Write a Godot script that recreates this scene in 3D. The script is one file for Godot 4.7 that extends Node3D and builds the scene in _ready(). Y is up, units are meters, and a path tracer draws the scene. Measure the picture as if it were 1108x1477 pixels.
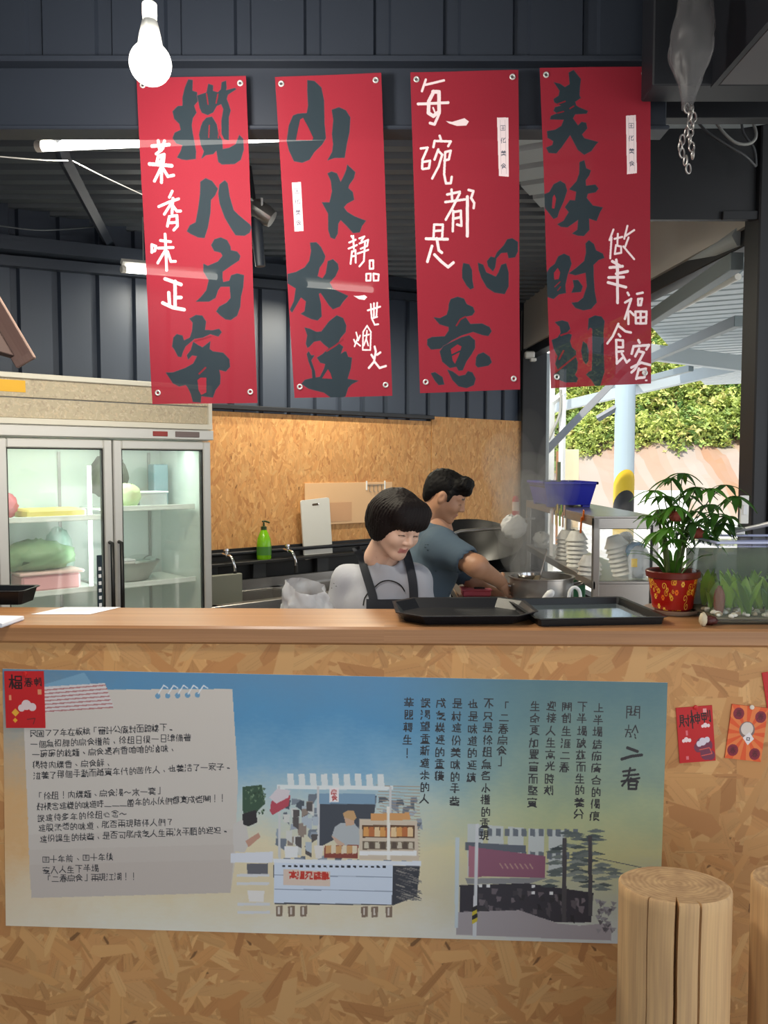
extends Node3D
# A noodle stall: service counter with a long poster, red cloth banners overhead, two cooks in the kitchen behind.
const F := 1180.0
const PITCH := -0.0563
const EYE := Vector3(0, 1.5, 0)
var rng := RandomNumberGenerator.new()
var taken := {}
var M := {}

const BANNER_PRINT := [
	{
		"dark": [
			[147, 7, 159, 9, 157, 38, 170, 42, 171, 66, 160, 78, 166, 97, 155, 111, 151, 131, 153, 152, 155, 166, 160, 201, 158, 221, 132, 224, 118, 222, 106, 217, 117, 200, 123, 184, 106, 179, 96, 165, 102, 151, 120, 143, 117, 127, 103, 113, 99, 93, 114, 79, 128, 78, 129, 55, 137, 28],
			[170, 51, 197, 43, 203, 20, 216, 24, 215, 39, 229, 43, 238, 35, 241, 16, 253, 12, 254, 30, 252, 38, 277, 32, 281, 35, 257, 49, 253, 61, 258, 75, 263, 92, 257, 109, 255, 154, 254, 171, 242, 168, 235, 154, 236, 119, 243, 88, 237, 74, 224, 79, 213, 96, 198, 103, 182, 97, 176, 84, 173, 66],
			[183, 122, 194, 111, 209, 108, 214, 115, 222, 129, 225, 153, 235, 171, 236, 195, 255, 192, 274, 182, 285, 158, 295, 168, 296, 196, 286, 224, 268, 235, 232, 236, 222, 229, 218, 198, 208, 208, 187, 211, 175, 220, 183, 201, 175, 184, 171, 156, 177, 135],
			[169, 284, 184, 274, 202, 282, 217, 302, 209, 319, 196, 332, 193, 367, 184, 408, 173, 437, 155, 435, 134, 425, 124, 418, 133, 402, 150, 394, 159, 356, 166, 318],
			[223, 291, 238, 280, 246, 288, 250, 323, 260, 361, 274, 375, 305, 401, 310, 410, 304, 424, 289, 432, 264, 430, 254, 416, 234, 381, 221, 343, 218, 316],
			[192, 457, 202, 441, 220, 436, 238, 444, 247, 461, 248, 472, 266, 476, 275, 488, 271, 500, 246, 515, 222, 531, 221, 548, 223, 561, 241, 557, 247, 542, 264, 537, 284, 542, 281, 574, 273, 601, 270, 629, 260, 654, 241, 666, 226, 664, 211, 653, 200, 642, 209, 629, 231, 618, 243, 605, 242, 573, 215, 573, 207, 583, 199, 604, 180, 614, 143, 614, 156, 603, 174, 583, 182, 555, 167, 530, 168, 509, 180, 515, 210, 503, 224, 487, 219, 478, 200, 473],
			[122, 662, 141, 652, 159, 654, 169, 670, 165, 694, 187, 695, 206, 691, 213, 700, 203, 712, 180, 705, 157, 715, 134, 718, 107, 739, 99, 753, 93, 769, 84, 767, 75, 749, 68, 739, 73, 714, 83, 705, 99, 709, 103, 723, 121, 715, 128, 697, 131, 673],
			[130, 727, 143, 736, 156, 743, 179, 726, 176, 747, 185, 754, 215, 758, 232, 776, 233, 797, 220, 810, 201, 805, 204, 824, 202, 845, 188, 862, 179, 883, 146, 879, 143, 897, 121, 895, 116, 872, 108, 854, 102, 847, 83, 851, 65, 842, 46, 812, 67, 812, 104, 800, 127, 788, 140, 767, 125, 764, 113, 776, 110, 764, 122, 750],
		],
		"red": [
			[137, 834, 146, 827, 163, 827, 161, 869, 146, 876, 139, 862],
		],
		"rline": [
			[4.0, 201, 131, 198, 163],
			[4.0, 229, 143, 225, 164],
			[4.0, 197, 46, 200, 74],
			[4.0, 229, 47, 223, 71],
			[5.1, 143, 816, 162, 799],
			[5.1, 134, 725, 157, 719, 181, 712],
		],
		"white": [
		],
		"wline": [
			[10.1, 36, 185, 84, 182],
			[10.1, 26, 233, 89, 239],
			[8.7, 54, 171, 57, 195],
			[8.7, 72, 172, 66, 192],
			[8.7, 47, 206, 62, 196],
			[8.7, 48, 226, 52, 213, 69, 208, 66, 228, 48, 228],
			[8.7, 61, 213, 58, 284],
			[8.7, 58, 244, 38, 280],
			[8.7, 63, 244, 77, 268, 93, 265],
			[7.9, 87, 308, 78, 324],
			[7.9, 46, 349, 77, 337, 104, 329],
			[7.9, 88, 327, 83, 369],
			[7.9, 80, 344, 61, 370],
			[7.9, 87, 348, 97, 362, 108, 362],
			[7.9, 75, 377, 68, 403],
			[7.9, 75, 377, 97, 374, 97, 403, 86, 414],
			[7.9, 74, 394, 92, 393],
			[8.0, 20, 453, 19, 474],
			[8.0, 20, 453, 32, 458, 28, 470, 20, 472],
			[8.0, 46, 442, 75, 446],
			[8.0, 39, 463, 82, 462],
			[8.0, 60, 425, 60, 525],
			[8.0, 59, 469, 35, 504],
			[8.0, 65, 473, 74, 501, 87, 501],
			[10.2, 55, 549, 101, 566],
			[10.2, 84, 557, 81, 627],
			[10.2, 82, 602, 99, 602],
			[10.2, 64, 588, 65, 623],
			[10.2, 45, 616, 75, 630, 107, 636],
		],
	},
	{
		"dark": [
			[94, 12, 114, 15, 133, 33, 139, 68, 137, 131, 139, 170, 127, 187, 103, 207, 87, 228, 65, 236, 41, 231, 28, 201, 23, 176, 32, 134, 46, 107, 61, 102, 87, 101, 92, 81, 92, 42],
			[161, 94, 182, 88, 202, 97, 214, 117, 210, 155, 201, 186, 192, 226, 162, 225, 141, 231, 156, 209, 160, 188, 158, 160, 164, 122],
			[139, 268, 151, 263, 167, 269, 177, 294, 186, 280, 196, 260, 199, 246, 213, 259, 222, 268, 217, 285, 202, 302, 199, 311, 212, 323, 215, 344, 193, 354, 183, 364, 192, 377, 214, 391, 248, 405, 236, 418, 228, 436, 208, 437, 190, 417, 172, 399, 164, 409, 161, 437, 151, 452, 139, 447, 133, 426, 135, 380, 118, 348, 141, 349, 150, 318, 148, 289],
			[76, 461, 95, 460, 108, 474, 120, 500, 115, 514, 101, 531, 93, 556, 108, 563, 119, 549, 127, 514, 143, 509, 157, 522, 159, 536, 148, 557, 129, 574, 138, 592, 184, 613, 167, 629, 157, 642, 135, 649, 124, 638, 100, 602, 94, 605, 99, 634, 99, 669, 86, 680, 67, 676, 36, 661, 48, 654, 54, 626, 39, 614, 9, 656, 3, 649, 17, 625, 25, 589, 1, 574, 2, 548, 28, 543, 56, 530, 71, 512, 78, 484],
			[45, 700, 61, 704, 80, 713, 96, 712, 121, 684, 146, 667, 165, 675, 174, 696, 171, 714, 154, 731, 146, 745, 161, 756, 152, 777, 164, 770, 170, 770, 175, 785, 187, 788, 182, 817, 170, 848, 204, 854, 183, 863, 171, 873, 161, 898, 141, 903, 117, 902, 94, 886, 46, 874, 25, 860, 36, 849, 60, 844, 60, 821, 51, 796, 47, 775, 53, 768, 60, 779, 70, 779, 59, 793, 69, 825, 70, 843, 84, 841, 98, 818, 103, 804, 87, 800, 78, 786, 96, 776, 117, 759, 102, 748, 91, 737, 71, 740, 56, 754, 50, 757, 46, 746, 52, 722],
		],
		"red": [
			[66, 118, 75, 113, 89, 140, 102, 169, 98, 175, 50, 174, 57, 149],
			[110, 819, 117, 830, 122, 847, 90, 845],
		],
		"rline": [
			[5.1, 109, 767, 137, 752, 162, 735],
		],
		"white": [
			[31, 291, 58, 290, 58, 427, 31, 428],
			[201, 613, 215, 614, 235, 612, 243, 618, 234, 626, 217, 623],
		],
		"wline": [
			[5.5, 202, 445, 211, 458],
			[5.5, 195, 463, 215, 456],
			[5.5, 192, 480, 218, 471],
			[5.5, 208, 445, 208, 481],
			[5.5, 202, 488, 196, 523],
			[5.5, 202, 490, 213, 485, 212, 520],
			[5.5, 203, 502, 213, 501],
			[5.5, 226, 453, 242, 448, 232, 460],
			[5.5, 226, 467, 253, 458, 249, 475, 229, 482],
			[5.5, 219, 495, 252, 486],
			[5.5, 243, 464, 237, 517, 223, 531],
			[5.5, 255, 516, 266, 516, 265, 539, 254, 539, 255, 516],
			[5.5, 243, 553, 257, 553, 255, 572, 242, 572, 243, 553],
			[5.5, 265, 553, 281, 556, 279, 573, 265, 573, 265, 553],
			[5.5, 243, 655, 282, 646],
			[5.5, 253, 638, 254, 677, 263, 696, 274, 695],
			[5.5, 263, 636, 261, 677],
			[5.5, 273, 635, 269, 674],
			[5.5, 259, 677, 271, 674],
			[4.8, 204, 716, 208, 732, 197, 755],
			[4.8, 196, 736, 199, 744],
			[4.8, 216, 725, 209, 739],
			[4.8, 205, 746, 215, 754],
			[4.8, 222, 766, 226, 715, 239, 698, 250, 716, 246, 767, 222, 766],
			[4.8, 230, 726, 244, 723],
			[4.8, 238, 712, 235, 733, 226, 754],
			[4.8, 235, 736, 240, 754],
			[6.9, 260, 758, 263, 772, 256, 801, 239, 818],
			[6.9, 249, 781, 255, 790],
			[6.9, 277, 775, 267, 781],
			[6.9, 258, 801, 273, 819, 293, 814],
		],
	},
	{
		"dark": [
			[142, 534, 159, 538, 167, 554, 168, 583, 172, 604, 162, 608, 151, 597, 138, 575, 138, 553],
			[186, 535, 201, 541, 210, 563, 239, 576, 247, 564, 256, 543, 270, 539, 277, 565, 277, 604, 265, 625, 235, 620, 212, 605, 195, 576, 188, 555],
			[213, 531, 224, 519, 236, 522, 243, 508, 263, 489, 274, 472, 289, 469, 306, 480, 306, 505, 297, 522, 278, 524, 274, 508, 255, 509, 241, 524, 237, 549, 230, 560, 216, 545],
			[96, 648, 102, 634, 123, 628, 142, 634, 150, 650, 169, 659, 174, 672, 166, 682, 145, 685, 160, 707, 195, 707, 218, 718, 224, 730, 214, 743, 198, 740, 168, 729, 132, 738, 101, 752, 81, 765, 66, 774, 38, 775, 27, 762, 28, 746, 43, 740, 82, 739, 94, 723, 94, 712, 67, 704, 49, 684, 68, 687, 89, 678, 95, 662],
			[77, 767, 105, 755, 132, 744, 156, 739, 173, 754, 173, 775, 162, 793, 146, 813, 134, 838, 122, 839, 115, 827, 95, 830, 72, 811, 65, 782],
			[182, 795, 198, 790, 217, 803, 223, 819, 213, 828, 181, 832, 174, 825, 176, 804],
			[36, 844, 48, 841, 71, 856, 76, 877, 59, 878, 47, 864],
			[87, 835, 103, 841, 122, 855, 142, 852, 150, 842, 163, 846, 173, 864, 167, 882, 145, 890, 121, 884, 102, 865],
		],
		"red": [
			[99, 776, 120, 763, 132, 770, 123, 795, 111, 819, 104, 809],
		],
		"rline": [
			[4.8, 118, 709, 130, 692, 145, 685],
		],
		"white": [
			[99, 135, 117, 138, 153, 129, 166, 139, 158, 150, 131, 150, 108, 142],
			[247, 131, 280, 132, 279, 298, 250, 295],
		],
		"wline": [
			[6.9, 44, 20, 32, 51],
			[6.9, 43, 34, 96, 23],
			[10.8, 66, 53, 51, 79, 49, 111, 63, 120, 80, 108, 81, 54, 64, 53],
			[8.3, 20, 86, 107, 84],
			[8.3, 81, 112, 66, 143, 53, 139],
			[5.1, 63, 97, 68, 110],
			[7.2, 24, 209, 44, 207],
			[7.2, 42, 212, 28, 240, 26, 265],
			[7.2, 30, 247, 50, 244, 46, 265, 28, 267],
			[7.2, 80, 175, 83, 185],
			[7.2, 61, 206, 65, 189, 112, 192, 104, 205],
			[7.2, 75, 213, 63, 241],
			[7.2, 75, 217, 86, 228, 74, 262, 55, 294],
			[7.2, 95, 221, 111, 218, 105, 242, 92, 245],
			[7.2, 95, 221, 90, 284, 95, 309, 109, 309, 112, 292],
			[7.6, 111, 327, 112, 355],
			[7.6, 98, 340, 135, 334],
			[7.6, 92, 361, 149, 356],
			[7.6, 135, 338, 112, 379, 92, 410],
			[7.6, 115, 387, 112, 443],
			[7.6, 115, 390, 137, 387, 138, 429, 125, 425],
			[7.6, 118, 408, 135, 405],
			[7.6, 161, 330, 175, 334, 168, 353, 177, 367, 175, 381],
			[9.7, 157, 349, 155, 458],
			[7.2, 57, 423, 54, 462],
			[7.2, 57, 423, 83, 424, 80, 459],
			[7.2, 58, 441, 77, 440],
			[8.8, 32, 462, 96, 465],
			[8.8, 64, 462, 69, 495, 78, 502],
			[8.8, 49, 483, 34, 526],
			[8.8, 56, 507, 76, 527, 96, 543, 112, 531],
		],
		"dline": [
			[5.1, 100, 794, 126, 783],
		],
	},
	{
		"dark": [
			[81, 15, 95, 8, 103, 19, 114, 33, 111, 54, 109, 79, 112, 86, 96, 96, 99, 107, 106, 112, 131, 123, 127, 130, 95, 131, 88, 142, 102, 163, 113, 153, 125, 156, 128, 171, 112, 188, 119, 199, 158, 210, 151, 217, 138, 234, 118, 244, 100, 230, 79, 188, 53, 222, 38, 238, 17, 236, 10, 222, 28, 215, 31, 204, 15, 194, 14, 176, 37, 173, 55, 163, 63, 145, 24, 143, 27, 134, 45, 127, 35, 120, 39, 110, 57, 106, 38, 96, 36, 87, 51, 78, 54, 64, 39, 41, 55, 45, 69, 55, 83, 47],
			[0, 351, 15, 345, 28, 324, 47, 315, 61, 324, 66, 342, 56, 370, 42, 398, 36, 415, 25, 419, 15, 406, 2, 390, -2, 369],
			[104, 265, 117, 260, 122, 283, 135, 289, 131, 301, 120, 315, 121, 331, 148, 328, 157, 339, 148, 349, 126, 352, 122, 364, 140, 386, 169, 392, 161, 404, 150, 429, 128, 421, 129, 453, 112, 470, 94, 468, 79, 462, 94, 452, 97, 424, 84, 432, 65, 444, 47, 442, 36, 435, 54, 426, 70, 402, 59, 388, 74, 369, 89, 371, 93, 346, 73, 339, 94, 318, 102, 297],
			[10, 556, 25, 546, 36, 525, 53, 518, 69, 526, 74, 547, 62, 576, 54, 607, 55, 629, 34, 632, 18, 644, 0, 638, -2, 609, 0, 570],
			[117, 492, 127, 483, 141, 494, 147, 512, 167, 522, 171, 534, 154, 539, 138, 553, 138, 585, 140, 628, 145, 660, 128, 678, 105, 681, 82, 673, 71, 658, 90, 657, 106, 645, 118, 613, 115, 574, 85, 580, 66, 574, 89, 559, 112, 541, 118, 517],
			[77, 594, 92, 594, 105, 613, 99, 628, 72, 629, 80, 612],
			[20, 711, 41, 707, 58, 713, 64, 732, 53, 743, 68, 750, 62, 768, 67, 786, 79, 797, 78, 815, 83, 829, 81, 851, 73, 865, 82, 876, 78, 886, 45, 885, 18, 873, 10, 862, 23, 848, 16, 830, 24, 809, 13, 787, 8, 762, 26, 756, 36, 742, 33, 724, 27, 719],
			[101, 771, 112, 779, 117, 799, 115, 827, 108, 836, 99, 823, 95, 798],
			[120, 706, 139, 698, 158, 702, 167, 715, 163, 743, 162, 815, 163, 861, 154, 886, 148, 904, 134, 899, 123, 881, 108, 866, 116, 859, 125, 856, 128, 813, 130, 735, 123, 731, 117, 738],
		],
		"red": [
			[24, 359, 29, 352, 34, 364, 28, 391, 21, 390],
			[21, 571, 33, 557, 40, 571, 35, 589, 22, 590],
		],
		"rline": [
			[4.0, 46, 101, 68, 94],
			[4.0, 81, 114, 92, 108],
			[4.0, 46, 126, 63, 122],
			[3.3, 23, 610, 39, 596],
			[3.3, 31, 621, 40, 611],
			[5.5, 42, 794, 28, 817],
			[5.5, 78, 811, 15, 855],
			[5.5, 36, 749, 65, 741],
		],
		"white": [
			[239, 137, 268, 135, 270, 297, 241, 300],
		],
		"wline": [
			[6.2, 200, 454, 188, 483],
			[6.2, 194, 476, 189, 535],
			[6.2, 213, 466, 211, 498],
			[6.2, 203, 480, 226, 475],
			[6.2, 207, 498, 203, 523, 222, 520, 222, 502, 207, 499],
			[6.2, 242, 444, 232, 480],
			[6.2, 235, 473, 262, 456],
			[6.2, 245, 477, 233, 506],
			[6.2, 229, 502, 248, 524, 261, 539],
			[8.0, 207, 540, 209, 577],
			[8.8, 195, 544, 217, 557],
			[8.8, 187, 562, 225, 559],
			[8.8, 206, 580, 240, 574],
			[8.8, 183, 590, 228, 590],
			[8.8, 181, 604, 234, 619],
			[8.8, 210, 566, 208, 663],
			[7.3, 239, 635, 243, 642],
			[7.3, 231, 663, 250, 653, 229, 710],
			[7.3, 240, 689, 240, 725],
			[7.3, 246, 689, 257, 700],
			[7.3, 268, 639, 285, 636],
			[7.3, 271, 654, 283, 653, 279, 672, 271, 672, 271, 654],
			[7.3, 262, 690, 296, 691, 294, 725, 263, 724, 262, 690],
			[7.3, 278, 694, 278, 721],
			[7.3, 267, 708, 290, 707],
			[7.3, 209, 724, 191, 759, 174, 779],
			[7.3, 211, 731, 230, 746, 247, 750],
			[7.3, 209, 754, 214, 760],
			[7.3, 201, 770, 202, 838, 221, 821],
			[7.3, 203, 770, 222, 772, 222, 792, 204, 791],
			[7.3, 206, 804, 222, 803],
			[7.3, 218, 810, 233, 836, 242, 829],
			[8.0, 270, 773, 274, 780],
			[8.0, 249, 811, 255, 790, 303, 788, 295, 800],
			[8.0, 272, 798, 260, 819],
			[8.0, 272, 805, 287, 809, 260, 855, 248, 865],
			[8.0, 248, 851, 279, 838, 308, 846],
			[8.0, 271, 855, 263, 884],
			[8.0, 273, 859, 293, 856, 289, 881, 267, 882],
			[5.1, 293, 890, 296, 890],
		],
	},
]
# Handwriting: simple signs as strokes on a 10 x 10 grid (pairs of digits), the others put together from them.
# < | >  side by side;  ^ - v  one over the other;  o  inside;  w  on a running foot;  g  under a roof
const SIGNS := {
	"一": "0595", "二": "2282 0898", "十": "0595 5059", "土": "1383 5058 0898", "士": "0393 5058 1888", "王": "1191 1585 5158 0898", "工": "1191 5158 0898",
	"口": "1282881812", "日": "2080892920 2585", "目": "2080892920 2383 2686", "田": "1181891911 1585 5159", "囗": "0191990901", "白": "5031 2282892922 2686",
	"木": "0393 5059 5308 5398", "禾": "7021 0494 5159 5408 5498", "米": "2032 8061 0494 5059 5409 5499", "大": "0393 505408 5499", "小": "505948 3418 6497",
	"心": "1416 333888 5254 7385", "忄": "4049 1416 6465", "氵": "1032 0434 0927", "亻": "6025 4249", "彳": "6023 6326 4449", "扌": "1383 505948 0675",
	"言": "4051 0292 2474 2676 2888892928", "辶": "1223 1434 3427 0899", "門": "0109 013135 0535 0333 9199 916165 6595 6393", "宀": "5052 0402 0292 9284",
	"艹": "0595 3039 6069", "糸": "5124 2464 6428 2888 5859 3719 7799", "女": "4027 2779 7019 0494", "子": "118154 545938 0595", "食": "5004 5094 4353 2474772724 2946 5598",
	"扁": "5051 1292 9295 1595 1209 2729 2797 9799 4749 6769", "民": "118184 1484 1119 1937 4498", "或": "0393 1545481815 5099 8268", "7": "118138", "年": "4013 2282 2575 0797 5259 2527",
	"在": "0292 4008 2429 4787 6469 3999", "反": "2080 2009 3484 8429 3599", "喬": "7131 0393 4325 5385 3565 1719 1797 9799 3868", "公": "3005 6095 4527 2787 7798", "广": "4050 1191 1109",
	"尚": "5052 2032 8062 1419 1494 9499 3666683836", "攵": "4024 2484 7308 3499", "丵": "3033 6063 1383 2474 5359 0898", "寸": "0393 707958 2547", "面": "0090 5032 1393991913 4349 6369 4565",
	"馬": "2080 2027 2383 2585 2797 9799 1819 3839 5859", "可": "0191 2555582825 818978", "申": "1282872712 1484 5059", "下": "0090 5059 5374", "。": "3748576837", "無": "4012 1383 0797 2327 4347 6367 8387 1809 3839 5869 7899",
	"刀": "118189 4109", "片": "3009 6064 3584 6669", "勺": "4015 229298 9878 4556", "堇": "0191 3032 6062 2373752523 5059 1797 0999", "隹": "3005 2229 5060 2292 2494 2696 2999 6269",
	"前": "2031 7061 0292 1419 1444 4449 1646 6468 848978", "，": "4658", "余": "5004 5094 2575 5459 2718 7798", "且": "2028 2080 8088 2383 2686 0999", "夂": "4015 2383 8309 2399", "用": "1091 1019 9099 1393 1696 5059",
	"耂": "1383 5056 0696 9009", "石": "0191 4119 3585893935", "夕": "4014 2282 8209 3557", "卩": "1119 117176", "龺": "0292 5059 2474772724 0898", "乞": "3004 2292 247418 1899 9987", "、": "4567",
	"衣": "5051 0292 5318 2429 5599", "有": "0292 5008 2429 2484 8489 2666", "卤": "5052 5172 1393991913 2478 7428", "未": "1282 0494 5059 5409 5499", "犭": "7024 2156 5659 5938 5417", "牜": "2014 0383 5059 0776",
	"肉": "1219 1292 9299 5038 5478", "火": "504509 4599 1325 8464", "魚": "4014 2272 1474771714 4447 1819 3839 5859 7889", "羊": "2031 7061 0393 1585 0797 5359", "幺": "5024 2464 6418 1888", "了": "118154 545938",
	"冄": "1080 8089 2029 0393 0696", "阝": "2029 207054 5477 7757", "手": "7020 1383 0696 505948", "重": "7020 0292 2474772724 5059 1888 0999", "力": "0393 939978 4009", "而": "0090 5032 1393 1319 9399 4349 6369",
	"止": "5058 5484 2428 0898", "水": "505948 0434 3409 8056 5699", "八": "3009 6099", "弋": "0393 5099 7081", "乍": "3005 2292 4249 4585 4888", "也": "0583 8376 2228 2898 9886 5057", "千": "7020 0595 5059",
	"豕": "0090 4014 3527 4749 4408 7055 5599", "「": "5080 5056", "」": "505929", "!": "5056 5859", "勿": "3015 229299 9978 5238 7258", "~": "0634 3466 6695", "來": "0292 5059 5409 5499 2225 7275", "長": "2080 2026 2373 2575 0696 2629 2947 4699",
	"今": "5004 5094 3555 277758", "首": "2031 7061 0292 2484892924 2686", "牙": "1181 3034 0494 505938", "成": "1292 1209 2555 5558 5099 8468 7081", "匕": "2028 2898 9886 8024", "月": "2008 2080 8089 8978 2373 2676", "几": "2027 2070 7089",
	"又": "0282 8209 2399", "灬": "1419 3437 5457 7498", "不": "0090 5018 5059 5497", "再": "0090 1319 1393 9399 5059 1696 0797", "儿": "3009 6068 6898", "立": "5052 0393 2346 7366 0999", "半": "2032 7062 1484 0696 5059", "?": "2272 7255 5557 5859",
	"生": "3014 1383 1686 5059 0999", "云": "1181 0595 5318 1888 7799", "疋": "0090 5057 5383 2429 0899", "為": "3021 0282 8214 1484 8438 3898 989978 1718 3738 5758", "冫": "1032 0928", "欠": "3014 2282 8274 5409 5499", "平": "1090 2334 7364 0696 5059",
	"川": "2009 5059 8089", "頁": "0090 4032 2282882822 2484 3819 6899", "己": "118184 1484 1418 1898", "四": "1191981811 4146 6166", "入": "3050 5009 5399", "人": "504509 4499", "春": "1080 1282 0494 5009 5397 3575793935 3777",
	"方": "5052 0393 4318 4575 759878", "仒": "5005 5095 4657 5869", "上": "5058 5484 0898", "疒": "5051 1191 1109 0306", "艮": "208084 2282 2484 2029 2947 4699", "皮": "2282 8284 2209 5055 3484 8409 4599", "虫": "2262652522 4048 0897", "井": "1383 0696 3009 7079",
	"刂": "2025 708958", "厂": "1191 1109", "高": "5051 0292 3474763634 1719 1797 9799 4868", "光": "5054 2133 8063 0494 4409 6468 6898", "亥": "5051 0292 4315 1575 7308 5699", "更": "0090 2272762622 2474 5056 5609 2699", "曲": "1191981811 4148 6168 1585",
	"豆": "1181 2363662623 2738 7768 0999", "臣": "8010 1019 1989 1383 1686 5056", "正": "1191 5158 5585 2428 0898", "車": "1181 2373762623 5059 0797", "亡": "5051 0292 2228 2888", "斤": "8020 2009 2484 6469", "_": "0898", "皿": "1282 1218 3238 6268 8288 0898", "足": "2070733323 5357 5595 2529 0898",
	"國": "o囗或", "板": "<木反", "橋": "<木喬", "審": "^宀番", "番": "^米田", "計": "<言十", "廠": "g广>尚攵", "對": "|丵寸", "騎": "<馬奇", "奇": "^大可", "樓": "<木婁", "婁": "-申女", "個": "<亻固", "固": "o囗古", "古": "^十口", "招": "<扌召", "召": "-刀口",
	"牌": "<片卑", "卑": "v田十", "的": "|白勺", "攤": "<扌|堇隹", "徐": "<彳余", "姐": "<女且", "復": "<彳-日夂", "準": "v淮十", "淮": "<氵隹", "備": "<亻^艹用", "著": "^艹者", "者": "-耂日", "碗": "<石宛", "宛": "^宀|夕卩", "乾": "|龺乞", "麵": "|麥面", "麥": "-木夂",
	"還": "w辶^目衣", "香": "-禾日", "嗆": "<口倉", "倉": "^人目", "滷": "<氵卤", "味": "<口未", "獨": "<犭^目勺", "特": "<牜寺", "寺": "^土寸", "燥": "<火-品木", "品": "-口|口口", "鮮": "|魚羊", "滋": "<氵^艹|幺幺", "養": "-羊食", "那": ">冄阝", "動": ">重力", "踏": "<足-水日",
	"實": "^宀-田貝", "貝": "v目八", "代": "<亻弋", "苦": "^艹古", "作": "<亻乍", "活": "<氵舌", "舌": "^千口", "家": "^宀豕", "湯": "<氵昜", "昜": "^日勿", "套": "^大長", "好": "|女子", "懷": "<忄^目衣", "念": "-今心", "這": "w辶言", "樣": "<木-羊水", "道": "w辶首", "呀": "<口牙",
	"當": "-尚田", "伙": "<亻火", "們": "<亻門", "都": ">者阝", "變": "-言攵", "老": "v耂匕", "闆": "o門品", "讓": "<言^口衣", "侍": "<亻寺", "多": "-夕夕", "股": "<月-几又", "熟": "v子灬", "悉": "-米心", "能": "|月匕", "否": "-不口", "現": "<王見", "見": "v目儿", "陪": "<阝-立口", "伴": "<亻半",
	"份": "<亻分", "分": "-八刀", "謀": "<言-日木", "技": "<扌支", "支": "-十又", "藝": "^艹-力云", "是": "-日疋", "次": "<冫欠", "順": "<川頁", "選": "w辶|己己", "過": "w辶口", "後": "<彳-幺夂", "寫": "^宀為", "場": "<土昜", "江": "<氵工", "湖": "<氵|古月", "關": "o門|幺幺", "於": "|方仒",
	"結": "<糸吉", "吉": "-士口", "痂": "g疒|力口", "癒": "g疒-人月", "合": "-人口", "傷": "<亻昜", "痕": "g疒艮", "破": "<石皮", "繭": "^艹|糸虫", "開": "o門井", "創": ">倉刂", "涯": "<氵g厂-土土", "迎": "w辶|匕卩", "接": "<扌-立女", "時": "<日寺", "刻": ">亥刂", "命": "-人|口卩", "加": "|力口",
	"豐": "-曲豆", "富": "^宀-口田", "堅": "v|臣又土", "只": "v口八", "名": "-夕口", "延": "w辶正", "續": "<糸-士貝", "將": "<木寸", "美": "-羊大", "機": "<木-|幺幺大", "運": "w辶車", "獲": "<犭^艹-隹又", "渴": "<氵^日勺", "望": "-|亡月王", "新": "|亲斤", "亲": "-立木", "邁": "w辶^艹田", "步": "-止小",
	"華": "^艹羊", "麗": "-|日日|匕匕", "轉": "|車-田寸", "溫": "<氵-日皿", "免": "-刀儿", "碰": "<石^艹王", "觸": "|用虫", "福": "<木-口田", "財": "|貝寸", "神": "<木申", "到": ">申刂", "中": "o囗十", "化": "<亻匕", "春到": "春",
}
const LAYOUT := {
	"<": [[0.0, 0.0, 0.36, 1.0], [0.40, 0.0, 1.0, 1.0]], "|": [[0.0, 0.0, 0.47, 1.0], [0.53, 0.0, 1.0, 1.0]], ">": [[0.0, 0.0, 0.60, 1.0], [0.64, 0.0, 1.0, 1.0]],
	"^": [[0.0, 0.0, 1.0, 0.32], [0.0, 0.36, 1.0, 1.0]], "-": [[0.0, 0.0, 1.0, 0.47], [0.0, 0.52, 1.0, 1.0]], "v": [[0.0, 0.0, 1.0, 0.62], [0.0, 0.66, 1.0, 1.0]],
	"o": [[0.0, 0.0, 1.0, 1.0], [0.22, 0.26, 0.78, 0.84]], "w": [[0.0, 0.0, 1.0, 1.0], [0.34, 0.0, 1.0, 0.76]], "g": [[0.0, 0.0, 1.0, 1.0], [0.26, 0.28, 1.0, 1.0]],
}

func strokes_of(sign: String, box: Rect2, out: Array) -> void:
	var how: String = SIGNS.get(sign, "1282881812")
	if how.is_empty():
		return
	if LAYOUT.has(how[0]) and how.length() > 1:
		spell(how, 0, box, out)
		return
	for word in how.split(" "):
		var line := PackedVector2Array()
		for i in range(0, word.length() - 1, 2):
			line.append(box.position + Vector2(int(word[i]), int(word[i + 1])) / 9.0 * box.size)
		out.append(line)

func spell(how: String, at: int, box: Rect2, out: Array) -> int:
	if not LAYOUT.has(how[at]):
		strokes_of(how[at], box, out)
		return at + 1
	var two: Array = LAYOUT[how[at]]
	var next := at + 1
	for k in 2:
		var r: Array = two[k]
		next = spell(how, next, Rect2(box.position + Vector2(r[0], r[1]) * box.size, Vector2(r[2] - r[0], r[3] - r[1]) * box.size), out)
	return next

func pen(im: Image, line: PackedVector2Array, w: float, c: Color) -> void:
	var s := maxi(1, roundi(w))
	for i in line.size() - 1:
		var a := line[i]
		var b := line[i + 1]
		var n := maxi(1, ceili(a.distance_to(b) / maxf(0.8, w * 0.3)))
		for k in n + 1:
			var p := a.lerp(b, float(k) / n)
			if s <= 3:
				im.fill_rect(Rect2i(roundi(p.x - w / 2), roundi(p.y - w / 2), s, s), c)
			else:
				dab(im, p, w / 2, c)

func dab(im: Image, p: Vector2, r: float, c: Color) -> void:
	for y in range(floori(p.y - r), ceili(p.y + r) + 1):
		var h := r * r - (y - p.y) * (y - p.y)
		if h > 0:
			h = sqrt(h)
			im.fill_rect(Rect2i(roundi(p.x - h), y, maxi(1, roundi(2 * h)), 1), c)

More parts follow.
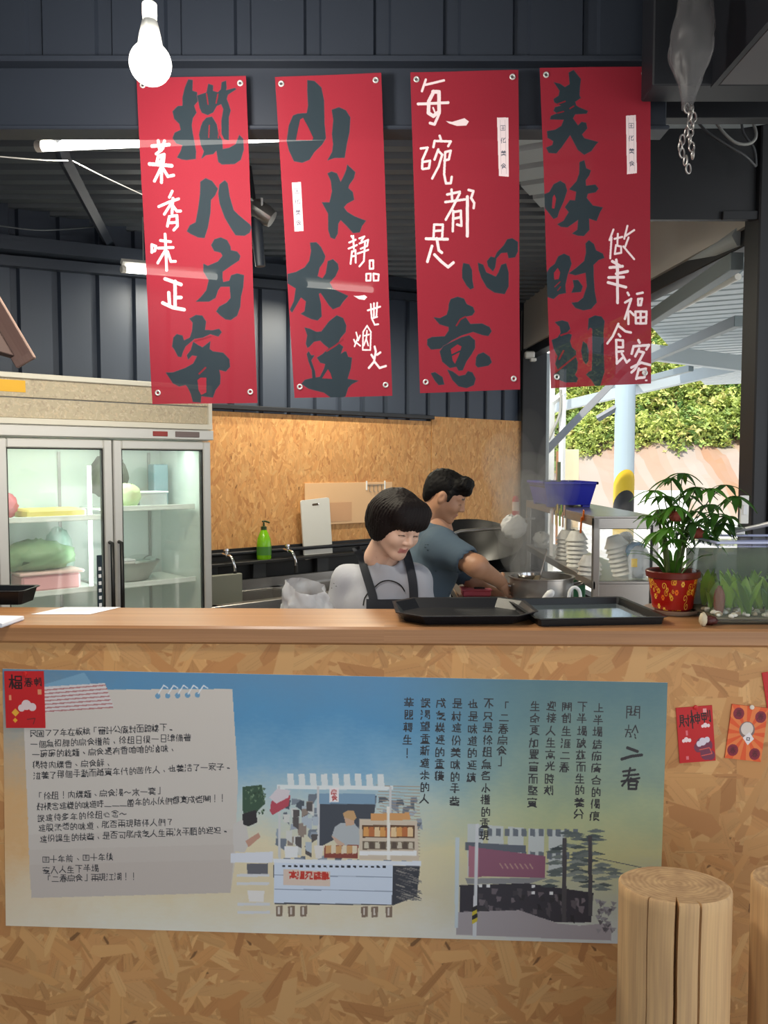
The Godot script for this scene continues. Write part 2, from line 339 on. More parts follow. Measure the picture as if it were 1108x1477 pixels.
func fill_poly(im: Image, pts: PackedVector2Array, c: Color) -> void:
	var lo := pts[0].y
	var hi := pts[0].y
	for p in pts:
		lo = minf(lo, p.y)
		hi = maxf(hi, p.y)
	for y in range(maxi(0, floori(lo)), mini(im.get_height() - 1, ceili(hi)) + 1):
		var xs := []
		var yy := y + 0.5
		for i in pts.size():
			var a := pts[i]
			var b := pts[(i + 1) % pts.size()]
			if (a.y <= yy) != (b.y <= yy):
				xs.append(a.x + (yy - a.y) / (b.y - a.y) * (b.x - a.x))
		xs.sort()
		for i in range(0, xs.size() - 1, 2):
			var x0: int = roundi(xs[i])
			im.fill_rect(Rect2i(x0, y, maxi(1, roundi(xs[i + 1]) - x0), 1), c)

func write_line(im: Image, text: String, a: Vector2, b: Vector2, size: float, w: float, c: Color) -> void:
	var n := text.length()
	for i in n:
		if text[i] == " ":
			continue
		var p := a.lerp(b, 0.0 if n < 2 else float(i) / (n - 1))
		var wob := Vector2(rng.randf_range(-0.04, 0.04), rng.randf_range(-0.05, 0.05)) * size
		var all := []
		strokes_of(text[i], Rect2(p + wob - Vector2(size, size) * 0.5, Vector2(size, size)), all)
		for s in all:
			pen(im, s, w, c)
# ---------- where a pixel of the 1108 x 1477 frame points ----------
func ray(x: float, y: float) -> Vector3:
	return Vector3((x - 554.0) / F, (738.5 - y) / F, -1.0).rotated(Vector3.RIGHT, PITCH)

func at(x: float, y: float, depth: float) -> Vector3:
	var r := ray(x, y)
	return EYE + r * (depth / -r.z)

func at_y(x: float, y: float, h: float) -> Vector3:
	var r := ray(x, y)
	return EYE + r * ((h - EYE.y) / r.y)

func on_plane(x: float, y: float, o: Vector3, n: Vector3) -> Vector3:
	var r := ray(x, y)
	return EYE + r * ((o - EYE).dot(n) / r.dot(n))

# ---------- nodes ----------
func numbered(nm: String) -> String:
	if not taken.has(nm):
		taken[nm] = 0
		return nm
	taken[nm] += 1
	return "%s_%03d" % [nm, taken[nm]]

func tag(o: Node, label: String, category: String, group := "", kind := "") -> void:
	o.set_meta("label", label)
	if category:
		o.set_meta("category", category)
	if group:
		o.set_meta("group", group)
	if kind:
		o.set_meta("kind", kind)

func thing(nm: String, label: String, category: String, xf := Transform3D(), group := "") -> Node3D:
	var o := Node3D.new()
	o.name = numbered(nm)
	add_child(o)
	o.transform = xf
	tag(o, label, category, group)
	return o

func part(p: Node3D, nm: String, mesh: Mesh, m: Material, xf := Transform3D(), label := "") -> MeshInstance3D:
	var o := MeshInstance3D.new()
	o.name = nm
	o.mesh = mesh
	o.material_override = m
	o.transform = xf
	p.add_child(o, true)
	if label:
		o.set_meta("label", label)
	return o

func solo(nm: String, label: String, category: String, mesh: Mesh, m: Material, xf := Transform3D(), group := "") -> MeshInstance3D:
	var o := part(self, numbered(nm), mesh, m, xf)
	tag(o, label, category, group)
	return o

func struct(nm: String, label: String, mesh: Mesh, m: Material, xf := Transform3D()) -> MeshInstance3D:
	var o := part(self, numbered(nm), mesh, m, xf)
	tag(o, label, "", "", "structure")
	return o

func again(o: Node3D, xf: Transform3D, label := "") -> Node3D:
	var base := str(o.name)
	var c := o.duplicate()
	c.name = numbered(base)
	add_child(c)
	c.transform = xf
	if label:
		c.set_meta("label", label)
	return c

func tf(p: Vector3, yaw := 0.0, pitch := 0.0, roll := 0.0) -> Transform3D:
	return Transform3D(Basis.from_euler(Vector3(pitch, yaw, roll)), p)

# ---------- materials ----------
func mat(c: Color, rough := 0.7, metal := 0.0, spec := 0.5) -> StandardMaterial3D:
	var m := StandardMaterial3D.new()
	m.albedo_color = c
	m.roughness = rough
	m.metallic = metal
	m.metallic_specular = spec
	return m

func tmat(im: Image, rough := 0.7, scale := Vector2.ONE, bump := 0.0) -> StandardMaterial3D:
	var m := mat(Color.WHITE, rough)
	var t := ImageTexture.create_from_image(im)
	m.albedo_texture = t
	m.uv1_scale = Vector3(scale.x, scale.y, 1)
	if bump > 0:
		m.heightmap_enabled = true
		m.heightmap_texture = t
		m.heightmap_scale = bump
	return m

func glass(c: Color, a: float) -> StandardMaterial3D:
	var m := mat(Color(c.r, c.g, c.b, a), 0.03)
	m.transparency = BaseMaterial3D.TRANSPARENCY_ALPHA
	return m

func film(c: Color, a: float, rough := 0.4) -> StandardMaterial3D:
	var m := mat(Color(c.r, c.g, c.b, a), rough)
	m.transparency = BaseMaterial3D.TRANSPARENCY_ALPHA
	return m

func glow(c: Color, e: float) -> StandardMaterial3D:
	var m := mat(c, 0.5)
	m.emission_enabled = true
	m.emission = c
	m.emission_energy_multiplier = e
	return m

# ---------- shapes ----------
func begin() -> SurfaceTool:
	var st := SurfaceTool.new()
	st.begin(Mesh.PRIMITIVE_TRIANGLES)
	return st

func fin(st: SurfaceTool) -> ArrayMesh:
	st.generate_normals()
	return st.commit()

func tri(st: SurfaceTool, a: Vector3, b: Vector3, c: Vector3, out: Vector3, ua := Vector2.ZERO, ub := Vector2.ZERO, uc := Vector2.ZERO) -> void:
	var flip := (b - a).cross(c - a).dot(out) > 0
	st.set_uv(ua)
	st.add_vertex(a)
	if flip:
		st.set_uv(uc)
		st.add_vertex(c)
		st.set_uv(ub)
		st.add_vertex(b)
	else:
		st.set_uv(ub)
		st.add_vertex(b)
		st.set_uv(uc)
		st.add_vertex(c)

func quad(st: SurfaceTool, a: Vector3, b: Vector3, c: Vector3, d: Vector3, out: Vector3, ua := Vector2.ZERO, ub := Vector2.ZERO, uc := Vector2.ZERO, ud := Vector2.ZERO) -> void:
	tri(st, a, b, c, out, ua, ub, uc)
	tri(st, a, c, d, out, ua, uc, ud)

# box with chamfered edges; uv in metres on every face
func add_box(st: SurfaceTool, c: Vector3, s: Vector3, bev := 0.0, xf := Transform3D()) -> void:
	st.set_smooth_group(-1)
	var h := s * 0.5
	bev = minf(bev, minf(h.x, minf(h.y, h.z)) * 0.95)
	for ax in 3:
		var u := (ax + 1) % 3
		var v := (ax + 2) % 3
		if ax == 0:
			u = 2
			v = 1
		elif ax == 1:
			u = 0
			v = 2
		for sg in [-1.0, 1.0]:
			var p := []
			var uvs := []
			for q in [[-1, -1], [1, -1], [1, 1], [-1, 1]]:
				var w := Vector3.ZERO
				w[ax] = sg * h[ax]
				w[u] = q[0] * (h[u] - bev)
				w[v] = q[1] * (h[v] - bev)
				p.append(xf * (c + w))
				uvs.append(Vector2((c + w)[u], -(c + w)[v]))
			var o := Vector3.ZERO
			o[ax] = sg
			quad(st, p[0], p[1], p[2], p[3], xf.basis * o, uvs[0], uvs[1], uvs[2], uvs[3])
	if bev <= 0:
		return
	for ax in 3:
		var a1 := (ax + 1) % 3
		var a2 := (ax + 2) % 3
		for s1 in [-1.0, 1.0]:
			for s2 in [-1.0, 1.0]:
				var p := []
				var uvs := []
				for q in [[-1, 0], [1, 0], [1, 1], [-1, 1]]:
					var w := Vector3.ZERO
					w[ax] = q[0] * (h[ax] - bev)
					w[a1] = s1 * (h[a1] - (bev if q[1] else 0.0))
					w[a2] = s2 * (h[a2] - (0.0 if q[1] else bev))
					p.append(xf * (c + w))
					uvs.append(Vector2((c + w)[ax], -(c + w)[a2]))
				var o := Vector3.ZERO
				o[a1] = s1
				o[a2] = s2
				quad(st, p[0], p[1], p[2], p[3], xf.basis * o, uvs[0], uvs[1], uvs[2], uvs[3])
	for sx in [-1.0, 1.0]:
		for sy in [-1.0, 1.0]:
			for sz in [-1.0, 1.0]:
				var g := Vector3(sx, sy, sz)
				tri(st, xf * (c + g * Vector3(h.x, h.y - bev, h.z - bev)), xf * (c + g * Vector3(h.x - bev, h.y, h.z - bev)), xf * (c + g * Vector3(h.x - bev, h.y - bev, h.z)), xf.basis * g)

func box(s: Vector3, bev := 0.0, c := Vector3.ZERO) -> ArrayMesh:
	var st := begin()
	add_box(st, c, s, bev)
	return fin(st)

# box from corner to corner
func span(a: Vector3, b: Vector3, bev := 0.0) -> ArrayMesh:
	return box((b - a).abs(), bev, (a + b) * 0.5)

# profile of (radius, height) turned about y
func add_lathe(st: SurfaceTool, prof: Array, seg := 32, xf := Transform3D(), u_len := 1.0) -> void:
	var group := 0
	var len_at := 0.0
	for i in prof.size() - 1:
		var a: Vector2 = prof[i]
		var b: Vector2 = prof[i + 1]
		if i > 0:
			var before: Vector2 = prof[i] - prof[i - 1]
			if absf(before.angle_to(b - a)) > 0.7:
				group += 1
		st.set_smooth_group(group)
		var l2 := len_at + a.distance_to(b)
		for k in seg:
			var t0 := TAU * k / seg
			var t1 := TAU * (k + 1) / seg
			var d0 := Vector3(sin(t0), 0, cos(t0))
			var d1 := Vector3(sin(t1), 0, cos(t1))
			var dir := b - a
			var o := (d0 + d1) * dir.y + Vector3(0, -2.0 * dir.x, 0)
			var p := [d0 * a.x + Vector3(0, a.y, 0), d1 * a.x + Vector3(0, a.y, 0), d1 * b.x + Vector3(0, b.y, 0), d0 * b.x + Vector3(0, b.y, 0)]
			var uv := [Vector2(u_len * k / seg, len_at), Vector2(u_len * (k + 1) / seg, len_at), Vector2(u_len * (k + 1) / seg, l2), Vector2(u_len * k / seg, l2)]
			if a.x > 1e-6:
				tri(st, xf * p[0], xf * p[1], xf * p[2], xf.basis * o, uv[0], uv[1], uv[2])
			if b.x > 1e-6:
				tri(st, xf * p[0], xf * p[2], xf * p[3], xf.basis * o, uv[0], uv[2], uv[3])
		len_at = l2

func lathe(prof: Array, seg := 32, u_len := 1.0) -> ArrayMesh:
	var st := begin()
	add_lathe(st, prof, seg, Transform3D(), u_len)
	return fin(st)

# a tube along a path; radius a number or one for each point
func add_tube(st: SurfaceTool, path: Array, radius, seg := 10, cap := true) -> void:
	st.set_smooth_group(-1 if seg <= 4 else 0)
	var n := path.size()
	var side := Vector3.ZERO
	var rings := []
	for i in n:
		var d: Vector3 = (path[mini(i + 1, n - 1)] - path[maxi(i - 1, 0)]).normalized()
		if side == Vector3.ZERO:
			side = d.cross(Vector3.UP if absf(d.y) < 0.9 else Vector3.RIGHT).normalized()
		side = (side - d * side.dot(d)).normalized()
		var up := d.cross(side)
		var r: float = radius[i] if radius is Array else radius
		var ring := []
		for k in seg:
			var t := TAU * k / seg
			ring.append(path[i] + (side * cos(t) + up * sin(t)) * r)
		rings.append(ring)
	for i in n - 1:
		for k in seg:
			var k2 := (k + 1) % seg
			var mid: Vector3 = (path[i] + path[i + 1]) * 0.5
			quad(st, rings[i][k], rings[i][k2], rings[i + 1][k2], rings[i + 1][k], (rings[i][k] + rings[i + 1][k2]) * 0.5 - mid)
	if cap:
		st.set_smooth_group(1)
		for e in [0, n - 1]:
			var o: Vector3 = path[e] - path[1 if e == 0 else n - 2]
			for k in seg:
				tri(st, path[e], rings[e][k], rings[e][(k + 1) % seg], o)

# straight bar of width w and height h; longer at its ends by e0 and e1
func bar(a: Vector3, b: Vector3, w: float, h: float, e0 := 0.0, e1 := 0.0) -> ArrayMesh:
	var d := (b - a).normalized()
	a -= d * e0
	b += d * e1
	var x := d.cross(Vector3.UP).normalized()
	var st := begin()
	add_box(st, Vector3.ZERO, Vector3(w, h, a.distance_to(b)), 0.004, Transform3D(Basis(x, x.cross(d), -d), (a + b) * 0.5))
	return fin(st)

func tube(path: Array, radius, seg := 10) -> ArrayMesh:
	var st := begin()
	add_tube(st, path, radius, seg)
	return fin(st)

# smooth curve through points
func curve(pts: Array, n: int) -> Array:
	var out := []
	for i in n + 1:
		var t := float(i) / n * (pts.size() - 1)
		var k := mini(int(t), pts.size() - 2)
		var a: Vector3 = pts[maxi(k - 1, 0)]
		var b: Vector3 = pts[k]
		var c: Vector3 = pts[k + 1]
		var d: Vector3 = pts[mini(k + 2, pts.size() - 1)]
		out.append(b.cubic_interpolate(c, a, d, t - k))
	return out

# flat outline in x, y pulled out along z from z0 to z1
func add_plate(st: SurfaceTool, pts: PackedVector2Array, z0: float, z1: float, xf := Transform3D()) -> void:
	st.set_smooth_group(-1)
	var ids := Geometry2D.triangulate_polygon(pts)
	for i in range(0, ids.size(), 3):
		var a := pts[ids[i]]
		var b := pts[ids[i + 1]]
		var c := pts[ids[i + 2]]
		for z in [z0, z1]:
			tri(st, xf * Vector3(a.x, a.y, z), xf * Vector3(b.x, b.y, z), xf * Vector3(c.x, c.y, z), xf.basis * Vector3(0, 0, z - (z0 + z1) * 0.5), a * Vector2(1, -1), b * Vector2(1, -1), c * Vector2(1, -1))
	var turn := 0.0
	for i in pts.size():
		turn += pts[i].cross(pts[(i + 1) % pts.size()])
	for i in pts.size():
		var a := pts[i]
		var b := pts[(i + 1) % pts.size()]
		var o := Vector2(b.y - a.y, a.x - b.x) * signf(turn)
		quad(st, xf * Vector3(a.x, a.y, z0), xf * Vector3(b.x, b.y, z0), xf * Vector3(b.x, b.y, z1), xf * Vector3(a.x, a.y, z1), xf.basis * Vector3(o.x, o.y, 0), Vector2(0, z0), Vector2(a.distance_to(b), z0), Vector2(a.distance_to(b), z1), Vector2(0, z1))

func plate(pts: PackedVector2Array, z0: float, z1: float) -> ArrayMesh:
	var st := begin()
	add_plate(st, pts, z0, z1)
	return fin(st)

func rounded(w: float, h: float, r: float, n := 5) -> PackedVector2Array:
	var out := PackedVector2Array()
	for q in 4:
		var c := Vector2((w / 2 - r) * (1 if q in [0, 3] else -1), (h / 2 - r) * (1 if q in [0, 1] else -1))
		for k in n + 1:
			var t := PI / 2 * (q + float(k) / n)
			out.append(c + Vector2(cos(t), sin(t)) * r)
	return out

# sheet f(u, v) -> point, u and v from 0 to 1
func add_sheet(st: SurfaceTool, f: Callable, nu: int, nv: int, out := Vector3.ZERO, uv_scale := Vector2.ONE) -> void:
	st.set_smooth_group(0)
	for i in nu:
		for j in nv:
			var q := []
			var uv := []
			for e in [[0, 0], [1, 0], [1, 1], [0, 1]]:
				var w := Vector2(float(i + e[0]) / nu, float(j + e[1]) / nv)
				q.append(f.call(w.x, w.y))
				uv.append(w * uv_scale)
			var o := out
			if o == Vector3.ZERO:
				o = -((q[1] - q[0]).cross(q[3] - q[0]))
			quad(st, q[0], q[1], q[2], q[3], o, uv[0], uv[1], uv[2], uv[3])

func sheet(f: Callable, nu: int, nv: int, out := Vector3.ZERO, uv_scale := Vector2.ONE) -> ArrayMesh:
	var st := begin()
	add_sheet(st, f, nu, nv, out, uv_scale)
	return fin(st)

# ribbed steel sheet: the section (along, depth) repeated along x, height along y
func ribbed(section: Array, pitch: float, length: float, height: float, back := 0.05) -> ArrayMesh:
	var st := begin()
	st.set_smooth_group(-1)
	var n := ceili(length / pitch)
	for k in n:
		for i in section.size() - 1:
			var a: Vector2 = section[i] + Vector2(k * pitch, 0)
			var b: Vector2 = section[i + 1] + Vector2(k * pitch, 0)
			if a.x >= length:
				continue
			b.x = minf(b.x, length)
			quad(st, Vector3(a.x, 0, a.y), Vector3(b.x, 0, b.y), Vector3(b.x, height, b.y), Vector3(a.x, height, a.y), Vector3(a.y - b.y, 0, b.x - a.x), Vector2(a.x, 0), Vector2(b.x, 0), Vector2(b.x, height), Vector2(a.x, height))
	add_box(st, Vector3(length / 2, height / 2, -back - 0.02), Vector3(length, height, 0.04))
	return fin(st)

# ---------- bodies: tapered capsules and ellipsoids joined smoothly, meshed as surface nets ----------
# each piece: [taken away?, ellipsoid?, a, b, ra, rb, softness]
func cap(a: Vector3, b: Vector3, ra: float, rb: float, k := 0.03) -> Array:
	return [false, false, a, b, ra, rb, k]

func ell(c: Vector3, r: Vector3, k := 0.03) -> Array:
	return [false, true, c, r, 0.0, 0.0, k]

func cut(p: Array) -> Array:
	p[0] = true
	return p

func dist1(q: Array, p: Vector3) -> float:
	if q[1]:
		var r: Vector3 = q[3]
		var w: Vector3 = (p - q[2]) / r
		var k0 := w.length()
		var k1 := (w / r).length()
		return k0 * (k0 - 1.0) / maxf(k1, 1e-6)
	var ab: Vector3 = q[3] - q[2]
	var t := clampf((p - q[2]).dot(ab) / maxf(ab.length_squared(), 1e-9), 0.0, 1.0)
	return p.distance_to(q[2] + ab * t) - lerpf(q[4], q[5], t)

func field(list: Array, p: Vector3) -> float:
	var d := 1e3
	for q in list:
		var x := dist1(q, p)
		var k: float = q[6]
		if q[0]:
			x = -x
			var h := maxf(k - absf(d - x), 0.0) / k
			d = maxf(d, x) + h * h * k * 0.25
		else:
			var h := maxf(k - absf(d - x), 0.0) / k
			d = minf(d, x) - h * h * k * 0.25
	return d

func add_body(st: SurfaceTool, list: Array, cell: float, xf := Transform3D(), paint = null, rough = null) -> void:
	st.set_smooth_group(0)
	var lo := Vector3.ONE * 1e3
	var hi := -lo
	for q in list:
		if q[0]:
			continue
		if q[1]:
			lo = lo.min(q[2] - q[3])
			hi = hi.max(q[2] + q[3])
		else:
			var r: Vector3 = Vector3.ONE * maxf(q[4], q[5])
			lo = lo.min(q[2] - r).min(q[3] - r)
			hi = hi.max(q[2] + r).max(q[3] + r)
	lo -= Vector3.ONE * cell * 3
	hi += Vector3.ONE * cell * 3
	var B := 6
	var n := Vector3i(((hi - lo) / (cell * B)).ceil()) * B + Vector3i.ONE
	var val := PackedFloat32Array()
	val.resize(n.x * n.y * n.z)
	val.fill(1.0)
	var half := cell * B * 0.5
	for bx in range(0, n.x - 1, B):
		for by in range(0, n.y - 1, B):
			for bz in range(0, n.z - 1, B):
				var mid := lo + Vector3(bx, by, bz) * cell + Vector3.ONE * half
				var d := field(list, mid)
				var near := absf(d) < half * 1.9 + 0.012
				var few := []
				if near:
					for q in list:
						if q[0] or dist1(q, mid) < half * 2.0 + 0.05:
							few.append(q)
				for i in B + 1:
					for j in B + 1:
						for k in B + 1:
							var id := ((bx + i) * n.y + by + j) * n.z + bz + k
							if near:
								var p := lo + Vector3(bx + i, by + j, bz + k) * cell
								var v := field(few, p)
								if rough != null:
									v += rough.call(p)
								val[id] = v
							elif d < 0:
								val[id] = -1.0
	var spot := {}
	var sx := n.y * n.z
	var sy := n.z
	for x in n.x - 1:
		for y in n.y - 1:
			for z in n.z - 1:
				var id := x * sx + y * sy + z
				var s0 := val[id] < 0
				var c := [val[id], val[id + 1], val[id + sy], val[id + sy + 1], val[id + sx], val[id + sx + 1], val[id + sx + sy], val[id + sx + sy + 1]]
				var mixed := false
				for v in c:
					if (v < 0) != s0:
						mixed = true
						break
				if not mixed:
					continue
				var sum := Vector3.ZERO
				var m := 0
				for e in [[0, 1], [2, 3], [4, 5], [6, 7], [0, 2], [1, 3], [4, 6], [5, 7], [0, 4], [1, 5], [2, 6], [3, 7]]:
					var a: float = c[e[0]]
					var b: float = c[e[1]]
					if (a < 0) != (b < 0):
						var t := a / (a - b)
						var pa := Vector3(e[0] >> 2, (e[0] >> 1) & 1, e[0] & 1)
						var pb := Vector3(e[1] >> 2, (e[1] >> 1) & 1, e[1] & 1)
						sum += pa.lerp(pb, t)
						m += 1
				spot[id] = lo + (Vector3(x, y, z) + sum / m) * cell
	for id in spot:
		var z: int = id % n.z
		var y: int = (id / n.z) % n.y
		var x: int = id / sx
		var v0 := val[id]
		for ax in 3:
			var step: int = [sx, sy, 1][ax]
			if (v0 < 0) == (val[id + step] < 0):
				continue
			var o1: int = [sy, sx, sx][ax]
			var o2: int = [1, 1, sy][ax]
			if [y, x, x][ax] == 0 or [z, z, y][ax] == 0:
				continue
			var q := [id, id - o1, id - o1 - o2, id - o2]
			if not (spot.has(q[1]) and spot.has(q[2]) and spot.has(q[3])):
				continue
			var out := Vector3.ZERO
			out[ax] = 1.0 if v0 < 0 else -1.0
			for t3 in [[0, 1, 2], [0, 2, 3]]:
				var a: Vector3 = spot[q[t3[0]]]
				var b: Vector3 = spot[q[t3[1]]]
				var c: Vector3 = spot[q[t3[2]]]
				if (b - a).cross(c - a).dot(out) > 0:
					var w := b
					b = c
					c = w
				for p in [a, b, c]:
					if paint != null:
						st.set_color(paint.call(p))
					st.add_vertex(xf * p)

func body(list: Array, cell: float, xf := Transform3D(), paint = null, rough = null) -> ArrayMesh:
	var st := begin()
	add_body(st, list, cell, xf, paint, rough)
	return fin(st)

# pieces of a hand: wrist, direction of the fingers, direction of the thumb's side, closing 0..1
func hand(w: Vector3, dir: Vector3, thumb: Vector3, curl: float) -> Array:
	dir = dir.normalized()
	thumb = (thumb - dir * thumb.dot(dir)).normalized()
	var palm := dir.cross(thumb)
	var out := [cap(w - dir * 0.03, w + dir * 0.02, 0.026, 0.026, 0.02), cap(w + dir * 0.03 + thumb * 0.018, w + dir * 0.075 + thumb * 0.024, 0.017, 0.013, 0.02), cap(w + dir * 0.03 - thumb * 0.016, w + dir * 0.07 - thumb * 0.026, 0.016, 0.012, 0.02), cap(w + dir * 0.03, w + dir * 0.075, 0.017, 0.013, 0.02)]
	var lens := [0.070, 0.078, 0.072, 0.057]
	for f in 4:
		var p := w + dir * 0.082 + thumb * (0.030 - 0.0195 * f)
		var d := (dir + thumb * (0.10 - 0.07 * f)).normalized()
		var r := 0.0088
		for j in 3:
			d = d.rotated(thumb, -curl * [0.5, 0.8, 0.6][j] * signf(palm.dot(dir.cross(thumb)))).normalized()
			var q: Vector3 = p + d * lens[f] * [0.45, 0.32, 0.23][j]
			out.append(cap(p, q, r, r - 0.0008, 0.004))
			p = q
			r -= 0.0008
	var t0 := w + dir * 0.022 + thumb * 0.022
	var t1 := t0 + (dir * 0.6 + thumb).normalized() * 0.042
	var t2 := t1 + (dir + thumb * 0.5 - palm * curl).normalized() * 0.032
	out.append(cap(t0, t1, 0.012, 0.0105, 0.012))
	out.append(cap(t1, t2, 0.0105, 0.0085, 0.005))
	return out
# ---------- computed textures ----------
func noise(freq: float, sd: int, oct := 3) -> FastNoiseLite:
	var n := FastNoiseLite.new()
	n.noise_type = FastNoiseLite.TYPE_SIMPLEX_SMOOTH
	n.frequency = freq
	n.seed = sd
	n.fractal_octaves = oct
	return n

# pressed wood strands: chips of many tones laid at random angles; wraps round at its edges
func strand_board(size: int, tones: Array, count: int, l0: float, l1: float, sd: int, tilt := 9.0) -> Image:
	var im := Image.create(size, size, false, Image.FORMAT_RGB8)
	var r := RandomNumberGenerator.new()
	r.seed = sd
	im.fill(tones[0])
	for k in count:
		var c: Color = tones[r.randi() % tones.size()]
		c = c.lerp(tones[r.randi() % tones.size()], r.randf() * 0.6)
		var v := r.randf_range(0.95, 1.05)
		c = Color(c.r * v, c.g * v, c.b * v)
		var l := r.randf_range(l0, l1)
		var w := l * r.randf_range(0.12, 0.42)
		if r.randf() < 0.03:
			c = tones[tones.size() - 1].darkened(0.28)
			l *= 0.35
			w *= 0.35
		var t := r.randf() * PI if tilt > 5 else PI / 2 + r.randfn() * tilt
		var d := Vector2(cos(t), sin(t))
		var n := Vector2(-d.y, d.x)
		var p := Vector2(r.randf(), r.randf()) * size
		var pts := PackedVector2Array([-d * l * 0.5 - n * w * 0.3, -d * l * 0.35 + n * w * r.randf_range(0.2, 0.5), d * l * 0.4 + n * w * 0.45, d * l * 0.5 - n * w * 0.1, d * l * 0.25 - n * w * 0.5])
		for ox in [0, -size]:
			for oy in [0, -size]:
				if (ox and p.x < size - l) or (oy and p.y < size - l):
					continue
				var q := PackedVector2Array()
				for e in pts:
					q.append(p + e + Vector2(ox, oy))
				fill_poly(im, q, c)
				if r.randf() < 0.7:
					for s in r.randi_range(1, 3):
						var o := n * w * r.randf_range(-0.35, 0.35) + Vector2(ox, oy)
						pen(im, PackedVector2Array([p + o - d * l * 0.4, p + o + d * l * 0.38]), 1.0, c.darkened(r.randf_range(0.04, 0.14)))
	im.resize(int(size * 0.55), int(size * 0.55), Image.INTERPOLATE_BILINEAR)
	im.resize(size, size, Image.INTERPOLATE_BILINEAR)
	return im

# long grain: fine streaks along u over broad bands
func grain(w: int, h: int, a: Color, b: Color, sd: int, stretch := 14.0, bands := 1.0) -> Image:
	var im := Image.create(w, h, false, Image.FORMAT_RGB8)
	var n1 := noise(0.02 * bands, sd, 3)
	var n2 := noise(0.12, sd + 1, 2)
	for y in h:
		for x in w:
			var f := 0.5 + 0.45 * n1.get_noise_2d(x / stretch, y * 1.6) + 0.28 * n2.get_noise_2d(x / stretch * 0.5, y * 2.2)
			im.set_pixel(x, y, a.lerp(b, clampf(f, 0, 1)))
	return im

func speckle(size: int, base: Color, tones: Array, count: int, sd: int, r0: float, r1: float) -> Image:
	var im := Image.create(size, size, false, Image.FORMAT_RGB8)
	im.fill(base)
	var r := RandomNumberGenerator.new()
	r.seed = sd
	for k in count:
		var p := Vector2(r.randf(), r.randf()) * size
		var t := r.randf() * PI
		var l := r.randf_range(r0, r1)
		var c: Color = tones[r.randi() % tones.size()]
		pen(im, PackedVector2Array([p, p + Vector2(cos(t), sin(t)) * l]), r.randf_range(1.0, 3.0), base.lerp(c, r.randf_range(0.3, 1.0)))
	return im

func mottle(size: int, a: Color, b: Color, freq: float, sd: int, oct := 4) -> Image:
	var im := Image.create(size, size, false, Image.FORMAT_RGB8)
	var n := noise(freq, sd, oct)
	for y in size:
		for x in size:
			im.set_pixel(x, y, a.lerp(b, clampf(0.5 + 0.8 * n.get_noise_2d(x, y), 0, 1)))
	return im

func banner_print(k: int) -> Image:
	var im := Image.create(434, 1260, false, Image.FORMAT_RGB8)
	var s := 1.4
	var red := Color(0.565, 0.145, 0.205)
	im.fill(red)
	var n := noise(0.9, 20 + k, 1)
	for y in range(0, 1260, 2):
		for x in range(0, 434, 2):
			var v := 1.0 + 0.025 * n.get_noise_2d(x, y)
			im.fill_rect(Rect2i(x, y, 2, 2), Color(red.r * v, red.g * v, red.b * v))
	var ink := Color(0.155, 0.20, 0.235)
	var white := Color(0.93, 0.86, 0.88)
	var d: Dictionary = BANNER_PRINT[k]
	for e in [["dark", ink, false], ["red", red, false], ["rline", red.darkened(0.15), true], ["dline", ink, true], ["white", white, false], ["wline", white, true]]:
		for v in d.get(e[0], []):
			var pts := PackedVector2Array()
			for i in range(1 if e[2] else 0, v.size() - 1, 2):
				pts.append(Vector2(v[i], v[i + 1]) * s)
			if e[0] == "dark":
				var rim := pts.duplicate()
				rim.append(pts[0])
				pen(im, rim, 3.2, Color(0.40, 0.24, 0.29))
			if e[2]:
				pen(im, pts, v[0] * s * 0.98, e[1])
			else:
				fill_poly(im, pts, e[1])
	# the small upright stamp: four signs inside a thin frame
	var stamps := {1: Rect2(0, 0, 0, 0)}
	for v in d["white"]:
		if v.size() == 8 and absf(v[7] - v[1]) > 60:
			var c := (Vector2(v[0], v[1]) + Vector2(v[2], v[3])) * 0.5 * s
			var e2 := (Vector2(v[4], v[5]) + Vector2(v[6], v[7])) * 0.5 * s
			var grey := Color(0.32, 0.33, 0.40)
			write_line(im, "中化美食", c.lerp(e2, 0.17), c.lerp(e2, 0.83), 20, 2.0, grey)
			for sx in [-10.0, 10.0]:
				pen(im, PackedVector2Array([c.lerp(e2, 0.04) + Vector2(sx, 0), c.lerp(e2, 0.96) + Vector2(sx, 0)]), 1.2, Color(0.7, 0.62, 0.66))
	return im

# ---------- the long poster (drawn in the photograph's millimetre-like units, 960 x 370) ----------
func pp(x: float, y: float) -> Vector2:
	return Vector2(x - 10.0 + (y - 965.0) * 0.0216, y - 965.0 - (x - 10.0) * 0.0195) * 2.1

func pq(im: Image, c: Color, v: Array) -> void:
	var pts := PackedVector2Array()
	for i in range(0, v.size() - 1, 2):
		pts.append(pp(v[i], v[i + 1]))
	fill_poly(im, pts, c)

# the same from the enlarged views of the cart and of the street
func cart(im: Image, c: Color, v: Array) -> void:
	for i in range(0, v.size() - 1, 2):
		v[i] = 330.0 + v[i] / 3.358
		v[i + 1] = 950.0 + v[i + 1] / 3.358
	pq(im, c, v)

func road(im: Image, c: Color, v: Array) -> void:
	for i in range(0, v.size() - 1, 2):
		v[i] = 620.0 + v[i] / 3.078
		v[i + 1] = 1150.0 + v[i + 1] / 3.078
	pq(im, c, v)

